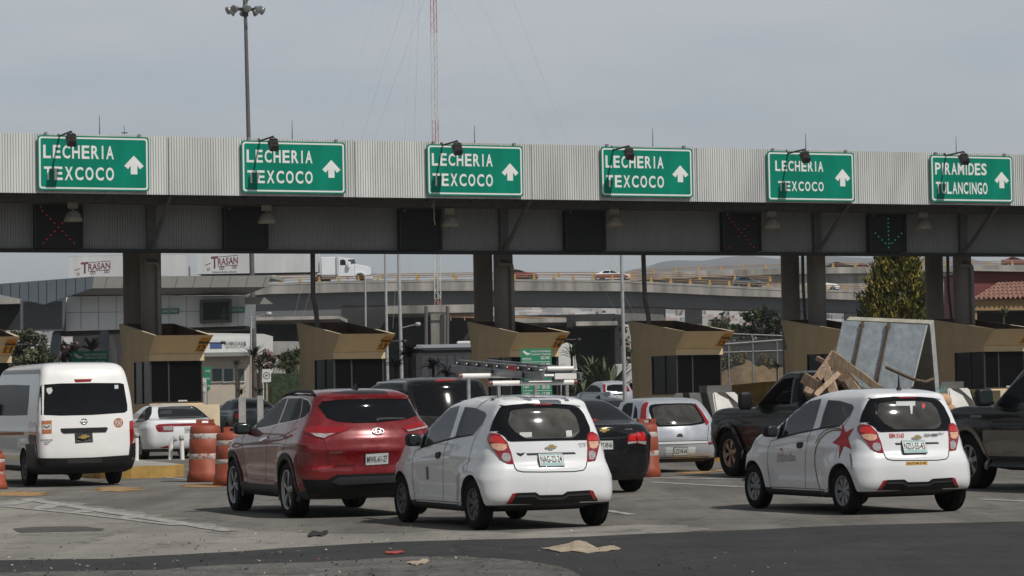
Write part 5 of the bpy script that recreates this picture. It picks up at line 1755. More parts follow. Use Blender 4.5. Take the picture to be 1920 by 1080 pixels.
o = k.patch('route_sticker', V1([(312, 516), (388, 513), (388, 612), (314, 615)]), 'sticker_brown', off=0.003, thick=0.002)
k.patch('sticker_band', V1([(318, 545), (384, 543), (384, 580), (318, 582)]), 'sticker_white', off=0.004, thick=0.001, parent=o)
k.seam('sticker_wing', [V1([(326, 556), (350, 568), (376, 553)])], w=0.02, m='ink', off=0.006, parent=o)
k.text('van_lettering', 'RUTA 74 SANTA CLARA', V1([(306, 655), (396, 652), (396, 666), (306, 669)]), 'ink', off=0.004, weight=0.01)
k.text('van_lettering', 'TULTEPEC', V1([(324, 672), (380, 670), (380, 681), (324, 683)]), 'ink', off=0.004, weight=0.01)
k.text('van_lettering', 'MEX', V1([(336, 686), (366, 685), (366, 695), (336, 696)]), 'ink', off=0.004, weight=0.01)
circ = [(888 + 36 * math.cos(R(10 * i)), 531 + 36 * math.sin(R(10 * i))) for i in range(36)]
o = k.patch('round_sticker', V1(circ), 'sticker_brown', off=0.003, thick=0.002)
k.text('sticker_lettering', 'PU42', V1([(864, 510), (914, 509), (914, 554), (864, 556)]), 'sticker_white', off=0.005, weight=0.02, parent=o)
k.patch('window_sticker', V1([(350, 272), (386, 266), (394, 290), (384, 310), (368, 318), (354, 304), (348, 286)]), 'sticker_white', off=0.005, thick=0.001)
k.patch('window_sticker', V1([(858, 248), (886, 247), (887, 275), (859, 277)]), 'sticker_white', off=0.005, thick=0.001)
k.seam('panel_gap', [V1([(285, 700), (284, 560), (276, 480), (280, 300)])], w=0.008)
k.patch('side_stripe', V1([(-300, 610), (180, 600), (180, 622), (-300, 632)]), 'sticker_brown', off=0.003, mirror=True)
k.wheels('steel', 'steel_rim', 8)
k.mirror((-1.0, 3.0, 1.45), 0.2, 0.13, 0.25)
# ---------------------------------------------------------------- three-box and five-door cars in the queue
def waist(zc, amp=0.012, wb=2.65, wr=0.31, flare=0.015):
 def f(x, y, z):
  k = amp * math.exp(-((z - zc) / 0.05) ** 2)
  for yc in (0.0, wb):
   d = math.hypot(y - yc, z - wr)
   k += flare * math.exp(-((d - wr - 0.08) / 0.11) ** 2)
  return x + (k if x > 0 else -k) * min(1, abs(x) / 0.7), y, z
 return f
def end_taper(yf0=2.2, amt=0.12, yr0=0.0, ramt=0.06):
 def f(y, z):
  t = 1.0
  if y > yf0: t -= amt * ((y - yf0) / 1.3) ** 2
  if y < yr0: t -= ramt * ((yr0 - y) / 0.9) ** 2
  return t
 return f
SEDAN_LV = [
 (0.20, -0.70, 3.40, 0.80, 0.25, 0.35, 0.10, 0.2),
 (0.28, -0.86, 3.52, 0.86, 0.30, 0.35, 0.12, 0.2),
 (0.48, -0.95, 3.60, 0.885, 0.30, 0.38, 0.13, 0.25),
 (0.70, -0.965, 3.60, 0.89, 0.28, 0.38, 0.13, 0.25),
 (0.86, -0.955, 3.45, 0.885, 0.26, 0.38, 0.13, 0.25),
 (0.96, -0.95, 3.10, 0.85, 0.30, 0.35, 0.12, 0.22),
 (1.02, -0.93, 2.70, 0.825, 0.34, 0.3, 0.12, 0.2),
 (1.05, -0.87, 2.45, 0.805, 0.34, 0.3, 0.12, 0.2),
 (1.07, -0.65, 2.25, 0.785, 0.26, 0.28, 0.10, 0.18),
 (1.10, -0.46, 2.10, 0.765, 0.16, 0.26, 0.08, 0.16),
 (1.20, -0.22, 1.82, 0.715, 0.14, 0.24, 0.07, 0.14),
 (1.32, 0.06, 1.48, 0.645, 0.14, 0.22, 0.06, 0.12),
 (1.40, 0.28, 1.20, 0.585, 0.16, 0.2, 0.05, 0.1),
 (1.45, 0.50, 0.98, 0.48, 0.18, 0.18, 0.04, 0.08),
 (1.475, 0.68, 0.86, 0.2, 0.08, 0.08, 0.02, 0.03)]
HATCH_LV = [
 (0.19, -0.30, 2.95, 0.72, 0.2, 0.3, 0.06, 0.2),
 (0.27, -0.52, 3.05, 0.79, 0.24, 0.32, 0.08, 0.22),
 (0.45, -0.62, 3.12, 0.815, 0.28, 0.34, 0.10, 0.25),
 (0.62, -0.63, 3.12, 0.825, 0.28, 0.34, 0.10, 0.25),
 (0.78, -0.60, 3.02, 0.82, 0.26, 0.34, 0.10, 0.25),
 (0.88, -0.57, 2.75, 0.81, 0.24, 0.32, 0.10, 0.22),
 (0.95, -0.54, 2.30, 0.795, 0.22, 0.3, 0.10, 0.2),
 (1.02, -0.50, 2.02, 0.765, 0.20, 0.28, 0.09, 0.18),
 (1.15, -0.41, 1.72, 0.71, 0.17, 0.25, 0.08, 0.15),
 (1.28, -0.29, 1.42, 0.65, 0.15, 0.22, 0.07, 0.12),
 (1.36, -0.20, 1.18, 0.60, 0.14, 0.2, 0.07, 0.1),
 (1.40, -0.12, 1.02, 0.54, 0.16, 0.2, 0.06, 0.08),
 (1.43, 0.08, 0.85, 0.42, 0.18, 0.18, 0.05, 0.06),
 (1.445, 0.25, 0.65, 0.2, 0.1, 0.1, 0.02, 0.03)]
D6 = lambda pts: zoomed(1040, 700, 4.697, pts)
blk = Car('sedan_car', 'black sedan with gold emblem and red tail lights beside the lone orange barrel', 'car', place((0.72, 0, 0), 1179, 921, 0.40), 0.40, [[r[0], r[1], r[2], r[3] * 0.955] + list(r[4:]) for r in SEDAN_LV], 'black_paint', wheelbase=2.685, wheel_r=0.325, track=1.5, tyre_w=0.2, n=3, taper=end_taper(ramt=0.09), bulge=waist(0.86))
k = blk
k.finish()
k.patch('rear_window', D6([(150, 330), (200, 262), (250, 248), (380, 245), (470, 262), (560, 330), (672, 430), (500, 434), (250, 432), (180, 420), (110, 410)]), 'dark_glass', off=0.003)
t = k.patch('tail_light', D6([(636, 600), (645, 548), (665, 532), (705, 526), (722, 518), (760, 512), (790, 520), (804, 560), (806, 600), (800, 632), (720, 616), (640, 626)]), 'red_lens', off=0.010, thick=0.016)
k.patch('brake_lens', D6([(722, 530), (750, 520), (782, 526), (794, 560), (780, 588), (742, 590), (724, 570)]), 'brake_lens', off=0.014, thick=0.008, parent=t)
k.patch('brake_lens', D6([(648, 560), (670, 540), (706, 538), (716, 560), (704, 590), (660, 594)]), 'brake_lens', off=0.014, thick=0.008, parent=t)
k.patch('reversing_lens', D6([(640, 604), (712, 596), (716, 612), (640, 624)]), 'clear_lens', off=0.014, thick=0.008, parent=t)
k.patch('reversing_lens', D6([(726, 594), (798, 598), (798, 628), (730, 612)]), 'clear_lens', off=0.014, thick=0.008, parent=t)
k.patch('chrome_strip', D6([(200, 566), (380, 570), (560, 566), (636, 556), (636, 562), (560, 573), (380, 577), (200, 573)]), 'grey_plastic', off=0.006, thick=0.008)
k.plate(D6([(376, 596), (510, 592), (512, 670), (378, 670)]), 'MYT-89-06')
e = k.patch('emblem', D6([(392, 500), (412, 492), (418, 484), (452, 484), (456, 492), (486, 494), (474, 506), (456, 508), (450, 520), (420, 522), (416, 512), (396, 512)]), 'gold', off=0.012, thick=0.014, sm=False)
k.text('trim_badge', 'CRUZE', D6([(614, 489), (680, 487), (680, 499), (614, 501)]), 'ink_grey', off=0.012, weight=0.02)
k.text('window_lettering', 'TURBO', D6([(304, 405), (378, 405), (378, 426), (304, 427)]), 'sticker_red', off=0.006, weight=0.02)
k.seam('panel_gap', [D6([(250, 460), (500, 456), (690, 448)]), D6([(640, 640), (625, 690), (560, 700), (300, 700)]), D6([(470, 870), (680, 868), (800, 850)]), D6([(480, 800), (600, 826), (670, 822)])], w=0.012)
b = MB().mat('black_plastic')
b.tube((0.05, 0.35, 1.42), (0.05, 0.10, 1.60), 0.006, 0.003, 6)
b.build('roof_antenna', None, k.root, world=False)
k.wheels('alloy', 'alloy', 5)
k.mirror((-0.96, 1.75, 1.02))
sil = Car('hatchback_car', 'silver hatchback with rounded rear and red lamp pillars behind the lone orange barrel', 'car', place((0.70, 0, 0), 1320, 883, 0.40), 0.40, HATCH_LV, 'silver_paint', wheelbase=2.49, wheel_r=0.29, track=1.43, tyre_w=0.18, n=3, taper=end_taper(1.9), bulge=waist(0.8, wb=2.49, wr=0.29))
k = sil
S_RW = D6([(832, 290), (850, 275), (960, 268), (1100, 264), (1222, 266), (1262, 310), (1310, 380), (1338, 440), (1200, 460), (1050, 468), (900, 470), (860, 420), (830, 330)])
S_RI = D6([(860, 300), (960, 280), (1100, 274), (1212, 278), (1260, 340), (1305, 425), (1180, 448), (1050, 455), (920, 455), (880, 410)])
S_S1 = D6([(592, 330), (608, 282), (640, 262), (690, 262), (684, 330), (672, 394), (630, 372)])
k.cut_rear(S_RI)
k.finish()
k.windscreen([(p.x, p.z) for p in k.hits(S_RI)])
ring_patch(k, 'window_border', S_RW, S_RI, 'dark_glass')
k.patch('rear_window', S_RI, 'mid_glass', off=0.0025, thick=0.001)
k.patch('side_window', S_S1, 'side_glass', off=0.003, mirror=True)
k.patch('side_window', D6([(690, 396), (700, 330), (710, 280), (728, 320), (728, 398)]), 'side_glass', off=0.003, mirror=True)
k.patch('side_window', D6([(520, 285), (545, 265), (580, 262), (560, 300)]), 'side_glass', off=0.003, mirror=True)
t = k.patch('tail_light', D6([(752, 398), (762, 320), (778, 272), (805, 256), (826, 260), (808, 320), (806, 400), (790, 410)]), 'red_lens', off=0.010, thick=0.014)
t = k.patch('tail_light', D6([(1228, 268), (1240, 268), (1290, 330), (1330, 390), (1356, 430), (1350, 452), (1330, 454), (1315, 410), (1270, 330)]), 'red_lens', off=0.010, thick=0.014)
k.plate(D6([(1046, 656), (1168, 652), (1168, 716), (1046, 718)]), 'LZZ-95-64')
k.patch('plate_recess', D6([(975, 650), (1042, 650), (1042, 720), (978, 722)]), 'plate_white', off=0.004, thick=0.003)
k.patch('plate_recess', D6([(1172, 648), (1240, 646), (1238, 712), (1172, 716)]), 'plate_white', off=0.004, thick=0.003)
k.patch('tailgate_handle', D6([(1075, 560), (1080, 540), (1095, 530), (1112, 530), (1126, 540), (1130, 560)]), 'ink', off=0.006, thick=0.006)
k.patch('bumper_strip', D6([(905, 604), (1100, 600), (1340, 596), (1340, 610), (1100, 622), (908, 626)]), 'white_paint', off=0.012, thick=0.014)
k.patch('reflector', D6([(1354, 606), (1392, 602), (1392, 620), (1356, 624)]), 'red_lens', off=0.012, thick=0.012)
k.seam('panel_gap', [D6([(895, 600), (1100, 598), (1345, 592), (1356, 460)]), D6([(930, 740), (1150, 742), (1390, 728)])], w=0.012)
k.wheels('cover', 'cover_rim', 6)
k.seats([(1.2, 0.22, False), (0.3, 0.08, True)], 0.90)
k.mirror((-0.9, 1.7, 0.98))
E8 = lambda pts: zoomed(220, 700, 4.909, pts)
wht = Car('sedan_car', 'white sedan with red light bar across the boot stopped behind yellow kerb', 'car', place((-0.84, 0, 0), 272, 861, 0.36), 0.36, [[a[0] * 1.01, a[1] * 1.05, a[2], a[3] * 1.15] + list(a[4:]) for a in SEDAN_LV], 'white_paint', wheelbase=2.7, wheel_r=0.34, track=1.74, tyre_w=0.2, n=3, taper=end_taper(), bulge=waist(0.86))
k = wht
k.finish()
k.patch('rear_window', E8([(372, 350), (378, 312), (500, 304), (700, 302), (790, 304), (830, 340), (868, 404), (700, 412), (500, 418), (392, 418), (378, 400)]), 'dark_glass', off=0.003)
k.patch('side_window', E8([(170, 450), (200, 400), (240, 345), (275, 318), (300, 304), (318, 312), (316, 370), (290, 425), (240, 445)]), 'side_glass', off=0.003, mirror=True)
t = k.patch('tail_light', E8([(352, 480), (380, 470), (440, 466), (500, 462), (516, 500), (516, 534), (440, 538), (380, 536), (360, 510)]), 'red_lens', off=0.010, thick=0.014)
k.patch('reversing_lens', E8([(420, 490), (505, 484), (510, 524), (425, 526)]), 'clear_lens', off=0.014, thick=0.008, parent=t)
t = k.patch('tail_light', E8([(852, 462), (940, 452), (944, 480), (940, 520), (870, 528), (856, 500)]), 'red_lens', off=0.010, thick=0.014)
k.patch('reversing_lens', E8([(868, 484), (930, 478), (930, 508), (874, 514)]), 'clear_lens', off=0.014, thick=0.008, parent=t)
k.patch('light_bar', E8([(502, 462), (700, 458), (852, 456), (852, 476), (700, 482), (506, 486)]), 'red_lens', off=0.009, thick=0.012)
k.plate(E8([(622, 500), (742, 496), (742, 544), (624, 548)]), 'WAH 77-42')
k.patch('reflector', E8([(395, 686), (440, 670), (470, 664), (472, 684), (430, 690)]), 'red_lens', off=0.01, thick=0.012)
k.patch('window_sticker', E8([(395, 346), (500, 342), (500, 374), (395, 378)]), 'grey_plastic', off=0.005, thick=0.001)
k.patch('bumper_insert', E8([(430, 740), (520, 728), (700, 722), (900, 716), (920, 745), (700, 760), (440, 770)]), 'black_plastic', off=0.006, thick=0.012)
k.seam('panel_gap', [E8([(392, 424), (600, 420), (900, 412)]), E8([(210, 440), (185, 520), (178, 640), (180, 760)])], w=0.012)
k.wheels('cover', 'cover_rim', 6)
k.mirror((-0.97, 1.8, 1.04))
G7 = lambda pts: zoomed(660, 690, 6.4, pts)
MPV_LV = [
 (0.24, -0.75, 3.75, 0.86, 0.25, 0.35, 0.08, 0.2),
 (0.34, -0.92, 3.85, 0.94, 0.28, 0.38, 0.10, 0.25),
 (0.60, -1.00, 3.92, 0.96, 0.28, 0.38, 0.10, 0.25),
 (0.90, -0.99, 3.85, 0.96, 0.26, 0.38, 0.10, 0.25),
 (1.05, -0.97, 3.4, 0.95, 0.24, 0.36, 0.10, 0.22),
 (1.13, -0.95, 2.9, 0.93, 0.22, 0.3, 0.10, 0.2),
 (1.30, -0.88, 2.5, 0.87, 0.20, 0.28, 0.10, 0.16),
 (1.55, -0.76, 2.0, 0.79, 0.17, 0.25, 0.09, 0.14),
 (1.68, -0.70, 1.6, 0.73, 0.15, 0.22, 0.08, 0.12),
 (1.745, -0.62, 1.3, 0.66, 0.17, 0.2, 0.08, 0.1),
 (1.79, -0.30, 1.0, 0.50, 0.2, 0.2, 0.05, 0.06),
 (1.805, 0.05, 0.7, 0.25, 0.1, 0.1, 0.03, 0.03)]
mpv = Car('people_carrier', 'dark grey people carrier with sun glint on its tailgate between red and white cars', 'car', (-1.36, 46.8), 0.38, [[r[0] * 1.035, r[1], r[2], r[3] * 0.99] + list(r[4:]) for r in MPV_LV], 'grey_paint', wheelbase=3.05, wheel_r=0.34, track=1.64, tyre_w=0.22, n=3, taper=end_taper(2.5, yr0=0.2))
k = mpv
k.finish()
k.patch('rear_window', G7([(735, 330), (740, 172), (900, 160), (1250, 155), (1500, 165), (1560, 260), (1600, 360), (1590, 560), (1300, 575), (1000, 580), (800, 570)]), 'dark_glass', off=0.003)
k.patch('side_window', G7([(230, 250), (350, 195), (480, 180), (610, 190), (610, 300), (540, 330), (380, 330)]), 'side_glass', off=0.003, mirror=True)
k.patch('high_brake_light', G7([(1000, 140), (1240, 132), (1240, 158), (1000, 170)]), 'red_lens', off=0.012, thick=0.012)
for s in (-1, 1):
 b = MB().mat('chrome')
 b.path([Vector((s * 0.66, -0.45, 1.70)), Vector((s * 0.66, -0.3, 1.79)), Vector((s * 0.66, 1.2, 1.79)), Vector((s * 0.66, 1.35, 1.72))], 0.022, 8)
 b.build('roof_rail', None, k.root, world=False)
k.wheels('alloy', 'alloy', 5)
k.mirror((-1.02, 2.3, 1.15))
navy = Car('sedan_car', 'dark blue sedan hidden behind the black sedan, roof showing', 'car', (1.95, 55.5), 0.40, SEDAN_LV, 'navy_paint', wheelbase=2.685, wheel_r=0.32, track=1.55, n=3, taper=end_taper())
k = navy
k.finish()
k.patch('rear_window', [(-0.55, 1.10), (0.55, 1.10), (0.46, 1.38), (-0.46, 1.38)], 'dark_glass', local=('y', -1))
k.patch('side_window', [(-0.3, 1.08), (2.0, 1.06), (1.5, 1.32), (0.9, 1.38), (0.3, 1.36)], 'side_glass', local=('x', -1), mirror=True)
b = MB().mat('black_plastic')
b.add([(-0.03, 0.42, 1.43), (0.03, 0.42, 1.43), (0.03, 0.58, 1.455), (-0.03, 0.58, 1.455), (0, 0.40, 1.51), (0, 0.44, 1.51)], [(0, 1, 4), (1, 2, 5, 4), (2, 3, 5), (3, 0, 4, 5), (0, 3, 2, 1)])
b.build('roof_antenna', None, k.root, world=False)
k.wheels('alloy', 'alloy', 5)
F4 = lambda pts: zoomed(1020, 560, 5.4, pts)
HB2 = [[r[0]] + list(r[1:]) for r in HATCH_LV]
fg = at(1145, 735, 122)
far_h = Car('hatchback_car', 'small silver hatchback with red lamp columns leaving past the plants', 'car', (fg.x + 0.15, 122.0), 0.38, HB2, 'silver_paint', wheelbase=2.49, wheel_r=0.29, track=1.43, n=3, z0=ground_z(0, 122) + 0.03, taper=end_taper(1.9))
k = far_h
k.finish()
k.patch('rear_window', F4([(628, 930), (640, 880), (700, 868), (810, 868), (840, 905), (858, 940), (740, 946)]), 'dark_glass', off=0.003)
k.patch('side_window', F4([(345, 940), (400, 892), (460, 872), (530, 880), (572, 910), (575, 945), (450, 945)]), 'side_glass', off=0.003, mirror=True)
k.patch('tail_light', F4([(596, 870), (622, 868), (628, 940), (604, 950)]), 'red_lens', off=0.015, thick=0.02)
k.patch('tail_light', F4([(828, 880), (842, 880), (872, 935), (850, 942)]), 'red_lens', off=0.015, thick=0.02)
k.plate(F4([(735, 985), (800, 983), (800, 1008), (735, 1010)]), 'MXT-40')
k.patch('tailgate_handle', F4([(705, 964), (832, 960), (832, 974), (705, 977)]), 'ink', off=0.01, thick=0.01)
k.wheels('cover', 'cover_rim', 6)
dk = at(465, 755, 92)
dark2 = Car('sedan_car', 'dark grey sedan seen between the two grey posts behind the red car', 'car', (dk.x + 0.35, 90.0), 0.38, SEDAN_LV, 'navy_paint', wheelbase=2.685, wheel_r=0.32, track=1.55, n=3, z0=ground_z(0, 90), taper=end_taper())
k = dark2
k.finish()
k.patch('rear_window', [(-0.60, 1.08), (0.60, 1.08), (0.48, 1.39), (-0.48, 1.39)], 'dark_glass', local=('y', -1))
k.patch('side_window', [(-0.3, 1.08), (2.0, 1.06), (1.5, 1.32), (0.9, 1.38), (0.3, 1.36)], 'side_glass', local=('x', -1), mirror=True)
k.patch('tail_light', [(-0.80, 0.8), (-0.50, 0.84), (-0.50, 0.96), (-0.80, 0.96)], 'red_lens', local=('y', -1), off=0.01)
k.patch('tail_light', [(0.80, 0.8), (0.50, 0.84), (0.50, 0.96), (0.80, 0.96)], 'red_lens', local=('y', -1), off=0.01)
k.wheels('alloy', 'alloy', 5)
P3 = at(250, 762, 96)
pale = Car('hatchback_car', 'white car half hidden behind the high-roofed white van', 'car', (P3.x + 0.05, 96.0), 0.36, [[r[0] * 1.12] + list(r[1:]) for r in HATCH_LV], 'white_paint', wheelbase=2.49, wheel_r=0.3, track=1.45, n=3, z0=ground_z(0, 96), taper=end_taper(1.9))
k = pale
k.finish()
k.patch('rear_window', [(-0.58, 1.1), (0.58, 1.1), (0.48, 1.46), (-0.48, 1.46)], 'dark_glass', local=('y', -1))
k.patch('side_window', [(-0.2, 1.1), (1.9, 1.1), (1.3, 1.45), (0.1, 1.47)], 'side_glass', local=('x', -1), mirror=True)
k.patch('tail_light', [(0.58, 0.7), (0.72, 0.7), (0.70, 1.05), (0.58, 1.05)], 'red_lens', local=('y', -1), off=0.01)
k.patch('tail_light', [(-0.58, 0.7), (-0.72, 0.7), (-0.70, 1.05), (-0.58, 1.05)], 'red_lens', local=('y', -1), off=0.01)
k.wheels('cover', 'cover_rim', 6)
# ---------------------------------------------------------------- pickups
PK_LV = [
 (0.42, -1.15, 4.05, 0.86, 0.12, 0.25, 0.02, 0.10),
 (0.52, -1.25, 4.18, 0.94, 0.12, 0.28, 0.02, 0.12),
 (0.75, -1.28, 4.25, 0.985, 0.12, 0.28, 0.02, 0.14),
 (0.95, -1.28, 4.24, 0.985, 0.10, 0.28, 0.02, 0.14),
 (1.10, -1.27, 4.18, 0.97, 0.10, 0.28, 0.02, 0.14),
 (1.17, -1.26, 4.08, 0.955, 0.10, 0.28, 0.02, 0.14),
 (1.215, -1.25, 3.90, 0.92, 0.08, 0.28, 0.02, 0.14),
 (1.235, -1.24, 3.60, 0.88, 0.06, 0.2, 0.01, 0.10)]
def cab_levels(yr, yf, top):
 return [
 (1.12, yr, yf + 0.10, 0.955, 0.08, 0.2, 0.02, 0.12),
 (1.24, yr, yf + 0.02, 0.94, 0.08, 0.2, 0.02, 0.12),
 (1.29, yr + 0.01, yf - 0.06, 0.93, 0.08, 0.2, 0.02, 0.12),
 (1.55, yr + 0.07, yf - 0.38, 0.865, 0.09, 0.2, 0.03, 0.12),
 (top - 0.10, yr + 0.13, yf - 0.68, 0.79, 0.10, 0.2, 0.04, 0.10),
 (top - 0.03, yr + 0.20, yf - 0.85, 0.73, 0.14, 0.2, 0.04, 0.10),
 (top, yr + 0.45, yf - 1.05, 0.50, 0.18, 0.18, 0.03, 0.05),
 (top + 0.008, yr + 0.6, yf - 1.15, 0.2, 0.1, 0.1, 0.01, 0.02)]
def pk_bulge(x, y, z):
 k = 0.0
 for yc in (0.0, 3.2):
  d = math.hypot(y - yc, z - 0.42)
  k += 0.03 * math.exp(-((d - 0.52) / 0.10) ** 2)
 k -= 0.015 * math.exp(-((z - 1.02) / 0.05) ** 2)
 return x + (k if x > 0 else -k) * min(1, abs(x) / 0.8), y, z
H4 = lambda pts: zoomed(1340, 680, 4.5, pts)
def make_pickup(label, pos, yaw, paintm, cab_y, top, wheel_r, rim, mats_lower=None):
 c = Car('pickup_truck', label, 'pickup truck', pos, yaw, PK_LV, paintm, wheelbase=3.2, wheel_r=wheel_r, arch_r=wheel_r * 1.14, track=1.68, tyre_w=0.28, n=3, bulge=pk_bulge)
 bed = MB(); bed.box((-0.80, -1.18, 0.80), (0.80, cab_y[0] - 0.06, 2.0))
 c.cuts.append(raw_mesh(bed.v, bed.f, ['interior'], 'bed'))
 c.finish()
 body_bvh = c.bvh
 vs_, fs = loft(cab_levels(cab_y[0], cab_y[1], top), 4)
 c.cab_raw = raw_mesh(vs_, fs, [paintm, 'interior'], 'cab')
 c.cab_bvh = BVHTree.FromPolygons(vs_, fs)
 c.wheels('truck', rim, 6)
 return c
pk = make_pickup('black pickup truck with a bronze front wheel carrying wood and a wrapped slab', place((-0.85, 3.2, 0), 1380, 893, 0.40), 0.40, 'pickup_black', (0.62, 2.46), 1.86, 0.42, 'brass_rim')
k = pk
k.bvh = k.cab_bvh
WD = [(0.98, 1.29), (2.20, 1.27), (1.76, 1.56), (1.42, 1.73), (1.08, 1.75)]     # door window in the (y,z) plane
WR = [(0.72, 1.33), (0.92, 1.30), (0.98, 1.73), (0.82, 1.73)]
RWp = [(-0.66, 1.32), (0.66, 1.32), (0.56, 1.72), (-0.56, 1.72)]
b = MB(); b.prism([(-1.4, y, z) for y, z in WD], (2.8, 0, 0))
b2 = MB(); b2.prism([(x, 0.2, z) for x, z in RWp], (0, 3.5, 0))
cabm = boolean(k.cab_raw, [raw_mesh(b.v, b.f, ['interior'], 'c1'), raw_mesh(b2.v, b2.f, ['interior'], 'c2')])
smooth(cabm, 40)
link('cab', cabm, k.root, world=False)
k.patch('side_window', [(y * 1.0, z) for y, z in WD], 'clear_glass', local=('x', 1), off=0.003, thick=0.002)
k.patch('side_window', WR, 'side_glass', local=('x', -1), off=0.003, mirror=True)
k.patch('rear_window', RWp, 'tint_glass', local=('y', -1), off=0.003, thick=0.002)
k.patch('windscreen', [(-0.78, 1.30), (0.78, 1.30), (0.62, 1.72), (-0.62, 1.72)], 'clear_glass', local=('y', 1), off=0.003, thick=0.002)
b = MB().mat('black_plastic')
for s in (-1, 1):
 b2 = MB().mat('black_plastic')
 b2.pillow((s * 1.16, 2.2, 1.36), 0.13, 0.07, 0.16, 0.5)
 b2.box((s * 1.12 - 0.12 * (1 if s > 0 else 0) - 0.02, 2.2, 1.26), (s * 1.12 + 0.12 * (1 if s < 0 else 0) + 0.02, 2.24, 1.32))
 b2.build('side_mirror', None, k.root, world=False)
for s in (-1, 1):
 for i in range(20):
  pass
b = MB().mat('grey_plastic')
for i in range(20):
 a0, a1 = 2 * math.pi * i / 20, 2 * math.pi * (i + 1) / 20
 f = lambda a: Vector((-0.40 + 0.19 * math.cos(a), 1.95 + 0.06 * math.sin(a), 1.32 + 0.18 * math.sin(a)))
 b.tube(f(a0), f(a1), 0.016, n=6)
b.build('steering_wheel', None, k.root, world=False)
for x in (-0.4, 0.4):
 b = MB().mat('seat'); b.pillow((x, 1.15, 1.30), 0.24, 0.08, 0.22, 0.45); o = b.build('seat', None, k.root, world=False)
 b = MB().mat('seat'); b.pillow((x, 1.13, 1.59), 0.12, 0.05, 0.08, 0.5); b.build('headrest', None, o, world=False)
k.bvh = BVHTree.FromObject(k.body, bpy.context.evaluated_depsgraph_get()) if False else k.bvh
vs_, fs = loft(PK_LV, 3, None, pk_bulge)
k.bvh = BVHTree.FromPolygons(vs_, fs)
for yc in (0.0, 3.2):
 side_band(k, 'wheel_flare', yc, 0.42, 0.475, 0.56, -10, 190, 'pickup_black', off=0.04)
k.patch('headlight', [(3.85, 1.02), (4.15, 1.02), (4.12, 1.14), (3.80, 1.16)], 'clear_lens', local=('x', -1), off=0.006, mirror=True)
k.patch('front_bumper', [(3.98, 0.52), (4.22, 0.52), (4.24, 0.78), (4.02, 0.78)], 'chrome', local=('x', -1), off=0.02, mirror=True)
k.patch('tail_light', [(-0.96, 0.92), (-0.80, 0.85), (-0.80, 1.14), (-0.96, 1.14)], 'red_lens', local=('y', -1), off=0.006)
k.patch('tail_light', [(0.96, 0.92), (0.80, 0.85), (0.80, 1.14), (0.96, 1.14)], 'red_lens', local=('y', -1), off=0.006)
k.patch('door_panel', [(0.66, 0.58), (2.26, 0.58), (2.30, 1.10), (0.66, 1.12)], 'pickup_black', local=('x', -1), off=0.006, mirror=True)
k.patch('door_handle', [(0.78, 1.02), (0.98, 1.02), (0.98, 1.08), (0.78, 1.08)], 'pickup_black', local=('x', -1), off=0.03, thick=0.03, mirror=True)
k.patch('running_board', [(0.75, 0.44), (2.45, 0.44), (2.45, 0.50), (0.75, 0.50)], 'black_plastic', local=('x', -1), off=0.12, thick=0.16, mirror=True)
I5 = lambda pts: zoomed(1740, 660, 3.856, pts)
p2 = make_pickup('black and tan pickup truck cut by the right edge of the view', place((-0.86, 3.2, 0), 1829, 916, 0.37), 0.37, 'pickup_black', (-0.05, 2.75), 1.88, 0.41, 'alloy')
k = p2
link('cab', k.cab_raw, k.root, world=False); smooth(k.cab_raw, 40)
k.bvh = k.cab_bvh
k.patch('side_window', [(1.10, 1.29), (2.46, 1.27), (2.02, 1.56), (1.70, 1.74), (1.14, 1.77)], 'side_glass', local=('x', -1), off=0.003, mirror=True)
k.patch('side_window', [(0.12, 1.31), (1.02, 1.29), (1.06, 1.77), (0.28, 1.75)], 'side_glass', local=('x', -1), off=0.003, mirror=True)
k.patch('rear_window', RWp, 'dark_glass', local=('y', -1), off=0.003)
k.patch('windscreen', [(-0.78, 1.40), (0.78, 1.40), (0.62, 1.78), (-0.62, 1.78)], 'dark_glass', local=('y', 1), off=0.003)
for s in (-1, 1):
 b2 = MB().mat('black_plastic')
 b2.pillow((s * 1.15, 2.42, 1.36), 0.13, 0.07, 0.13, 0.4)
 b2.box((s * 1.05 - 0.08, 2.42, 1.25), (s * 1.05 + 0.08, 2.46, 1.30))
 o = b2.build('side_mirror', None, k.root, world=False)
 b2 = MB().mat('mirror_green'); b2.pillow((s * 1.15, 2.355, 1.37), 0.10, 0.012, 0.10, 0.4); b2.build('mirror_glass', None, o, world=False)
k.bvh = BVHTree.FromPolygons(vs_, fs)
for yc in (0.0, 3.2):
 side_band(k, 'wheel_flare', yc, 0.41, 0.47, 0.545, -12, 192, 'tan_paint', off=0.02)
k.patch('lower_panel', [(0.50, 0.50), (2.72, 0.50), (2.72, 0.88), (0.50, 0.88)], 'tan_paint', local=('x', -1), off=0.006, mirror=True)
k.patch('door_panel', [(1.06, 0.60), (2.48, 0.60), (2.50, 1.10), (1.06, 1.12)], 'pickup_black', local=('x', -1), off=0.003, mirror=True)
k.patch('running_board', [(0.6, 0.36), (2.6, 0.36), (2.6, 0.44), (0.6, 0.44)], 'grey_plastic', local=('x', -1), off=0.14, thick=0.18, mirror=True)
k.patch('headlight', [(3.85, 1.0), (4.15, 0.98), (4.12, 1.12), (3.80, 1.14)], 'clear_lens', local=('x', -1), off=0.006, mirror=True)
k.patch('fender_badge', [(2.78, 1.06), (3.1, 1.06), (3.1, 1.10), (2.78, 1.10)], 'ink_grey', local=('x', -1), off=0.008, thick=0.006, mirror=True)
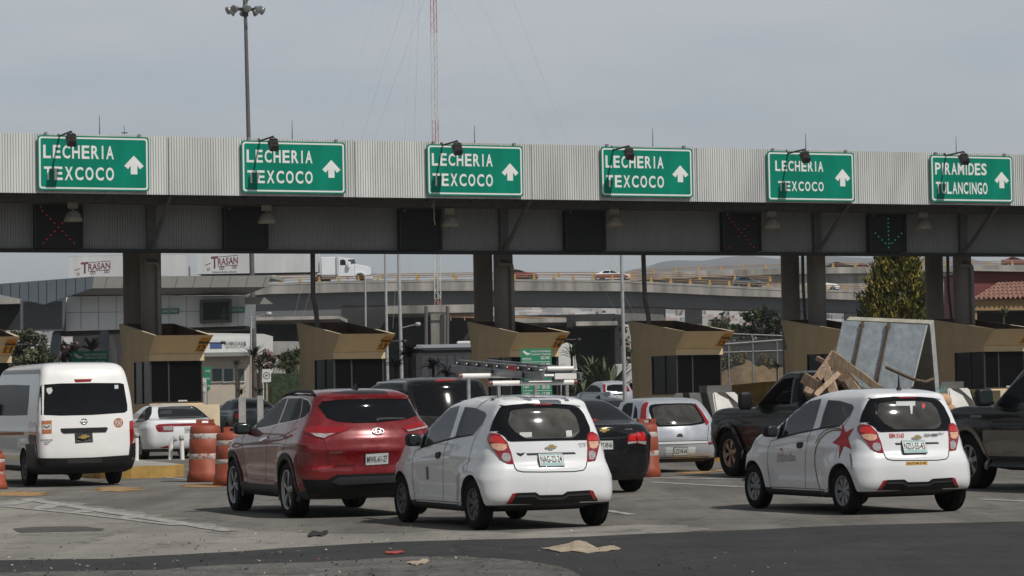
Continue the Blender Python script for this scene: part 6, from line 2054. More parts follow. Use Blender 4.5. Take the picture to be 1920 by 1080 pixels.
# ------------------------------------------------------------------ traffic barrels and posts
def barrel(label, px_, py_, hgt, rad=0.29, rz=0.0):
 P = gnd(px_, py_)
 t = thing('traffic_barrel', label, 'traffic barrel', P, rz, 'orange barrels in the lanes')
 k = hgt / 1.0
 def ring(z0, z1, r0, r1, m, name):
  b = MB().mat(m)
  b.lathe([(r0 - 0.004, z0 * k), (r0, z0 * k + 0.005), (r1, z1 * k - 0.005), (r1 - 0.004, z1 * k)], P, n=32)
  b.build(name, None, t)
 b = MB().mat('barrel')
 r = rad
 b.lathe([(r * 1.06, 0.0), (r * 1.14, 0.012), (r * 1.06, 0.16 * k), (r * 1.0, 0.18 * k), (r * 0.99, 0.36 * k), (r * 0.955, 0.37 * k), (r * 0.955, 0.45 * k), (r * 0.97, 0.46 * k), (r * 0.95, 0.68 * k), (r * 0.915, 0.69 * k), (r * 0.91, 0.77 * k), (r * 0.92, 0.78 * k), (r * 0.88, 0.88 * k), (r * 0.80, 0.90 * k), (r * 0.5, 0.905 * k), (0.001, 0.905 * k)], P, n=32)
 b.build('drum', None, t)
 ring(0.365, 0.455, r * 0.972, r * 0.968, 'barrel_white', 'reflective_band')
 ring(0.685, 0.775, r * 0.93, r * 0.925, 'barrel_white', 'reflective_band')
 b = MB().mat('barrel')          # handle on top: a slab with a slot
 c, s = Vector((math.cos(rz), math.sin(rz), 0)), Vector((-math.sin(rz), math.cos(rz), 0))
 for x0, x1, z0, z1 in ((-0.17, -0.06, 0.9, 1.0), (0.06, 0.17, 0.9, 1.0), (-0.06, 0.06, 0.9, 0.93), (-0.06, 0.06, 0.975, 1.0)):
  b.box((x0, -0.05, z0 * k + 0.001), (x1, 0.05, z1 * k), (c, s, Vector((0, 0, 1))), P)
 b.build('handle', None, t)
 return t
barrel('orange barrel with peeling white bands before the white sedan', 386, 903, 1.18, 0.32, 0.1)
barrel('orange barrel half hidden by the red car', 436, 910, 1.05, 0.31, 0.5)
barrel('lone orange barrel between the black sedan and silver hatchback', 1214, 894, 1.06, 0.22, 0.3)
barrel('orange barrel cut by the left edge beside the van', -14, 917, 0.70, 0.24, 0.0)
def bollards():
 for lab, pts, z in (('thin white bollard left of the bent pair by the yellow kerb', [(256, 864), (256, 812)], 0.25), ('white bollard with a bent top before the white sedan', [(319, 862), (321, 832), (326, 822), (328, 819)], 0.25), ('straight white bollard right of the bent one', [(342, 862), (340, 817)], 0.25)):
  base = gnd(*pts[0], z)
  t = thing('bollard', lab, 'bollard', base, 0, 'white bollards on the island')
  Y = base.y
  P = [at(x, y, Y) for x, y in pts]
  b = MB().mat('pvc_white'); b.path(P, 0.048, 14); b.build('post', None, t)
  b = MB().mat('post_grey'); b.lathe([(0.05, -0.10), (0.056, -0.10), (0.056, 0.0), (0.001, 0.012)], P[-1], n=14); b.build('band', None, t)
bollards()
for lab, x0, x1, yt, D in (('tall square grey post left of its pair behind the barrels', 448, 461, 744, 73.5), ('tall square grey post right of its pair beside the red car', 483, 494, 742, 76.0)):
 a, c = at(x0, 800, D), at(x1, 800, D)
 top = at(x0, yt, D).z
 t = thing('grey_post', lab, 'post', ((a.x + c.x) / 2, D, 0.25), 0, 'grey posts on the island')
 b = MB().mat('post_grey'); b.box((a.x, D - 0.08, 0.2), (c.x, D + 0.08, top)); b.build('shaft', None, t, bevel=0.01)
 b = MB().mat('frame_dark'); b.box((a.x - 0.02, D + 0.081, 0.2), (a.x + 0.03, D + 0.12, top + 0.65)); b.build('rod', None, t)
# ------------------------------------------------------------------ ladder on the roof bars of the plain hatchback
wc = white_car
Lm = wc.mw
yA, yB = -0.75, 2.5
def lad(px_, py_, yl): return Lm @ car_pt(wc, px_, py_, yl)
lt = thing('ladder', 'folded aluminium ladder tied across the roof bars of the white hatchback', 'ladder', Lm @ Vector((0, 0.3, 1.7)), 0.3841)
near_lo, near_hi = lad(1072, 712, -0.55), lad(1072, 697, -0.55)
far_lo, far_hi = lad(884, 694, 1.9), lad(884, 672, 1.9)
side = Lm.to_3x3() @ Vector((1, 0, 0))
def rail(name, a, c, h, th, m='alu_ladder'):
 d = (c - a).normalized(); up = side.cross(d).normalized()
 if up.z < 0: up = -up
 b = MB().mat(m)
 L = (c - a).length
 b.box((-th / 2, 0, -h / 2), (th / 2, L, h / 2), (side, d, up), a)
 b.box((-th * 1.1, 0, h / 2), (th * 1.1, L, h / 2 + 0.012), (side, d, up), a)
 b.box((-th * 1.1, 0, -h / 2 - 0.012), (th * 1.1, L, -h / 2), (side, d, up), a)
 return b.build(name, None, lt)
zc0 = 1.735
pA = [Vector((x, -0.50, zc0 - 0.03)) for x in (-0.10, 0.36)]
pB = [Vector((x, 2.35, zc0 + 0.11)) for x in (-0.10, 0.36)]
for k in range(2):
 rail('rail', Lm @ pA[k], Lm @ pB[k], 0.058, 0.026)
 rail('fly_rail', Lm @ (pA[k] + Vector((0.05 if k == 0 else -0.05, 0.1, 0.068))), Lm @ (pB[k] + Vector((0.05 if k == 0 else -0.05, -0.1, 0.068))), 0.05, 0.024)
for q in range(9):
 t_ = 0.04 + q * 0.115
 a = Lm @ pA[0].lerp(pB[0], t_); c = Lm @ pA[1].lerp(pB[1], t_)
 b = MB().mat('alu_ladder'); b.tube(a, c, 0.016, n=8); b.build('rung', None, lt)
 up = Vector((0, 0, 0.068))
 b = MB().mat('alu_ladder'); b.tube(a + up, c + up, 0.016, n=8); b.build('rung', None, lt)
b = MB().mat('pvc_white')
b.tube(Lm @ Vector((-0.02, -0.42, zc0 + 0.06)), Lm @ Vector((0.30, -0.42, zc0 + 0.06)), 0.026, n=12)
b.build('white_sleeve', None, lt)
b = MB().mat('pvc_white'); b.box((0.02, -0.56, zc0 - 0.06), (0.28, -0.53, zc0 + 0.005), (Lm.to_3x3() @ Vector((1, 0, 0)), Lm.to_3x3() @ Vector((0, 1, 0)), Zv), Lm.to_translation()); b.build('white_tag', None, lt)
b = MB().mat('sticker_red')
d_ = (pB[0] - pA[0]).normalized()
q0 = pA[0] + d_ * 0.75 + Vector((-0.034, 0, 0.045))
b.box((-0.002, 0, 0), (0.002, 0.22, 0.05), (Lm.to_3x3() @ Vector((1, 0, 0)), Lm.to_3x3() @ d_, Zv), Lm @ q0); b.build('red_label', None, lt)
for yb_ in (0.05, 1.0):
 b = MB().mat('ink')
 for dx in (-0.12, 0.38):
  zt_ = zc0 + 0.02 + 0.05 * yb_
  b.path([Lm @ Vector((dx, yb_, 1.66)), Lm @ Vector((dx, yb_, zt_ + 0.07))], 0.012, 6)
 b.build('strap', None, lt)
# ------------------------------------------------------------------ load on the pickup
M['slab_wrap'] = mat('slab_wrap', (0.40, 0.45, 0.49), 0.6, var=0.22, scale=7, detail=8, bump=0.5, bdist=0.02)
M['slab_edge'] = mat('slab_edge', (0.46, 0.48, 0.48), 0.6, var=0.15, scale=6)
M['timber'] = mat('timber', (0.26, 0.175, 0.115), 0.8, var=0.4, scale=4, stretch=(6, 6, 0.8), detail=6)
M['timber_end'] = mat('timber_end', (0.48, 0.30, 0.16), 0.85, var=0.35, scale=12)
M['timber_pale'] = mat('timber_pale', (0.36, 0.26, 0.18), 0.85, var=0.35, scale=4, stretch=(6, 6, 0.8), detail=6)
M['strap_brown'] = mat('strap_brown', (0.12, 0.085, 0.055), 0.8, var=0.3, scale=10)
pkm = pk.mw
pl_inv = pkm.inverted()
def pkpt(px_, py_, yl):
 d = pl_inv.to_3x3() @ raydir(px_, py_)
 o = pl_inv @ CAM
 return o + d * ((yl - o.y) / d.y)
PX, PY, PZ = pkm.to_3x3() @ Vector((1, 0, 0)), pkm.to_3x3() @ Vector((0, 1, 0)), Vector((0, 0, 1))
def slab(label, quad, Y, th, nudge):
 P = [at(x, y, YY) for (x, y), YY in zip(quad, Y)]
 s = thing('wrapped_slab', label, 'slab', (P[0] + P[1] + P[2] + P[3]) / 4, 0.40, 'wrapped slabs on the pickup')
 b = MB().mat('slab_wrap')
 n = (P[1] - P[0]).cross(P[3] - P[0]).normalized()
 if n.y < 0: n = -n
 N = 14
 fr = [[P[3].lerp(P[2], i / N).lerp(P[0].lerp(P[1], i / N), j / N) for i in range(N + 1)] for j in range(N + 1)]
 for j in range(N + 1):
  for i in range(N + 1):
   if 0 < i < N and 0 < j < N:
    fr[j][i] = fr[j][i] + n * 0.012 * mnoise.noise(fr[j][i] * 3.0)
 for j in range(N):
  for i in range(N):
   b.quad(fr[j][i], fr[j][i + 1], fr[j + 1][i + 1], fr[j + 1][i])
 b.build('wrapping', None, s)
 q = P[1] - (P[1] - P[0]).normalized() * 0.025, P[2] - (P[2] - P[3]).normalized() * 0.025
 b = MB().mat('slab_wrap'); b.hexa([P[3] + n * 0.02, q[1] + n * 0.02, q[1] + n * th, P[3] + n * th, P[0] + n * 0.02, q[0] + n * 0.02, q[0] + n * th, P[0] + n * th]); b.build('core', None, s)
 b = MB().mat('slab_edge'); b.hexa([q[1] - n * 0.004, P[2] - n * 0.004, P[2] + n * th, q[1] + n * th, q[0] - n * 0.004, P[1] - n * 0.004, P[1] + n * th, q[0] + n * th]); b.build('pale_edge', None, s)
 return s, P, n
s1, P1, n1 = slab('grey wrapped slab facing the camera with two brown straps, upright on the pickup', [(1580, 601), (1738, 609), (1706, 742), (1556, 716)], (45.2, 44.2, 44.0, 45.0), 0.03, 0)
M['slab_face'] = M['slab_wrap']; M['slab_wrap'] = mat('slab_back', (0.42, 0.40, 0.32), 0.8, var=0.25, scale=5, detail=7)
s2, P2, n2 = slab('second pale slab leaning behind the strapped one, edge showing right', [(1586, 601), (1744, 608), (1756, 752), (1600, 730)], (45.6, 44.5, 45.4, 46.4), 0.13, 0)
for f0, f1 in ((0.25, 0.28), (0.56, 0.60)):
 b = MB().mat('strap_brown')
 a0, a1 = P1[0].lerp(P1[1], f0), P1[3].lerp(P1[2], f1 - 0.02)
 ux = (P1[1] - P1[0]).normalized()
 w = 0.025
 b.hexa([a1 - ux * w - n1 * 0.03, a1 + ux * w - n1 * 0.03, a1 + ux * w - n1 * 0.012, a1 - ux * w - n1 * 0.012, a0 - ux * w - n1 * 0.03, a0 + ux * w - n1 * 0.03, a0 + ux * w - n1 * 0.012, a0 - ux * w - n1 * 0.012])
 b.pillow(a0 - Zv * 0.08 - n1 * 0.03, 0.04, 0.02, 0.05, 0.6)
 b.build('strap', None, s1)
b = MB().mat('strap_brown')
q = [at(1664, 690, 44.3), at(1690, 702, 44.1), at(1718, 714, 43.9), at(1738, 718, 44.2), at(1752, 712, 44.8)]
b.path([p - n1 * 0.05 for p in q], 0.028, 6)
b.build('strap', None, s1)
TIM = [('rough pale board leaning left over the pickup bed', (1513, 738), (1566, 662), 0.15, 44.6, 45.1), ('broad split plank leaning right on the pickup', (1606, 738), (1562, 670), 0.24, 44.2, 44.8), ('short plank low at the cab end of the bed', (1506, 708), (1560, 740), 0.17, 44.5, 44.1),
       ('long grey-brown beam slanting against the wrapped slab', (1560, 664), (1652, 732), 0.12, 44.5, 43.9), ('pale stick poking out over the cab', (1532, 672), (1600, 704), 0.07, 45.2, 44.5), ('narrow dark plank behind the split boards', (1548, 742), (1592, 690), 0.12, 44.9, 44.7), ('plank end between the two leaning boards', (1566, 744), (1548, 690), 0.14, 43.9, 44.3),
       ('thin pale lath crossing the dark plank', (1528, 742), (1572, 700), 0.08, 43.8, 44.2), ('stub of board beside the slab foot', (1612, 740), (1590, 712), 0.13, 43.8, 44.1)]
for lab, a, c, w, Ya, Yc in TIM:
 A, C = at(*a, Ya), at(*c, Yc)
 d = (C - A).normalized(); sd_ = d.cross(Vector((0.3, 1, 0.1)).normalized()).normalized(); tt = d.cross(sd_)
 t = thing('timber_board', lab, 'board', A, 0.4, 'wood piled on the pickup')
 b = MB().mat('timber' if len(lab) % 2 else 'timber_pale')
 L = (C - A).length
 rn = random.Random(len(lab))
 cs = [(-w / 2, -0.03), (w / 2, -0.03), (w / 2, 0.03), (-w / 2, 0.03)]
 N = 6
 rings = []
 for i in range(N + 1):
  f = i / N
  rings.append([A + d * (L * f) + sd_ * (x * (1 + rn.uniform(-0.05, 0.05)) + 0.008 * rn.uniform(-1, 1)) + tt * y for x, y in cs])
 for r0, r1 in zip(rings[:-1], rings[1:]):
  for k in range(4):
   b.quad(r0[k], r0[(k + 1) % 4], r1[(k + 1) % 4], r1[k])
 b.build('plank', None, t)
 b = MB().mat('timber_end')
 b.quad(*rings[0]); b.quad(*rings[-1])
 e0 = [p - tt * 0.002 for p in (rings[0][1], rings[-1][1])]
 b.build('sawn_end', None, t)
M['sack'] = mat('sack', (0.50, 0.30, 0.18), 0.85, var=0.3, scale=5, bump=0.4, bdist=0.02)
c = at(1766, 752, 44.0)
t = thing('rag_bundle', 'crumpled orange-brown sack and plant tuft behind the slab', 'sack', c, 0)
b = MB().mat('sack')
for dx, dz, r in ((0, 0, 0.16), (0.08, -0.16, 0.15), (0.12, -0.36, 0.14), (-0.05, -0.1, 0.12), (0.16, -0.55, 0.16)):
 b.pillow(c + Vector((dx, 0.02 * dz, dz)), r, r, r * 0.8, 0.8)
b.build('sacking', None, t)
b = MB().mat('leaf_lime' if 'leaf_lime' in M else 'plate_green')
for q in range(8):
 a = q * 0.8
 b.add([c + Vector((0, 0, 0.1)), c + Vector((0.03, 0, 0.12)), c + Vector((0.12 * math.cos(a), 0.1 * math.sin(a), 0.26))], [(0, 1, 2)])
b.build('tuft', None, t)
# ------------------------------------------------------------------ green price boards
def price_board(label, tl, tr, bl, Y, rows, header=True):
 a, c, d = at(*tl, Y), at(*tr, Y), at(*bl, Y)
 ux = (c - a).normalized(); w = (c - a).length; h = a.z - d.z
 t = thing('price_board', label, 'price board', (a.x + w / 2, Y, 0.2), 0, 'green price boards')
 n = Vector((0, -1, 0))
 b = MB().mat('sign_green2'); b.box((a.x, Y, d.z), (a.x + w, Y + 0.05, a.z)); b.build('board', None, t)
 b = MB().mat('sign_back')
 for fx in (0.15, 0.85): b.box((a.x + w * fx - 0.04, Y + 0.051, 0.1), (a.x + w * fx + 0.04, Y + 0.12, a.z - 0.1))
 b.build('leg', None, t)
 b = MB().mat('sign_white')
 P = lambda fx, fy: Vector((a.x + fx * w, Y - 0.006, a.z - fy * h))
 bird = [(0.06, 0.06), (0.12, 0.035), (0.20, 0.075), (0.27, 0.09), (0.33, 0.085), (0.28, 0.12), (0.22, 0.13), (0.17, 0.12), (0.11, 0.09)]
 k = rows[0]
 b.add([P(x, y * k) for x, y in bird], [tuple(range(len(bird)))])
 b.build('bird_mark', None, t)
 for fx0, fx1, fy0, fy1, s in rows[1:]:
  b = MB().mat('sign_white')
  if s == '-':
   b.add([P(fx0, fy0), P(fx1, fy0), P(fx1, fy1), P(fx0, fy1)], [(0, 1, 2, 3)])
   b.build('ruled_line', None, t)
  else:
   lettering(b, s, P(fx0, fy1), Vector((1, 0, 0)), Zv, (fx1 - fx0) * w, (fy1 - fy0) * h, None, 0.02)
   b.build('board_lettering', None, t)
 return t
M['sign_green2'] = mat('sign_green2', (0.025, 0.24, 0.13), 0.6, var=0.12, scale=2)
M['price_panel'] = mat('price_panel', (0.0, 0.22, 0.19), 0.6, var=0.1)
pb = price_board('green price board with white figures behind the ladder and white hatchback', (976, 654), (1034, 655), (976, 748), 79.5,
 [1.0, (0.33, 0.97, 0.04, 0.075, 'CAMINOS Y PUENTES FEDERALES'), (0.33, 0.97, 0.10, 0.135, 'CAMINOS Y PUENTES'), (0.06, 0.34, 0.185, 0.235, 'MOTOS'), (0.65, 0.93, 0.155, 0.225, '$2.00'), (0.05, 0.95, 0.262, 0.272, '-'),
     (0.06, 0.45, 0.30, 0.34, 'AUTOS'), (0.65, 0.95, 0.285, 0.36, '$1.00'), (0.05, 0.95, 0.40, 0.41, '-'), (0.06, 0.5, 0.44, 0.49, 'AUTOBUS'), (0.65, 0.95, 0.43, 0.50, '91.00'), (0.05, 0.95, 0.55, 0.56, '-'),
     (0.06, 0.25, 0.745, 0.80, '2 EJES'), (0.40, 0.60, 0.745, 0.80, 'CAMION'), (0.68, 0.92, 0.735, 0.81, '89.00'), (0.05, 0.95, 0.835, 0.845, '-'), (0.06, 0.28, 0.88, 0.94, '3 EJES'), (0.40, 0.60, 0.88, 0.94, 'CAMION'), (0.68, 0.92, 0.87, 0.945, '12.00')])
price_board('green price board above the roof of the white van', (134, 659), (202, 661), (134, 745), 100.0,
 [1.25, (0.33, 0.97, 0.05, 0.10, 'CAMINOS Y PUENTES FEDERALES'), (0.36, 0.97, 0.12, 0.17, 'CAMINOS Y PUENTES'), (0.66, 0.92, 0.21, 0.30, '$2.00'), (0.06, 0.4, 0.36, 0.44, 'MOTOS'), (0.66, 0.92, 0.36, 0.44, '91.00')])
# ------------------------------------------------------------------ floodlight mast, radio mast, lamp posts
YM_ = 166.0
mast_b = at(479, 740, YM_)
t = thing('floodlight_mast', 'tall grey mast with a ring of round floodlights against the sky', 'light mast', (mast_b.x, YM_, 1.3), 0)
topc = at(460, 16, YM_)
b = MB().mat('steel_mid'); b.tube((mast_b.x, YM_, 1.0), (topc.x, YM_, topc.z - 0.2), 0.18, 0.11, 14); b.build('pole', None, t)
K_ = 1.36
b = MB().mat('steel_mid')
b.lathe([(0.001, -0.48), (0.19, -0.48), (0.19, -0.14), (0.57, -0.08), (0.57, 0.0), (0.19, 0.05), (0.14, 0.4), (0.001, 0.4)], topc, n=18)
for k in range(8):
 a = R(k * 45 + 12)
 b.tube(topc, topc + Vector((0.72 * math.cos(a), 0.72 * math.sin(a), -0.05)) * K_, 0.04, n=6)
b.build('crown_ring', None, t)
for k in range(9):
 a = R(k * 45 + 12)
 c = topc + (Vector((0.74 * math.cos(a), 0.74 * math.sin(a), -0.08)) if k < 8 else Vector((0, 0, 0.42))) * K_
 o = Vector((math.cos(a), math.sin(a) - 0.4, -0.55)).normalized()
 e = o.cross(Zv).normalized(); f = o.cross(e)
 b = MB().mat('galv'); b.lathe([(r * K_, h * K_) for r, h in [(0.001, -0.20), (0.08, -0.19), (0.10, -0.08), (0.17, 0.02), (0.19, 0.10), (0.17, 0.11), (0.001, 0.11)]], c, n=16, ax=(e, f, o)); b.build('floodlight', None, t)
M['mast_red'] = mat('mast_red', (0.50, 0.27, 0.26), 0.7, var=0.15)
M['mast_white'] = mat('mast_white', (0.60, 0.60, 0.60), 0.7, var=0.1)
M['wire'] = mat('wire', (0.34, 0.34, 0.35), 0.6, var=0.1)
YM = 300.0
mb_, mt_ = at(822, 640, YM), at(812, -60, YM)
t = thing('radio_mast', 'slim red and white lattice radio mast with guy wires', 'mast', (mb_.x, YM, 1.5), 0)
hw = 0.34
bands = [(-60, 62, 'mast_red'), (62, 225, 'mast_white'), (225, 272, 'mast_red'), (272, 560, 'mast_white'), (560, 640, 'mast_red')]
cxl = lambda y: 812 + (y + 60) / 700 * 10
for y0, y1, m in bands:
 b = MB().mat(m)
 z0, z1 = at(cxl(y1), y1, YM).z, at(cxl(y0), y0, YM).z
 x = at(cxl((y0 + y1) / 2), (y0 + y1) / 2, YM).x
 xa, xb = at(cxl(y1), y1, YM).x, at(cxl(y0), y0, YM).x
 legs = [(-hw, -0.2), (hw, -0.2), (0, 0.4)]
 for lx, ly in legs:
  b.tube((xa + lx, YM + ly, z0), (xb + lx, YM + ly, z1), 0.05, n=5)
 n = max(2, int((z1 - z0) / 0.85))
 for i in range(n):
  za, zb2 = z0 + (z1 - z0) * i / n, z0 + (z1 - z0) * (i + 1) / n
  xm, xn = xa + (xb - xa) * i / n, xa + (xb - xa) * (i + 1) / n
  s = 1 if i % 2 else -1
  b.tube((xm - hw * s, YM - 0.2, za), (xn + hw * s, YM - 0.2, zb2), 0.022, n=4, caps=False)
  b.tube((xm - hw, YM - 0.2, za), (xm + hw, YM - 0.2, za), 0.02, n=4, caps=False)
  b.tube((xm + hw, YM - 0.2, za), (xn, YM + 0.4, zb2), 0.02, n=4, caps=False)
 b.build('lattice_section', None, t)
for (x0, y0), (x1, y1), dy in (((704, 0), (632, 280), -30), ((744, 0), (655, 300), -45), ((758, 0), (660, 320), 30), ((795, 0), (690, 290), 60), ((776, 0), (758, 280), -90), ((786, 0), (776, 280), 90), ((838, 0), (990, 280), -30), ((895, 0), (1040, 290), -45), ((900, 0), (1048, 290), 20), ((962, 0), (1070, 280), 40), ((812, 178), (770, 270), -20), ((820, 178), (890, 270), -20)):
 A = at(x0, y0, YM + dy * 0.1); B_ = at(x1 + (x1 - x0) * 1.2, y1 + (y1 - y0) * 1.2, YM + dy)
 b = MB().mat('wire'); b.tube(A, B_, 0.008, n=4, caps=False); b.build('guy_wire', None, t)
M['lamp_pole'] = mat('lamp_pole', (0.42, 0.43, 0.43), 0.5, 0.3, var=0.15)
for lab, x0, y0, x1, y1, D, r, arm in (('plain grey pole left of its pair behind booth 13', 722, 470, 727, 705, 140, 0.085, 0), ('grey pole with a globe fitting left of the radio mast', 747, 470, 754, 705, 130, 0.095, 1), ('short grey pole left of the two tall ones', 685, 520, 686, 700, 170, 0.07, 0), ('grey pole right of the price board', 1165, 478, 1172, 745, 120, 0.095, 1),
  ('dark pole at the far end of the flyover left', 821, 478, 821, 520, 420, 0.15, 0), ('slender white lamp post at the office corner', 471, 592, 469, 745, 125, 0.06, 1)):
 B_, T_ = at(x1, y1, D), at(x0, y0, D)
 t = thing('lamp_post', lab, 'pole', (B_.x, D, ground_z(0, D)), 0, 'poles beyond the booths')
 b = MB().mat('lamp_pole'); b.tube((B_.x, D, ground_z(0, D) - 0.1), T_, r, r * 0.75, 12); b.build('shaft', None, t)
 if arm:
  q = B_.lerp(T_, 0.38 if lab[0] == 'g' else 0.97)
  b = MB().mat('lamp_pole'); b.path([q, q + Vector((0.5, -0.1, 0.12)), q + Vector((0.75, -0.2, 0.16))], 0.03, 6); b.pillow(q + Vector((0.85, -0.2, 0.18)), 0.14, 0.1, 0.1, 0.8); b.build('lamp_arm', None, t)
# ------------------------------------------------------------------ flyover in the distance
YB = 330.0
FLY = [(-120, 566, 583, 620), (300, 552, 569, 604), (480, 539, 553, 594), (507, 531, 551, 593), (588, 528, 549.5, 592), (640, 526.5, 548, 590), (642, 526.4, 548, 573), (751, 525, 545.5, 572), (886, 523, 545, 572), (995, 523.5, 545, 573), (1165, 525, 546, 575), (1238, 529, 548.5, 576), (1377, 536, 555, 580), (1465, 540.5, 557.5, 582), (1620, 545, 563, 585), (1800, 556, 573, 598), (2100, 580, 596, 622)]
fly = thing('flyover_bridge', 'long grey concrete flyover curving behind the toll booths with yellow rails', 'bridge', (0, YB, 0))
def band(pts_a, pts_b, name, m, parent, close=None):
 b = MB().mat(m)
 for i in range(len(pts_a) - 1):
  b.quad(pts_a[i], pts_a[i + 1], pts_b[i + 1], pts_b[i])
 return b.build(name, None, parent)
T = [at(x, y, YB) for x, y, _, _ in FLY]
FB = [at(x, y, YB) for x, _, y, _ in FLY]
GB = [at(x, y, YB + 1.3) for x, _, _, y in FLY]
off = lambda P, dy, dz=0: [p + Vector((0, dy, dz)) for p in P]
b = MB().mat('bridge_concrete')
Tb = off(T, 0.35)
for i in range(len(T) - 1):
 b.quad(T[i], T[i + 1], FB[i + 1], FB[i])
 b.quad(T[i], T[i + 1], Tb[i + 1], Tb[i])
 lo0, lo1 = Tb[i] - Zv * 0.1, Tb[i + 1] - Zv * 0.1
 b.quad(Tb[i], Tb[i + 1], lo1, lo0)
 b.quad(FB[i], FB[i + 1], FB[i + 1] + Vector((0, 1.3, 0)), FB[i] + Vector((0, 1.3, 0)))
b.build('parapet', None, fly)
b = MB().mat('concrete')
for i in range(len(T) - 1):
 a0, a1 = T[i] + Vector((0, -0.05, -0.16)), T[i + 1] + Vector((0, -0.05, -0.16))
 b.hexa([a0 - Zv * 0.12, a1 - Zv * 0.12, a1 - Zv * 0.12 + Vector((0, 0.049, 0)), a0 - Zv * 0.12 + Vector((0, 0.049, 0)), a0, a1, a1 + Vector((0, 0.049, 0)), a0 + Vector((0, 0.049, 0))])
b.build('ledge', None, fly)
b = MB().mat('girder')
for i in range(len(T) - 1):
 f0, f1 = FB[i] + Vector((0, 1.3, 0.002)), FB[i + 1] + Vector((0, 1.3, 0.002))
 b.quad(f0, f1, GB[i + 1], GB[i])
 b.quad(GB[i], GB[i + 1], GB[i + 1] + Vector((0, 6.5, 0)), GB[i] + Vector((0, 6.5, 0)))
b.build('girder', None, fly)
b = MB().mat('road')
DK = off(T, 0.36, -0.12)
for i in range(len(T) - 1):
 b.quad(DK[i], DK[i + 1], DK[i + 1] + Vector((0, 9.6, 0)), DK[i] + Vector((0, 9.6, 0)))
b.build('deck', None, fly)
b = MB().mat('bridge_concrete')
for i in range(len(T) - 1):
 a, c = T[i] + Vector((0, 10, 0)), T[i + 1] + Vector((0, 10, 0))
 b.hexa([a - Zv * 1.6, c - Zv * 1.6, c - Zv * 1.6 + Vector((0, 0.3, 0)), a - Zv * 1.6 + Vector((0, 0.3, 0)), a, c, c + Vector((0, 0.3, 0)), a + Vector((0, 0.3, 0))])
b.build('far_parapet', None, fly)
M['rail_yellow'] = mat('rail_yellow', (0.50, 0.30, 0.08), 0.6, var=0.3, scale=0.6)
M['rail_rust'] = mat('rail_rust', (0.33, 0.20, 0.11), 0.7, var=0.35, scale=0.4)
def interp(pts, x):
 for (x0, *a), (x1, *b_) in zip(pts[:-1], pts[1:]):
  if x0 <= x <= x1:
   t = (x - x0) / (x1 - x0)
   return [p + (q - p) * t for p, q in zip(a, b_)]
def rails(line, Y, xs, x0, x1, hm_, parent, posts=True):
 "posts and two rails standing on a picture line at distance Y"
 pts = []
 x = x0
 while x <= x1:
  p = at(x, interp(line, x)[0], Y)
  pts.append(p)
  if posts:
   b = MB().mat('rail_yellow')
   b.box((p.x - 0.10, p.y - 0.06, p.z - 0.05), (p.x + 0.10, p.y + 0.06, p.z + hm_))
   b.box((p.x - 0.20, p.y - 0.12, p.z - 0.05), (p.x + 0.20, p.y - 0.061, p.z + hm_ * 0.28))
   b.build('rail_post', None, parent)
  x += xs
 for f, r in ((0.92, 0.06), (0.5, 0.05)):
  b = MB().mat('rail_rust')
  for p, q in zip(pts[:-1], pts[1:]): b.tube(p + Zv * hm_ * f, q + Zv * hm_ * f, r, n=6)
  b.build('guard_rail', None, parent)
rails([(f[0], f[1]) for f in FLY], YB + 0.16, 36.6, 489, 1790, 0.60, fly)
rails([(-200, 545), (500, 525), (890, 519.5), (1100, 518.5), (1500, 528), (2100, 560)], YB + 10.15, 66, 520, 1500, 0.60, fly)
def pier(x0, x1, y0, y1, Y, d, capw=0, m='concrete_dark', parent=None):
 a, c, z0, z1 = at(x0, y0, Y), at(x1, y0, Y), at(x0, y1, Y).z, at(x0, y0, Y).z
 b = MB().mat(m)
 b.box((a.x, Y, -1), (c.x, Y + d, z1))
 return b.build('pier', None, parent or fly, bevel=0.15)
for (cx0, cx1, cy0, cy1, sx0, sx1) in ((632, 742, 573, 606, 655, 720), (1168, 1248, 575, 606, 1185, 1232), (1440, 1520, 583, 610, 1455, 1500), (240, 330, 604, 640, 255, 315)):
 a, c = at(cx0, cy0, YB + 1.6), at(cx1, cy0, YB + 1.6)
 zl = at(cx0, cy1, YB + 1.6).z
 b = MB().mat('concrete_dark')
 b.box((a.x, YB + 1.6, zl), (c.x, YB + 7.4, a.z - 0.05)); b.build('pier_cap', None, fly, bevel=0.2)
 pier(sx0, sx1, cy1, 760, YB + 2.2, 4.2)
 b = MB().mat('girder')
 for f in (0.25, 0.62): 
  x = a.x + (c.x - a.x) * f
  b.box((x - 0.8, YB + 1.9, a.z - 0.045), (x + 0.8, YB + 3.2, a.z + 1.6))
 b.build('bearing_block', None, fly)
YR = 395.0
RMP = [(1150, 521, 533), (1180, 515, 527), (1240, 511, 523), (1340, 507, 519), (1465, 502.5, 514), (1548, 501, 513), (1640, 500, 512), (1820, 497.5, 509), (1960, 496, 508), (2200, 494, 506)]
ramp = thing('ramp_bridge', 'upper concrete ramp with rust-yellow rail behind the flyover at right', 'bridge', (60, YR, 0))
A_, B_ = [at(x, y, YR) for x, y, _ in RMP], [at(x, y, YR) for x, _, y in RMP]
b = MB().mat('bridge_concrete')
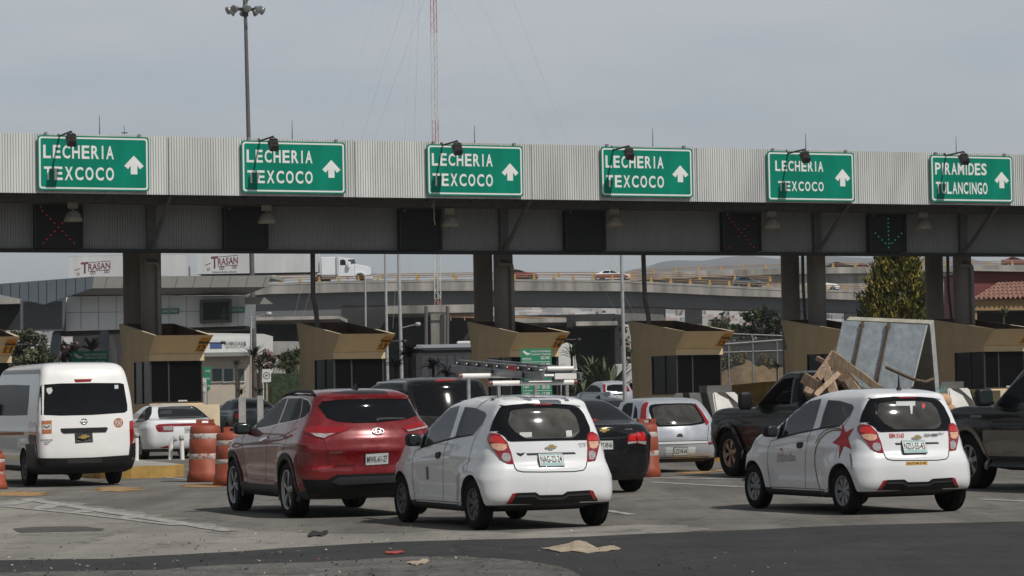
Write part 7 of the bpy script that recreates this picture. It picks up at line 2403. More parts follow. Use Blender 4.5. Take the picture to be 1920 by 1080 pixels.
for i in range(len(A_) - 1):
 b.quad(A_[i], A_[i + 1], B_[i + 1], B_[i])
 b.quad(A_[i], A_[i + 1], A_[i + 1] + Vector((0, 0.4, 0)), A_[i] + Vector((0, 0.4, 0)))
 b.quad(B_[i], B_[i + 1], B_[i + 1] + Vector((0, 9, 0)), B_[i] + Vector((0, 9, 0)))
 b.quad(A_[i] + Vector((0, 0.4, 0)), A_[i + 1] + Vector((0, 0.4, 0)), A_[i + 1] + Vector((0, 0.4, -0.9)), A_[i] + Vector((0, 0.4, -0.9)))
 b.quad(A_[i] + Vector((0, 0.4, -0.9)), A_[i + 1] + Vector((0, 0.4, -0.9)), A_[i + 1] + Vector((0, 9, -0.9)), A_[i] + Vector((0, 9, -0.9)))
b.build('parapet', None, ramp)
rails([(x, y) for x, y, _ in RMP], YR + 0.2, 42, 1184, 2000, 0.60, ramp)
b = MB().mat('bridge_concrete')       # embankment wall that carries it
for i in range(len(B_) - 1):
 p, q = B_[i] + Vector((0, 0.9, 0)), B_[i + 1] + Vector((0, 0.9, 0))
 b.quad(p, q, Vector((q.x, q.y, q.z - 3.5)), Vector((p.x, p.y, p.z - 3.5)))
b.build('girder', None, ramp)
for x in (1300, 1440, 1600, 1760):
 p = at(x, 515, YR + 3)
 b = MB().mat('concrete_dark'); b.box((p.x - 1.2, p.y, -1), (p.x + 1.2, p.y + 3, p.z - 0.5)); b.build('pier', None, ramp)
YL = 250.0
M['shade_dark'] = mat('shade_dark', (0.035, 0.035, 0.036), 0.95, var=0.5, scale=0.25, detail=8)  # near-black base colour stands in for shade, mainly under the low bridge
low = thing('underpass_bridge', 'low concrete road bridge with black openings behind booths 13 to 15', 'bridge', (0, YL, 0))
for x0, x1, y0, y1 in ((300, 636, 597.5, 604), (722, 892, 573.5, 588.5), (893, 1062, 599, 607), (1080, 1158, 603, 611)):
 a, c = at(x0, y0, YL), at(x1, y0, YL)
 z1, z0 = a.z, at(x0, y1, YL).z
 b = MB().mat('bridge_concrete'); b.box((a.x, YL, z0), (c.x, YL + 14, z1)); b.build('deck_slab', None, low)
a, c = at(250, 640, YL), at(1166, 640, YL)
b = MB().mat('shade_dark'); b.box((a.x - 8, YL + 14.01, 0), (c.x, YL + 15, at(0, 606, YL).z + 0.3))
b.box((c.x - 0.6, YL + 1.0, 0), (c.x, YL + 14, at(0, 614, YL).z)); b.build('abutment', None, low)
b = MB().mat('shade_dark'); p = at(640, 592, YL + 13); q = at(895, 592, YL + 13); b.box((p.x, YL + 12.9, 0), (q.x, YL + 13.8, p.z + 0.6)); b.build('abutment', None, low)
b = MB().mat('shade_dark'); p = at(1062, 604, YL + 2); q = at(1166, 604, YL + 2); b.box((p.x, YL + 2, at(0, 616, YL).z - 0.8), (q.x, YL + 13.9, at(0, 609, YL).z)); b.build('deck_slab', None, low)
b = MB().mat('rail_rust')
for y in (595, 598): b.tube(at(840, y - 4, YL + 0.3), at(1062, y + 2, YL + 0.3), 0.07, n=5)
for k in range(9): 
 x = 845 + k * 26
 b.tube(at(x, 592 + k * 0.5, YL + 0.3), at(x, 601, YL + 0.3), 0.06, n=5)
b.build('hand_rail', None, low)
a, c = at(806, 588, YL - 6), at(835, 588, YL - 6)
b = MB().mat('bridge_concrete'); b.box((a.x, YL - 6, 0), (c.x, YL - 4.6, a.z)); b.build('pier', None, low, bevel=0.08)
b = MB().mat('steel_mid')
for x in (799, 839): b.tube(at(x, 574, YL - 6.5), at(x, 650, YL - 6.5), 0.16, n=8)
b.tube(at(799, 586, YL - 6.5), at(839, 586, YL - 6.5), 0.08, n=6)
b.build('gantry_frame', None, low)
# ------------------------------------------------------------------ traffic on the flyover
def deck_z(x): 
 y = interp([(f[0], f[1]) for f in FLY], x)[0]
 return at(x, y, YB).z - 0.10
M['taxi_maroon'] = paint('taxi_maroon', (0.20, 0.03, 0.02), 0.3, dust=0.15)
def far_car(label, xc, Y, z, lv, m, flip=False, roof=None, L=4.5, cat='car', name='sedan_car', zs=1.0):
 p = at(xc, 520, Y)
 yaw = R(-90) if not flip else R(90)
 mid = 1.31
 pos = (p.x - mid, Y) if not flip else (p.x + mid, Y)
 c = Car(name, label, cat, pos, yaw, [[r[0] * zs] + list(r[1:]) for r in lv], m, wheelbase=2.6, wheel_r=0.31, track=1.5, n=2, z0=z, group='vehicles on the flyover')
 c.finish()
 sd = 1 if not flip else -1
 c.patch('side_window', [(0.0, 1.04 * zs), (0.95, 1.03 * zs), (0.95, 1.36 * zs), (0.30, 1.34 * zs)], 'dark_glass', local=('x', 1), off=0.01, mirror=True)
 c.patch('side_window', [(1.02, 1.03 * zs), (1.95, 1.02 * zs), (1.45, 1.30 * zs), (1.02, 1.36 * zs)], 'dark_glass', local=('x', 1), off=0.01, mirror=True)
 c.wheels('alloy', 'alloy', 5)
 if roof:
  c.patch('lower_panel', [(-0.80, 0.45), (3.4, 0.45), (3.3, 0.80), (2.4, 0.92), (-0.7, 0.92)], roof, local=('x', 1), off=0.015, mirror=True)
 return c
far_car('dull red car on the flyover behind the paired columns', 975, YB + 2.6, deck_z(975), SEDAN_LV, 'dull_red')
far_car('maroon taxi with white roof on the flyover above booth 14', 1148, YB + 2.6, deck_z(1148), SEDAN_LV, 'white_paint', roof='taxi_maroon')
far_car('dark teal hatchback on the flyover left of the paired columns', 1403, YB + 2.6, deck_z(1403), HATCH_LV, 'teal_paint', name='hatchback_car')
far_car('white car on the flyover partly hidden by the right columns', 1540, YB + 6.0, deck_z(1560) + 0.1, SEDAN_LV, 'white_paint')
far_car('black car on the upper ramp left of the conifer', 1576, YR + 3.0, at(1576, 500.5, YR).z - 0.55, SEDAN_LV, 'black_paint')
far_car('red car on the upper ramp at far right', 1906, YR + 3.0, at(1906, 497, YR).z - 0.1, SEDAN_LV, 'dull_red')
far_car('rust red car on the upper ramp behind the conifer', 1622, YR + 3.4, at(1622, 500.5, YR).z - 0.8, SEDAN_LV, 'taxi_maroon')
M['trailer'] = mat('trailer', (0.56, 0.57, 0.58), 0.5, var=0.12, scale=0.5, stretch=(1, 1, 0.3), detail=6)
M['trasan_red'] = mat('trasan_red', (0.16, 0.035, 0.045), 0.6, var=0.1)
def trailer(label, x0, x1, ytop, Y, word, sub):
 a, c = at(x0, ytop, Y), at(x1, ytop, Y)
 zt = a.z
 t = thing('box_trailer', label, 'trailer', ((a.x + c.x) / 2, Y, zt - 4.05), 0, 'white trailers of the same haulier')
 b = MB().mat('trailer'); b.box((a.x, Y, zt - 2.95), (c.x, Y + 2.5, zt)); bx = b.build('box', None, t, bevel=0.04)
 b = MB().mat('trailer')
 n = 16
 for k in range(n + 1):
  x = a.x + (c.x - a.x) * k / n
  b.box((x - 0.03, Y - 0.012, zt - 2.9), (x + 0.03, Y - 0.001, zt - 0.06))
 b.box((a.x, Y - 0.02, zt - 0.10), (c.x, Y - 0.0125, zt - 0.02)); b.box((a.x, Y - 0.02, zt - 2.94), (c.x, Y - 0.0125, zt - 2.84))
 b.build('box_rib', None, bx)
 b = MB().mat('steel_dark'); b.box((a.x + 0.4, Y + 0.5, zt - 3.15), (c.x - 0.3, Y + 2.0, zt - 2.952)); b.build('chassis', None, t)
 for xx in (a.x + 1.4, a.x + 2.7):
  b = MB().mat('rubber'); b.tube((xx, Y + 0.05, zt - 3.55), (xx, Y + 0.6, zt - 3.55), 0.5, n=24); b.build('wheel', None, t)
 (lx0, ly0), (lx1, ly1) = word
 p, q = at(lx0, ly1, Y - 0.03), at(lx1, ly0, Y - 0.03)
 b = MB().mat('trasan_red')
 w = q.x - p.x; h = q.z - p.z
 sl = Vector((1, 0, 0.07)).normalized()
 lettering(b, 'T', p, sl, Zv, w * 0.26, h * 0.95, None, 0.02)
 b.build('box_lettering', None, bx)
 b = MB().mat('trasan_red'); lettering(b, 'RASAN', p + sl * (w * 0.25) + Zv * h * 0.22, sl, Zv, w * 0.75, h * 0.55, None, 0.012); b.build('box_lettering', None, bx)
 b = MB().mat('trasan_red')
 o = p + Zv * h * 0.12
 b.quad(o + sl * w * 0.25, o + sl * w, o + sl * w + Zv * 0.05, o + sl * w * 0.25 + Zv * 0.05)
 o = p + Zv * h * 0.86
 b.quad(o + sl * w * 0.28, o + sl * w, o + sl * w + Zv * 0.05, o + sl * w * 0.28 + Zv * 0.05)
 for fx in (0.36, 0.44, 0.84, 0.92, -0.10):
  c_ = p + sl * (w * fx) + Zv * (-0.02)
  for i in range(10):
   a0, a1 = 2 * math.pi * i / 10, 2 * math.pi * (i + 1) / 10
   b.quad(c_ + Vector((math.cos(a0), 0, math.sin(a0))) * 0.13, c_ + Vector((math.cos(a1), 0, math.sin(a1))) * 0.13, c_ + Vector((math.cos(a1), 0, math.sin(a1))) * 0.19, c_ + Vector((math.cos(a0), 0, math.sin(a0))) * 0.19)
 b.quad(p + sl * (-w * 0.22) + Zv * h * 0.3, p + sl * (-0.02 * w) + Zv * h * 0.42, p + sl * (-0.02 * w) + Zv * h * 0.47, p + sl * (-w * 0.22) + Zv * h * 0.35)
 b.build('box_emblem', None, bx)
 if sub:
  p2, q2 = at(sub[0][0], sub[0][1], Y - 0.03), at(sub[1][0], sub[1][1], Y - 0.03)
  b = MB().mat('ink_grey'); lettering(b, 'trasan.logistica.com.mx', Vector((p2.x, p2.y, q2.z)), Vector((1, 0, 0)), Zv, q2.x - p2.x, p2.z - q2.z, None, 0.02); b.build('box_lettering', None, bx)
 return t
YT = YB + 3.2
trailer('white box trailer with red Trasan lettering, leading the pair on the flyover', 369, 596, 470, YT, ((396, 479), (446, 504)), ((398, 508), (444, 512)))
trailer('white box trailer with red Trasan lettering, trailing the pair at far left', 128, 352, 479, YT + 0.4, ((152, 490), (207, 513)), None)
p = at(650, 520, YT)
zr = deck_z(650)
t = thing('truck_tractor', 'white long-nosed truck tractor heading right on the flyover', 'truck', (p.x, YT, zr), 0)
X = lambda px_: at(px_, 520, YT).x
Zp = lambda py_: at(650, py_, YT).z
b = MB().mat('white_paint'); b.box((X(602), YT, zr + 0.8), (X(631), YT + 2.4, Zp(481))); b.build('sleeper', None, t, bevel=0.08)
b = MB().mat('white_paint')
prof = [(X(632), zr + 0.8), (X(664), zr + 0.8), (X(664), Zp(501)), (X(668), Zp(495)), (X(664), Zp(485)), (X(640), Zp(482)), (X(632), Zp(480))]
b.prism([Vector((x, YT + 0.05, z)) for x, z in prof], Vector((0, 2.3, 0))); cab = b.build('cab', None, t, bevel=0.05)
b = MB().mat('dark_glass'); b.prism([Vector((X(x), YT + 0.04, Zp(y))) for x, y in [(638, 497), (638, 488), (643, 486), (648, 488), (649, 497)]], Vector((0, 0.03, 0))); b.build('side_window', None, cab)
b = MB().mat('mid_glass'); b.prism([Vector((X(x), YT + 0.04, Zp(y))) for x, y in [(654, 496), (653, 487), (665, 486), (668, 494)]], Vector((0, 0.03, 0))); b.build('windscreen', None, cab)
b = MB().mat('white_paint')
hood = [(X(664), zr + 0.9), (X(694), zr + 0.9), (X(696), Zp(505)), (X(692), Zp(500)), (X(672), Zp(496)), (X(664), Zp(495))]
b.prism([Vector((x, YT + 0.25, z)) for x, z in hood], Vector((0, 1.9, 0))); hd = b.build('hood', None, t, bevel=0.08)
b = MB().mat('chrome'); b.box((X(694.5), YT + 0.4, zr + 1.0), (X(697.5), YT + 2.0, Zp(502))); b.build('grille', None, hd)
b = MB().mat('chrome'); b.tube((X(633), YT - 0.08, zr + 1.0), (X(633), YT - 0.08, Zp(481)), 0.13, n=12); b.build('exhaust_stack', None, t)
b = MB().mat('white_paint'); b.pillow((X(655), YT - 0.25, Zp(497)), 0.22, 0.12, 0.42, 0.5); b.build('side_mirror', None, t)
for xx in (675, 612, 598):
 b = MB().mat('rubber'); b.tube((X(xx), YT + 0.1, zr + 0.52), (X(xx), YT + 0.6, zr + 0.52), 0.52, n=24); b.build('wheel', None, t)
b = MB().mat('white_paint')
for k in range(12):
 a0, a1 = R(10 + 160 * k / 12), R(10 + 160 * (k + 1) / 12)
 c_ = Vector((X(675), YT - 0.02, zr + 0.52))
 f = lambda a, r, y: c_ + Vector((r * math.cos(a), y, r * math.sin(a)))
 b.quad(f(a0, 0.68, 0), f(a1, 0.68, 0), f(a1, 0.68, 0.6), f(a0, 0.68, 0.6)); b.quad(f(a0, 0.68, 0), f(a1, 0.68, 0), f(a1, 0.82, 0), f(a0, 0.82, 0))
b.build('fender', None, t)
b = MB().mat('white_paint'); b.box((X(668), YT + 0.1, zr + 0.35), (X(699), YT + 2.3, zr + 0.85)); b.build('bumper', None, t, bevel=0.06)
b = MB().mat('chrome'); b.tube((X(604), YT - 0.05, zr + 0.75), (X(630), YT - 0.05, zr + 0.75), 0.32, n=16); b.build('fuel_tank', None, t)
# ------------------------------------------------------------------ raised control building on the left
M['panel_white'] = mat('panel_white', (0.80, 0.81, 0.82), 0.5, var=0.08, scale=0.6)
M['panel_blue'] = mat('panel_blue', (0.105, 0.125, 0.145), 0.5, var=0.12, scale=0.8)
M['panel_grey'] = mat('panel_grey', (0.27, 0.262, 0.245), 0.55, var=0.1, scale=0.6)
M['steel_blue'] = mat('steel_blue', (0.13, 0.15, 0.17), 0.5, var=0.15)
YC = 150.0
cb = thing('control_building', 'raised white panelled building with slanting grey canopy above the white van', 'building', (at(280, 700, YC).x, YC, 1.0))
def flat(pts, Y, th, m, name, parent, bevel=0):
 b = MB().mat(m); b.prism([at(x, y, Y) for x, y in pts], Vector((0, th, 0))); return b.build(name, None, parent, bevel=bevel)
w_ = flat([(118, 556), (461, 554), (458, 611), (118, 621)], YC, 6.0, 'panel_white', 'wall', cb)
b = MB().mat('steel_mid')
for x in (152, 185, 218, 251, 284, 317, 350, 383, 416, 446): b.tube(at(x, 556, YC - 0.01), at(x, 617, YC - 0.01), 0.009, n=4)
b.tube(at(120, 586, YC - 0.01), at(460, 583, YC - 0.01), 0.009, n=4)
b.build('panel_joint', None, w_)
cf = flat([(174, 518.5), (508, 516.5), (500, 538), (172, 540.5)], YC - 3.2, 0.15, 'panel_grey', 'canopy_edge', cb)
b = MB().mat('steel_mid')
for x in range(200, 500, 33): b.tube(at(x + 2, 518, YC - 3.22), at(x - 4, 539.5, YC - 3.22), 0.010, n=4)
b.build('panel_joint', None, cf)
b = MB().mat('panel_grey')
P = [at(172, 540.5, YC - 3.1), at(500, 538, YC - 3.1), at(461, 553, YC + 0.5), at(121, 556, YC + 0.5)]
b.prism(P, Vector((0, 0.1, 0.12))); b.build('soffit', None, cb)
b = MB().mat('panel_grey'); P = [at(174, 518.5, YC - 3.0), at(508, 516.5, YC - 3.0), at(508, 516.5, YC - 3.0) + Vector((0, 9, 0.2)), at(174, 518.5, YC - 3.0) + Vector((0, 9, 0.2))]; b.prism(P, Vector((0, 0, -0.15))); b.build('roof', None, cb)
wg = flat([(-60, 536.5), (0, 532), (175, 518.2), (172, 541), (82, 571), (40, 561), (-60, 540)], YC - 3.3, 0.3, 'panel_blue', 'canopy_wing', cb)
b = MB().mat('steel_dark')
for x in (3, 20, 37, 54, 72, 88, 106, 124, 142, 160): 
 y1 = 560 if x < 40 else 570 - abs(x - 82) * 0.28
 b.tube(at(x, 534 - x * 0.085, YC - 3.32), at(x, min(y1, 572 - (x - 82) * 0.33 if x > 82 else 561 + (x - 40) * 0.24), YC - 3.32), 0.012, n=4)
b.build('panel_joint', None, wg)
lv = flat([(38, 562), (121, 556), (121, 620), (38, 621)], YC - 0.6, 0.5, 'panel_blue', 'louvre_box', cb)
b = MB().mat('steel_dark')
for k in range(22):
 y = 566 + k * 2.4
 b.tube(at(44, y, YC - 0.63), at(117, y - 1, YC - 0.63), 0.016, n=4)
b.build('louvre', None, lv)
flat([(100, 618), (462, 611), (458, 617), (170, 626), (104, 629)], YC + 0.2, 3, 'steel_dark', 'floor_beam', cb)
for pts in ([(99, 622), (113, 622), (106, 690), (86, 690)], [(188, 609), (202, 609), (206, 690), (190, 690)], [(205, 628), (211, 628), (219, 690), (211, 690)]):
 flat(pts, YC + 0.1 if pts[0][0] != 205 else YC - 0.4, 0.6, 'steel_blue' if pts[0][0] != 205 else 'panel_grey', 'leg', cb)
flat([(-60, 558), (38, 556), (38, 569), (-60, 572)], YC + 4, 2, 'bridge_concrete', 'rear_beam', cb)
flat([(-60, 572), (38, 569), (38, 618), (-60, 620)], YC + 5, 1, 'shade_dark', 'rear_wall', cb)
flat([(459, 557), (495, 557), (512, 570), (459, 571)], YC - 0.5, 0.12, 'panel_grey', 'awning', cb)
s = thing('electronic_sign', 'grey framed electronic sign with dim green arrow on the white building', 'electronic sign', at(404, 604, YC - 0.8))
flat([(374, 562), (432, 560), (432, 604), (374, 606)], YC - 0.9, 0.85, 'steel_mid', 'sign_frame', s, bevel=0.03)
flat([(381, 567), (429, 565.5), (429, 599), (381, 600)], YC - 0.94, 0.03, 'led_black', 'sign_screen', s)
b = MB().mat('led_dim'); b.prism([at(x, y, YC - 0.96) for x, y in [(417, 577), (422, 577), (422, 591), (427, 588), (427, 593), (420, 599), (412, 593), (412, 588), (417, 591)]], Vector((0, 0.015, 0))); b.build('sign_arrow', None, s)
for lab, q in (('small green Efectivo sign right of the dark columns', (303, 578.5, 335, 588.5)), ('small green Efectivo sign right of the electronic sign', (432, 576.5, 458.5, 586.5))):
 x0, y0, x1, y1 = q
 s = thing('lane_type_sign', lab, 'sign', at(x0, y1, YC - 0.2), 0, 'green Efectivo signs')
 flat([(x0, y0), (x1, y0 - 0.5), (x1, y1 - 0.5), (x0, y1)], YC - 0.12, 0.1, 'sign_green2', 'sign_panel', s)
 o = at(x0 + 2, y1 - 2.3, YC - 0.13)
 b = MB().mat('sign_white'); lettering(b, 'EFECTIVO', o, Vector((1, 0, 0)), Zv, at(x1 - 2, y1, YC - 0.13).x - o.x, at(x0, y0 + 2.3, YC - 0.13).z - o.z, None, 0.02); b.build('sign_lettering', None, s)
# ------------------------------------------------------------------ small white office
YO = 178.0
M['office_white'] = mat('office_white', (0.62, 0.62, 0.60), 0.7, var=0.08, scale=0.8)
M['office_beige'] = mat('office_beige', (0.50, 0.44, 0.36), 0.7, var=0.1, scale=0.8)
M['office_glass'] = mat('office_glass', (0.10, 0.13, 0.125), 0.2, var=0.2)
M['logo_blue'] = mat('logo_blue', (0.07, 0.11, 0.30), 0.6, var=0.1)
of = thing('office_building', 'small white office with a long white name band behind booth 12', 'building', (at(435, 740, YO).x, YO, 1.2))
flat([(370, 624), (494, 626), (494, 760), (370, 760)], YO, 7, 'office_white', 'wall', of)
flat([(376, 636), (469, 634), (469, 660), (376, 661.5)], YO - 0.25, 0.24, 'sign_white', 'name_band', of)
flat([(376, 662), (474, 660), (474, 667), (376, 669)], YO - 1.2, 1.18, 'panel_grey', 'canopy', of)
flat([(380, 669), (470, 667), (470, 760), (380, 760)], YO - 0.06, 0.05, 'office_beige', 'front_panel', of)
for x0, x1 in ((397, 417), (419, 438), (440, 459)):
 w_ = flat([(x0, 690), (x1, 690), (x1, 716), (x0, 717)], YO - 0.12, 0.05, 'office_glass', 'window', of)
 b = MB().mat('office_white')
 for a, c in (((x0, 690), (x0, 717)), ((x1, 690), (x1, 716)), ((x0, 690), (x1, 690)), ((x0, 717), (x1, 716))): b.tube(at(*a, YO - 0.13), at(*c, YO - 0.13), 0.04, n=4)
 b.build('window_frame', None, w_)
flat([(394, 643), (416, 642.5), (416, 653), (394, 653.5)], YO - 0.28, 0.02, 'logo_blue', 'logo_panel', of)
b = MB().mat('ink_grey'); o = at(420, 648, YO - 0.29); lettering(b, 'AVIROASA', o, Vector((1, 0, 0)), Zv, at(453, 0, YO - .29).x - o.x, 0.26, None, 0.01); b.build('band_lettering', None, of)
b = MB().mat('ink_grey'); o = at(423, 652.5, YO - 0.29); lettering(b, 'SERVICIOS 24 H', o, Vector((1, 0, 0)), Zv, at(449, 0, YO - .29).x - o.x, 0.11, None, 0.01); b.build('band_lettering', None, of)
b = MB().mat('ink_grey'); o = at(457, 649, YO - 0.29); lettering(b, 'S', o, Vector((1, 0, 0)), Zv, 0.16, 0.3, None, 0.01); b.build('band_lettering', None, of)
def sign_post(lab, quad, Y, kind):
 a = at(*quad[0], Y)
 s = thing('road_sign', lab, 'sign', at(quad[3][0], 760, Y))
 P = [at(x, y, Y) for x, y in quad]
 b = MB().mat('sign_white' if kind != 'green' else 'sign_green2'); b.prism(P, Vector((0, 0.03, 0))); b.build('sign_panel', None, s)
 b = MB().mat('post_grey'); m_ = (P[2] + P[3]) / 2; b.tube((m_.x, Y + 0.06, ground_z(0, Y)), (m_.x, Y + 0.06, P[0].z), 0.04, n=8); b.build('sign_post', None, s)
 c = sum(P, Vector()) / 4 + Vector((0, -0.008, 0)); r = (P[1] - P[0]).length * 0.40
 if kind == 'green':
  b = MB().mat('sign_white')
  for k in range(3): lettering(b, 'CAJA'[:3 + k % 2], P[3] + Vector((0.03, -0.006, 0.1 + k * 0.3)), Vector((1, 0, 0)), Zv, 0.19, 0.1, None, 0.02)
  b.build('sign_lettering', None, s)
  return
 b = MB().mat('ink' if kind == 'black' else 'sticker_red')
 for i in range(24):
  a0, a1 = 2 * math.pi * i / 24, 2 * math.pi * (i + 1) / 24
  f = lambda a, q: c + Vector((q * math.cos(a), 0, q * math.sin(a)))
  b.quad(f(a0, r * 0.84), f(a1, r * 0.84), f(a1, r), f(a0, r))
 b.build('sign_ring', None, s)
 b = MB().mat('ink'); 
 b.add([c + Vector((-r * 0.5, -0.001, r * 0.35)), c + Vector((r * 0.55, -0.001, 0.0)), c + Vector((-r * 0.5, -0.001, -r * 0.35)), c + Vector((-r * 0.2, -0.001, 0))], [(0, 3, 1), (3, 2, 1)])
 b.build('sign_symbol', None, s)
sign_post('white road sign with a black arrow in a ring left of booth 13', [(492, 692), (508, 692), (508, 716), (491, 717)], 110, 'black')
sign_post('white road sign with red ring at booth 12 corner', [(376, 708), (387, 710), (387, 734), (376, 734)], 105, 'red')
sign_post('narrow green sign with white words beside booth 12', [(381, 688), (396, 688), (394, 731), (384, 731)], 108, 'green')
t = thing('yellow_bollard', 'yellow bollard left of booth 13', 'bollard', at(506, 745, 100)); b = MB().mat('rail_yellow'); P = at(507, 745, 100); b.tube((P.x, 100, ground_z(0, 100)), (P.x, 100, at(507, 726, 100).z), 0.05, n=12); b.lathe([(0.05, 0), (0.035, 0.03), (0.001, 0.04)], (P.x, 100, at(507, 726, 100).z), n=12); b.build('post', None, t)
# ------------------------------------------------------------------ coach, box truck and a white panel beyond the booths
YK = 117.0
co = thing('coach_bus', 'dark grey coach with white roof standing behind the palms and booth 14', 'bus', (at(835, 740, YK).x, YK, ground_z(0, YK)))
xa, xb = at(775, 700, YK).x, at(945, 700, YK).x
zt = at(800, 646, YK).z; zb = ground_z(0, YK) + 0.35
b = MB().mat('bus_grey'); b.box((xa, YK, zb), (xb, YK + 2.5, zt - 0.26)); bd = b.build('body', None, co, bevel=0.12)
b = MB().mat('bus_roof'); b.box((xa + 0.05, YK - 0.02, zt - 0.255), (xb, YK + 2.52, zt)); b.build('roof', None, co, bevel=0.10)
b = MB().mat('van_white'); b.box((at(845, 0, YK).x, YK + 0.6, zt + 0.003), (at(884, 0, YK).x, YK + 1.9, zt + 0.14)); b.build('roof_unit', None, co, bevel=0.04)
xs_ = [at(x, 700, YK).x for x in (790, 806, 822, 838, 854, 870, 886)]
for x0, x1 in zip(xs_[:-1], xs_[1:]):
 b = MB().mat('coach_glass'); b.box((x0 + 0.03, YK - 0.012, zt - 1.42), (x1 - 0.05, YK + 0.02, zt - 0.50)); b.build('side_window', None, bd)
b = MB().mat('silver_paint'); b.box((xa + 0.3, YK - 0.010, zb + 0.5), (xb - 0.2, YK + 0.01, zb + 0.62)); b.build('side_strip', None, bd)
for x in (xa + 0.9, xb - 1.0):
 b = MB().mat('rubber'); b.tube((x, YK - 0.03, zb + 0.12), (x, YK + 0.4, zb + 0.12), 0.46, n=24); b.build('wheel', None, co)
YW = 128.0
bt = thing('box_truck', 'pale grey box truck beside the tall pole left of booth 15', 'truck', (at(1172, 740, YW).x, YW, ground_z(0, YW)))
b = MB().mat('trailer'); b.prism([at(x, y, YW) for x, y in [(1150, 686), (1152, 683), (1190, 681), (1193, 730), (1152, 730)]], Vector((0.9, 5, 0))); bx = b.build('box', None, bt, bevel=0.05)
b = MB().mat('steel_mid'); b.tube(at(1155, 684, YW - 0.02), at(1156, 730, YW - 0.02), 0.03, n=6); b.tube(at(1172, 683, YW - 0.02), at(1173, 730, YW - 0.02), 0.02, n=6); b.build('door_bar', None, bx)
b = MB().mat('silver_paint'); b.prism([at(x, y, YW - 0.3) for x, y in [(1172, 716), (1190, 716), (1193, 752), (1170, 752)]], Vector((0.5, 2, 0))); cbx = b.build('cab', None, bt, bevel=0.08)
b = MB().mat('dark_glass'); b.prism([at(x, y, YW - 0.34) for x, y in [(1181, 718), (1189, 718), (1190, 730), (1182, 730)]], Vector((0, 0.05, 0))); b.build('side_window', None, cbx)
for x in (1158, 1186):
 P = at(x, 755, YW); b = MB().mat('rubber'); b.tube((P.x, YW + 0.02, ground_z(0, YW) + 0.4), (P.x, YW + 0.4, ground_z(0, YW) + 0.4), 0.4, n=20); b.build('wheel', None, bt)
YP = 126.0
pn = thing('banner_panel', 'tall white panel with faint red writing beside booth 14', 'banner', at(1062, 745, YP))
b = MB().mat('sign_white'); b.prism([at(x, y, YP) for x, y in [(1047, 655), (1052, 646), (1062, 642), (1072, 646), (1076, 660), (1078, 706), (1048, 706)]], Vector((0, 0.06, 0))); b.build('panel', None, pn)
b = MB().mat('sticker_red'); o = at(1054, 700, YP - 0.006); lettering(b, 'S-Z', o, Vector((1, 0, 0)), Zv, 0.26, 0.09, None, 0.02); b.build('panel_lettering', None, pn)
b = MB().mat('logo_grey'); o = at(1051, 684, YP - 0.006); lettering(b, 'CONVENIO', o, Vector((1, 0, 0)), Zv, 0.22, 0.05, None, 0.0); b.build('panel_lettering', None, pn)
b = MB().mat('post_grey')
for x in (1052, 1078): b.tube(at(x, 660, YP + 0.1), at(x, 762, YP + 0.1), 0.035, n=8)
b.build('panel_post', None, pn)
b = MB().mat('sign_white'); b.prism([at(x, y, YP + 0.3) for x, y in [(1079, 668), (1082, 690), (1079, 726), (1075, 726)]], Vector((0, 0.05, 0))); b.build('side_panel', None, pn)
# ------------------------------------------------------------------ red house with tiled roof on the right
YH = 140.0
M['house_red'] = mat('house_red', (0.20, 0.055, 0.055), 0.8, var=0.15, scale=0.8)
M['tile'] = mat('tile', (0.24, 0.125, 0.095), 0.8, var=0.3, scale=3)
M['house_tan'] = mat('house_tan', (0.34, 0.22, 0.11), 0.8, var=0.12, scale=1)
rh = thing('tiled_house', 'dark red building with a clay tile lean-to roof at right edge', 'building', (at(1880, 740, YH).x, YH, 0.9))
flat([(1815, 507), (2060, 512), (2060, 760), (1815, 760)], YH + 3.0, 8, 'house_red', 'wall', rh)
flat([(1812, 504), (2060, 509), (2060, 512), (1812, 507.5)], YH + 2.6, 9, 'bridge_concrete', 'roof_edge', rh)
b = MB().mat('tile')
e0, e1 = at(1824, 560, YH - 0.4), at(2060, 556, YH - 0.4)
r0, r1 = at(1872, 530, YH + 3.0), at(2060, 520, YH + 3.0)
n = 26
for k in range(n):
 f0, f1 = k / n, (k + 1) / n
 a, c = e0.lerp(e1, f0), e0.lerp(e1, f1)
 d, e = r0.lerp(r1, f0), r0.lerp(r1, f1)
 segs = 6
 prev = None
 for s in range(segs + 1):
  t_ = s / segs
  bul = math.sin(math.pi * min(1, t_ / 0.62)) * 0.10 if t_ < 0.62 else -math.sin(math.pi * (t_ - 0.62) / 0.38) * 0.05
  pa, pd = a.lerp(c, t_) + Zv * bul, d.lerp(e, t_) + Zv * bul
  if prev: 
   rows_ = 5
   for q in range(rows_):
    g0, g1 = q / rows_, (q + 1) / rows_
    z0, z1 = Zv * 0.0, Zv * -0.05
    b.quad(prev[0].lerp(prev[1], g0) + Zv * 0.0, pa.lerp(pd, g0), pa.lerp(pd, g1) + z1, prev[0].lerp(prev[1], g1) + z1)
  prev = (pa, pd)
b.build('tile_roof', None, rh)
flat([(1826, 562), (2060, 559), (2060, 581), (1826, 582)], YH - 0.1, 0.4, 'house_tan', 'fascia_band', rh)
flat([(1826, 582), (2060, 581), (2060, 760), (1826, 760)], YH + 1.6, 0.5, 'shade_dark', 'porch_wall', rh)
flat([(1824, 582), (1832, 582), (1832, 760), (1824, 760)], YH, 0.5, 'house_tan', 'porch_post', rh)
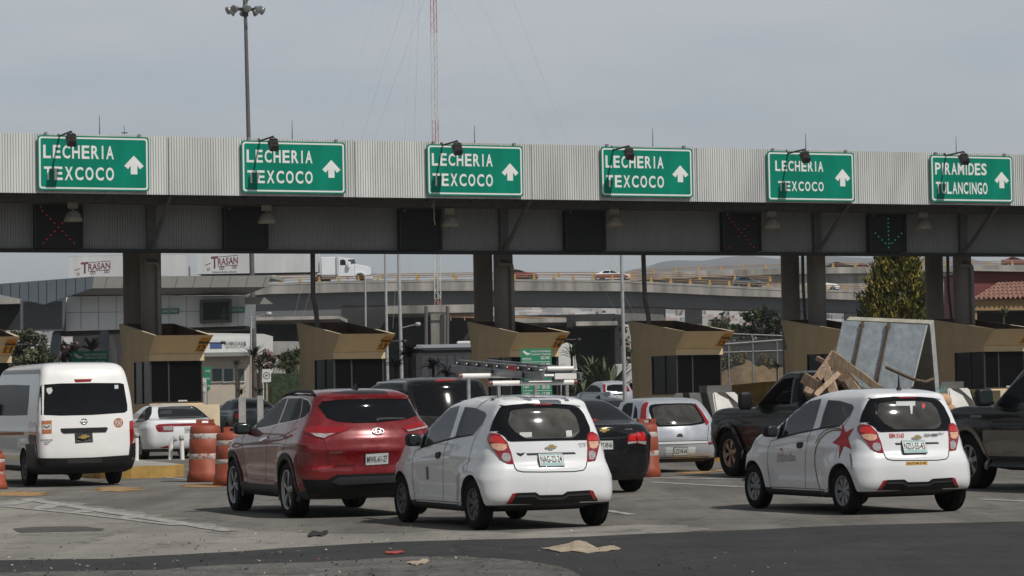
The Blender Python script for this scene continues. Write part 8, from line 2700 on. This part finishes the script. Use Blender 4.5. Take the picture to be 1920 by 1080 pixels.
# ------------------------------------------------------------------ fence, mound and wall right of booth 15
YF = 118.0
fn = thing('chainlink_fence', 'chain-link fence with grey pipe rails between booths 15 and 16', 'fence', (at(1410, 740, YF).x, YF, 0.7))
for x, yt in ((1366, 640), (1411, 626), (1457, 636)):
 b = MB().mat('galv'); b.tube(at(x, yt, YF), at(x + 2, 762, YF), 0.035, n=8); b.build('post', None, fn)
for a, c in (((1352, 625), (1475, 630)), ((1340, 647), (1475, 637)), ((1350, 661), (1475, 657))):
 b = MB().mat('galv'); b.tube(at(*a, YF), at(*c, YF), 0.03 if a[0] != 1340 else 0.05, n=8); b.build('rail', None, fn)
b = MB().mat('galv')
for k in range(60):
 x = 1340 + k * 3.2
 b.tube(at(x, 628, YF + 0.02), at(x + 60, 745, YF + 0.02), 0.004, n=3, caps=False)
 b.tube(at(x, 628, YF + 0.03), at(x - 60, 745, YF + 0.03), 0.004, n=3, caps=False)
b.build('wire_mesh', None, fn)
yw = thing('low_wall', 'low sunlit ochre wall behind the crash barrier', 'wall', (at(1400, 745, 108).x, 108, 0.6))
flat([(1352, 724), (1432, 716), (1520, 712), (1520, 768), (1352, 768)], 108, 0.4, 'kerb_yellow', 'wall_face', yw)
M['dry_grass'] = mat('dry_grass', (0.17, 0.115, 0.06), 1.0, var=0.4, scale=3, detail=8, bump=0.8, bdist=0.1)
b = MB().mat('dry_grass'); b.sm = True
N = 30
for j in range(9):
 for i in range(N + 1):
  f = i / N
  x = 1300 + f * 230
  yy = 700 - 26 * math.exp(-((x - 1385) / 38) ** 2) - 12 * math.exp(-((x - 1450) / 40) ** 2)
  top = at(x, yy, 126)
  h = top.z * math.sin(math.pi * min(1, j / 8) * 0.9) ** 0.7 if j else 0.3
  b.v.append(Vector((top.x, 119 + j * 1.6, max(0.6, h) + 0.25 * mnoise.noise(Vector((x * 0.09, j * 0.8, 0))))))
for j in range(8):
 for i in range(N):
  a = j * (N + 1) + i
  b.f.append([a, a + 1, a + N + 2, a + N + 1]); b.m.append(0); b.smooth.append(True)
structure(b.build('dirt_mound'))
flat([(1330, 640), (1500, 636), (1500, 770), (1330, 770)], 200, 1.0, 'shade_dark', 'wall_face', thing('retaining_wall', 'retaining wall painted in bridge shade behind the dry mound and fence', 'wall', (at(1410, 740, 200).x, 200, 1)))  # the road bridge's shading is put into this wall's dark colour
flat([(495, 700), (575, 700), (575, 770), (495, 770)], 135, 0.6, 'hedge_dark', 'wall_face', thing('ivy_wall', 'dark green ivy covered wall left of booth 13', 'wall', (at(535, 760, 135).x, 135, 0.8)))
flat([(490, 640), (640, 640), (640, 700), (490, 700)], 215, 0.6, 'concrete', 'wall_face', thing('boundary_wall', 'pale concrete wall under the flyover left of booth 13', 'wall', (at(560, 740, 215).x, 215, 1)))
# ------------------------------------------------------------------ plants
def leafmat(name, c, var=0.45):
 m = mat(name, c, 0.65, var=var, scale=2.5, detail=5, spec=0.3)
 return m
M['leaf_conifer'] = leafmat('leaf_conifer', (0.085, 0.095, 0.022), 0.6)
M['leaf_gold'] = leafmat('leaf_gold', (0.29, 0.25, 0.05), 0.5)
M['leaf_mid'] = leafmat('leaf_mid', (0.055, 0.075, 0.028))
M['leaf_dull'] = leafmat('leaf_dull', (0.12, 0.13, 0.075))
M['leaf_dark'] = leafmat('leaf_dark', (0.022, 0.030, 0.016))
M['leaf_agave'] = leafmat('leaf_agave', (0.085, 0.105, 0.06))
M['leaf_pink'] = leafmat('leaf_pink', (0.42, 0.30, 0.30), 0.3)
M['leaf_dry'] = leafmat('leaf_dry', (0.20, 0.15, 0.06))
M['bark'] = mat('bark', (0.085, 0.06, 0.042), 0.95, var=0.4, scale=6, bump=0.6, bdist=0.02)
def leaf_quad(b, c, s, rn, up=0.0):
 d = Vector((rn.gauss(0, 1), rn.gauss(0, 1), rn.gauss(0, 1) + up)).normalized()
 e = d.cross(Vector((rn.gauss(0, 1), rn.gauss(0, 1), rn.gauss(0, 1)))).normalized()
 b.add([c - e * s * 0.45, c + d * s * 0.2 - e * 0.02, c + d * s * 1.2, c + e * s * 0.45], [(0, 1, 2), (0, 2, 3)])
def trunk(parent, base, top, r0, r1, limbs, rn):
 b = MB().mat('bark')
 mid = base.lerp(top, 0.5) + Vector((rn.uniform(-0.1, 0.1), 0, 0))
 b.tube(base, mid, r0, (r0 + r1) / 2, 9); b.tube(mid, top, (r0 + r1) / 2, r1, 9)
 for e in limbs:
  f = rn.uniform(0.35, 0.9)
  s = base.lerp(top, f)
  m_ = s.lerp(e, 0.5) + Vector((0, 0, 0.15 * (e - s).length))
  b.tube(s, m_, r1 * 0.8, r1 * 0.5, 6); b.tube(m_, e, r1 * 0.5, r1 * 0.15, 6)
 return b.build('trunk', None, parent)
def bushy_tree(label, blobs, Y, mats, leaf, dens, seed, base=None, name='leafy_tree', cat='tree', trunk_r=0.16, group=None):
 "blobs: picture circles (x, y, r) giving clumps of the crown at distance Y"
 rn = random.Random(seed)
 k = Y / FPX
 bx = base or (sum(b_[0] for b_ in blobs) / len(blobs), 752)
 B_ = at(bx[0], bx[1], Y); B_.z = ground_z(0, Y)
 t = thing(name, label, cat, B_, 0, group)
 C_ = [(at(x, y, Y + rn.uniform(-0.6, 0.6) * r * k), r * k) for x, y, r in blobs]
 if trunk_r:
  hi = max(c.z for c, _ in C_)
  trunk(t, B_ - Zv * 0.1, Vector((B_.x, Y, B_.z + (hi - B_.z) * 0.7)), trunk_r, trunk_r * 0.5, [c for c, _ in C_], rn)
 b = MB()
 for c, r in C_:
  n_sub = 15
  for s in range(n_sub):
   v = Vector((rn.gauss(0, 1), rn.gauss(0, 1), rn.gauss(0, 1))).normalized() * r * rn.uniform(0.35, 1.0)
   sc = c + v
   sr = r * rn.uniform(0.28, 0.5)
   b.mat(mats[0] if rn.random() < 0.6 else mats[-1])
   for q in range(int(dens * 2.6 * sr * sr / (leaf * leaf)) + 6):
    w = Vector((rn.gauss(0, 1), rn.gauss(0, 1), rn.gauss(0, 1))).normalized() * sr * rn.uniform(0.4, 1.05)
    leaf_quad(b, sc + w, leaf * rn.uniform(0.7, 1.3), rn, 0.3)
 b.build('crown', None, t)
 return t
def conifer(label, xc, ytop, ybot, half, Y, seed):
 rn = random.Random(seed)
 k = Y / FPX
 B_ = at(xc, 752, Y); B_.z = ground_z(0, Y)
 top = at(xc + 4, ytop, Y)
 t = thing('conifer_tree', label, 'tree', B_)
 trunk(t, B_ - Zv * 0.1, top - Zv * 0.4, 0.2, 0.03, [], rn)
 b = MB()
 H_ = top.z - B_.z
 for q in range(1350):
  f = rn.random() ** 0.8
  a = rn.uniform(0, 2 * math.pi)
  prof = min(1.0, (1 - f) * 2.3 + 0.06) * (0.72 + 0.28 * math.sin(f * 40 + a * 3) ** 2)
  rad = half * k * prof * rn.uniform(0.55, 1.05)
  c = Vector((B_.x + rad * math.cos(a) + (top.x - B_.x) * f, Y + rad * math.sin(a), B_.z + H_ * f * 0.97))
  L = rn.uniform(0.35, 0.75)
  d = Vector((math.cos(a) * 0.45, math.sin(a) * 0.45, 1.0)).normalized()
  b.mat('leaf_gold' if rn.random() < 0.52 else 'leaf_conifer')
  for w in range(13):
   s = c + d * L * rn.random() + Vector((rn.gauss(0, 0.075), rn.gauss(0, 0.075), rn.gauss(0, 0.05)))
   e = (d + Vector((rn.gauss(0, 0.35), rn.gauss(0, 0.35), rn.gauss(0, 0.2)))).normalized()
   g_ = e.cross(Vector((rn.gauss(0, 1), rn.gauss(0, 1), rn.gauss(0, 1)))).normalized() * rn.uniform(0.035, 0.06)
   b.add([s - g_, s + g_, s + e * rn.uniform(0.14, 0.26)], [(0, 1, 2)])
 b.build('crown', None, t)
conifer('tall golden-green conifer behind the wrapped slab between two pairs of columns', 1680, 424, 740, 66, 116, 3)
bushy_tree('round green tree behind the fence right of booth 15', [(1405, 612, 26), (1432, 606, 24), (1455, 615, 22), (1388, 628, 18), (1425, 632, 26), (1462, 640, 20)], 205, ['leaf_mid', 'leaf_dark'], 0.24, 5, 4, base=(1425, 752), group='trees behind the fence')
bushy_tree('thin grey-brown tree left of the round green tree', [(1350, 606, 18), (1362, 618, 16), (1342, 624, 14), (1372, 628, 14)], 230, ['leaf_dull', 'bark'], 0.26, 3, 5, base=(1355, 752), group='trees behind the fence')
bushy_tree('dull green willow-like tree at far left behind booth 11', [(22, 650, 30), (55, 642, 28), (75, 668, 24), (35, 685, 34), (8, 676, 26), (64, 700, 26), (90, 692, 18)], 140, ['leaf_dull', 'leaf_mid'], 0.15, 5, 6, base=(40, 752))
bushy_tree('dark flowering shrub left of the spiky plant under the control building', [(122, 655, 14), (132, 668, 16), (116, 676, 14), (140, 650, 8)], 158, ['leaf_dark', 'leaf_pink'], 0.14, 5, 7, base=(125, 752), name='shrub', cat='shrub', trunk_r=0.08)
bushy_tree('pale pink flowering shrub right of the white office', [(482, 672, 10), (497, 668, 11), (512, 672, 10), (528, 672, 8), (504, 684, 12), (488, 690, 10)], 150, ['leaf_pink', 'leaf_dark'], 0.14, 5, 8, base=(500, 752), name='shrub', cat='shrub', trunk_r=0.08)
bushy_tree('olive green shrub beside booth 13', [(540, 668, 13), (552, 680, 14), (530, 684, 12), (560, 664, 10), (546, 698, 14)], 145, ['leaf_dull', 'leaf_mid'], 0.14, 5, 9, base=(545, 752), name='shrub', cat='shrub', trunk_r=0.08)
bushy_tree('dry straw-coloured bush on the mound behind the fence', [(1375, 668, 14), (1392, 676, 14), (1360, 680, 12)], 124, ['leaf_dry', 'leaf_dull'], 0.12, 4, 10, base=(1378, 720), name='shrub', cat='shrub', trunk_r=0.05)
bushy_tree('small dry bush right of the fence post', [(1432, 674, 11), (1442, 684, 11), (1424, 688, 10)], 125, ['leaf_dry', 'leaf_dull'], 0.12, 4, 11, base=(1434, 720), name='shrub', cat='shrub', trunk_r=0.05)
bushy_tree('low green shrub at the foot of booth 17', [(1800, 744, 9), (1818, 742, 10), (1836, 746, 10), (1850, 748, 8)], 92, ['leaf_mid', 'leaf_dry'], 0.07, 5, 12, base=(1825, 760), name='shrub', cat='shrub', trunk_r=0.03)
bushy_tree('green tuft beside the tall pole behind booth 15', [(1170, 640, 9), (1176, 660, 10), (1168, 620, 8), (1180, 685, 8)], 190, ['leaf_mid', 'leaf_dark'], 0.2, 4, 13, base=(1172, 752), name='shrub', cat='shrub', trunk_r=0.08)
def rosette(label, xc, yc, Y, n, L, w, m, seed, stem=None, droop=0.5, name='spiky_plant', up=0.4, group=None):
 "sword leaves from one point, on a stem when given"
 rn = random.Random(seed)
 c = at(xc, yc, Y)
 B_ = Vector((c.x, Y, ground_z(0, Y)))
 t = thing(name, label, 'plant', B_, 0, group)
 if stem:
  b = MB().mat('bark'); b.tube(B_ - Zv * 0.05, c, stem, stem * 0.8, 9); b.build('stem', None, t)
 b = MB().mat(m)
 for k in range(n):
  a = rn.uniform(0, 2 * math.pi)
  el = rn.uniform(-0.25, 1.3) * (1 - up) + up
  d = Vector((math.cos(a) * math.cos(el), math.sin(a) * math.cos(el), math.sin(el)))
  sd = d.cross(Zv).normalized() if abs(d.z) < 0.99 else Vector((1, 0, 0))
  l = L * rn.uniform(0.7, 1.1)
  p0 = c + Vector((rn.gauss(0, 0.03), rn.gauss(0, 0.03), rn.gauss(0, 0.05)))
  p1 = p0 + d * l * 0.5
  p2 = p0 + d * l - Zv * droop * l * 0.35
  b.add([p0 - sd * w * 0.6, p0 + sd * w * 0.6, p1 + sd * w, p2, p1 - sd * w, p1 + Vector((0, 0, -w * 0.5))], [(0, 5, 4), (0, 1, 5), (1, 2, 5), (5, 2, 3), (4, 5, 3)])
 b.build('leaves', None, t)
rosette('black-looking yucca on a stem right of the white office', 475, 668, 118, 40, 0.85, 0.035, 'leaf_dark', 1, stem=0.10)
rosette('thin yucca on a stem before the office windows', 443, 684, 120, 26, 0.45, 0.022, 'leaf_dark', 2, stem=0.07)
rosette('dark yucca on a thick stem beside the road sign', 488, 682, 112, 30, 0.6, 0.03, 'leaf_dark', 3, stem=0.11)
rosette('dark spiky plant above the left green price board', 171, 655, 152, 60, 1.1, 0.05, 'leaf_dark', 4, stem=0.15)
rosette('dark palm left of the coach with hanging fronds', 768, 668, 100, 46, 0.9, 0.035, 'leaf_dark', 5, stem=0.09, droop=1.3)
rosette('dark palm before the coach windows', 812, 690, 98, 40, 0.7, 0.03, 'leaf_dark', 6, stem=0.07, droop=1.3)
rosette('short dark palm right of the other two before the coach', 838, 702, 97, 34, 0.6, 0.03, 'leaf_dark', 7, stem=0.07, droop=1.2)
rosette('dark plumed palm leaning before booth 13 pole', 742, 690, 104, 36, 0.8, 0.03, 'leaf_dark', 8, stem=0.07, droop=1.0)
rosette('dark thin-leaved palm in front of the white panel', 1072, 668, 93, 44, 0.75, 0.022, 'leaf_dark', 9, stem=0.05, droop=0.9)
rosette('small dark spiky plant at the foot of the white panel', 1076, 738, 92, 36, 0.5, 0.02, 'leaf_dark', 10, stem=0.05)
rosette('big grey-green agave left of the tall pole', 1140, 745, 126, 44, 2.4, 0.13, 'leaf_agave', 11, up=0.75, droop=0.3)
rosette('grey-green palm with a dead orange trunk left of the agave', 1112, 700, 128, 60, 1.5, 0.06, 'leaf_agave', 12, stem=0.20, droop=0.8)
rosette('grey-green agave behind the dark palm', 1095, 745, 127, 30, 1.9, 0.10, 'leaf_agave', 13, up=0.7, droop=0.4)
rosette('green yucca against the dark porch at right', 1881, 590, 120, 40, 0.55, 0.03, 'leaf_agave', 14, stem=0.08)
rosette('small dry plant behind the pickup cab roof', 1457, 690, 104, 26, 0.4, 0.025, 'leaf_dry', 15, stem=0.03)
rosette('low spiky plant at the left of the tall grey post', 452, 738, 100, 24, 0.35, 0.02, 'leaf_dark', 16, up=0.7)
rosette('spiky tuft under the thick pole by the office', 484, 738, 104, 26, 0.5, 0.02, 'leaf_dark', 17, up=0.7)
# ------------------------------------------------------------------ rubbish on the road
M['cardboard'] = mat('cardboard', (0.38, 0.31, 0.23), 0.9, var=0.25, scale=5, detail=6)
M['red_scrap'] = mat('red_scrap', (0.42, 0.06, 0.055), 0.8, var=0.2, scale=8)
M['rubber_scrap'] = mat('rubber_scrap', (0.02, 0.02, 0.02), 0.8, var=0.3, scale=10)
def crumple(name, label, cat, pts, z, amp, m, seed, hump=None):
 P = [gnd(*p) for p in pts]
 c = sum(P, Vector()) / len(P)
 bm = bmesh.new()
 f = bm.faces.new([bm.verts.new(p) for p in P])
 lo = Vector((min(p.x for p in P), min(p.y for p in P), 0)); hi = Vector((max(p.x for p in P), max(p.y for p in P), 0))
 for ax in (0, 1):
  n = 16 if ax == 0 else 10
  for i in range(1, n):
   co = lo.lerp(hi, i / n); no = Vector((1, 0, 0)) if ax == 0 else Vector((0, 1, 0))
   bmesh.ops.bisect_plane(bm, geom=bm.verts[:] + bm.edges[:] + bm.faces[:], plane_co=co, plane_no=no, dist=1e-6)
 for v in bm.verts:
  h = abs(mnoise.noise(Vector((v.co.x * 6 + seed, v.co.y * 5, 0)))) * amp
  if hump:
   hp = gnd(*hump[0])
   h += hump[1] * math.exp(-((v.co.x - hp.x) / hump[2]) ** 2 - ((v.co.y - hp.y) / (hump[2] * 1.6)) ** 2)
  v.co.z = z + h
 bmesh.ops.recalc_face_normals(bm, faces=bm.faces)
 me = bpy.data.meshes.new(name); bm.to_mesh(me); bm.free()
 me.materials.append(M[m])
 o = link(name, me)
 sol = o.modifiers.new('thick', 'SOLIDIFY'); sol.thickness = 0.006
 return tag(o, label, cat)
crumple('torn_cardboard', 'torn piece of tan cardboard lying on the dark asphalt', 'cardboard', [(1012, 1030), (1040, 1028), (1062, 1024), (1078, 1018), (1092, 1019), (1098, 1027), (1120, 1030), (1148, 1025), (1164, 1031), (1140, 1036), (1100, 1039), (1070, 1036), (1050, 1038), (1030, 1033)], 0.012, 0.03, 'cardboard', 1, ((1084, 1028), 0.06, 0.14))
crumple('red_scrap', 'flat red scrap on the asphalt below the white hatchback', 'scrap', [(722, 1039), (736, 1037), (754, 1037), (758, 1039), (740, 1041), (725, 1041)], 0.014, 0.015, 'red_scrap', 2)
crumple('tan_scrap', 'small tan scrap at the bottom edge of the road', 'scrap', [(760, 1059), (780, 1056), (797, 1052), (806, 1054), (796, 1060), (778, 1063)], 0.016, 0.03, 'cardboard', 3)
crumple('rubber_strip', 'twisted black rubber strip on the concrete before the red car', 'rubber strip', [(577, 1005), (585, 1001), (600, 1002), (613, 998), (616, 1002), (604, 1007), (590, 1006), (580, 1009)], 0.008, 0.05, 'rubber_scrap', 4)
lit = MB()
rn = random.Random(21)
LM = ['sticker_white', 'cardboard', 'rubber_scrap', 'red_scrap', 'logo_blue', 'ink_grey']
for q in range(300):
 if q < 190: px_, py_ = rn.gauss(420, 380), rn.uniform(985, 1085)
 else: px_, py_ = rn.uniform(-50, 1500), rn.uniform(1035, 1090)
 p = gnd(px_, py_)
 lit.mat(LM[rn.choices(range(6), (1.0, 1.6, 7, 0.15, 0.1, 5))[0]])
 s = rn.uniform(0.006, 0.022) * (2.0 if rn.random() < 0.08 else 1)
 a = rn.uniform(0, 6.28); u = Vector((math.cos(a), math.sin(a), 0)); v = Vector((-math.sin(a), math.cos(a), 0))
 z = Vector((0, 0, 0.016))
 c = p + z
 lit.add([c - u * s, c - v * s * 0.5, c + u * s * rn.uniform(0.5, 2.0) + Vector((0, 0, rn.uniform(0, 0.02))), c + v * s * 0.6, c + Vector((0, 0, rn.uniform(0.004, 0.016)))], [(0, 1, 4), (1, 2, 4), (2, 3, 4), (3, 0, 4)])
tag(lit.build('litter'), 'small bits of litter and grit scattered over the road', 'litter', kind='stuff')
# ------------------------------------------------------------------ dusty valley air
hm = bpy.data.materials.new('haze_air')
hm.use_nodes = True
hn = hm.node_tree
hn.nodes.clear()
ho = hn.nodes.new('ShaderNodeOutputMaterial')
hv = hn.nodes.new('ShaderNodeVolumePrincipled')
hv.inputs['Color'].default_value = (0.86, 0.90, 0.95, 1)
hv.inputs['Density'].default_value = 0.00017
hv.inputs['Anisotropy'].default_value = 0.2
hn.links.new(hv.outputs[0], ho.inputs['Volume'])
M['haze_air'] = hm
b = MB().mat('haze_air')
b.box((-6500, -80, -6), (6500, 9500, 340))
tag(b.build('haze'), 'thin grey haze over the valley', 'haze', kind='stuff')
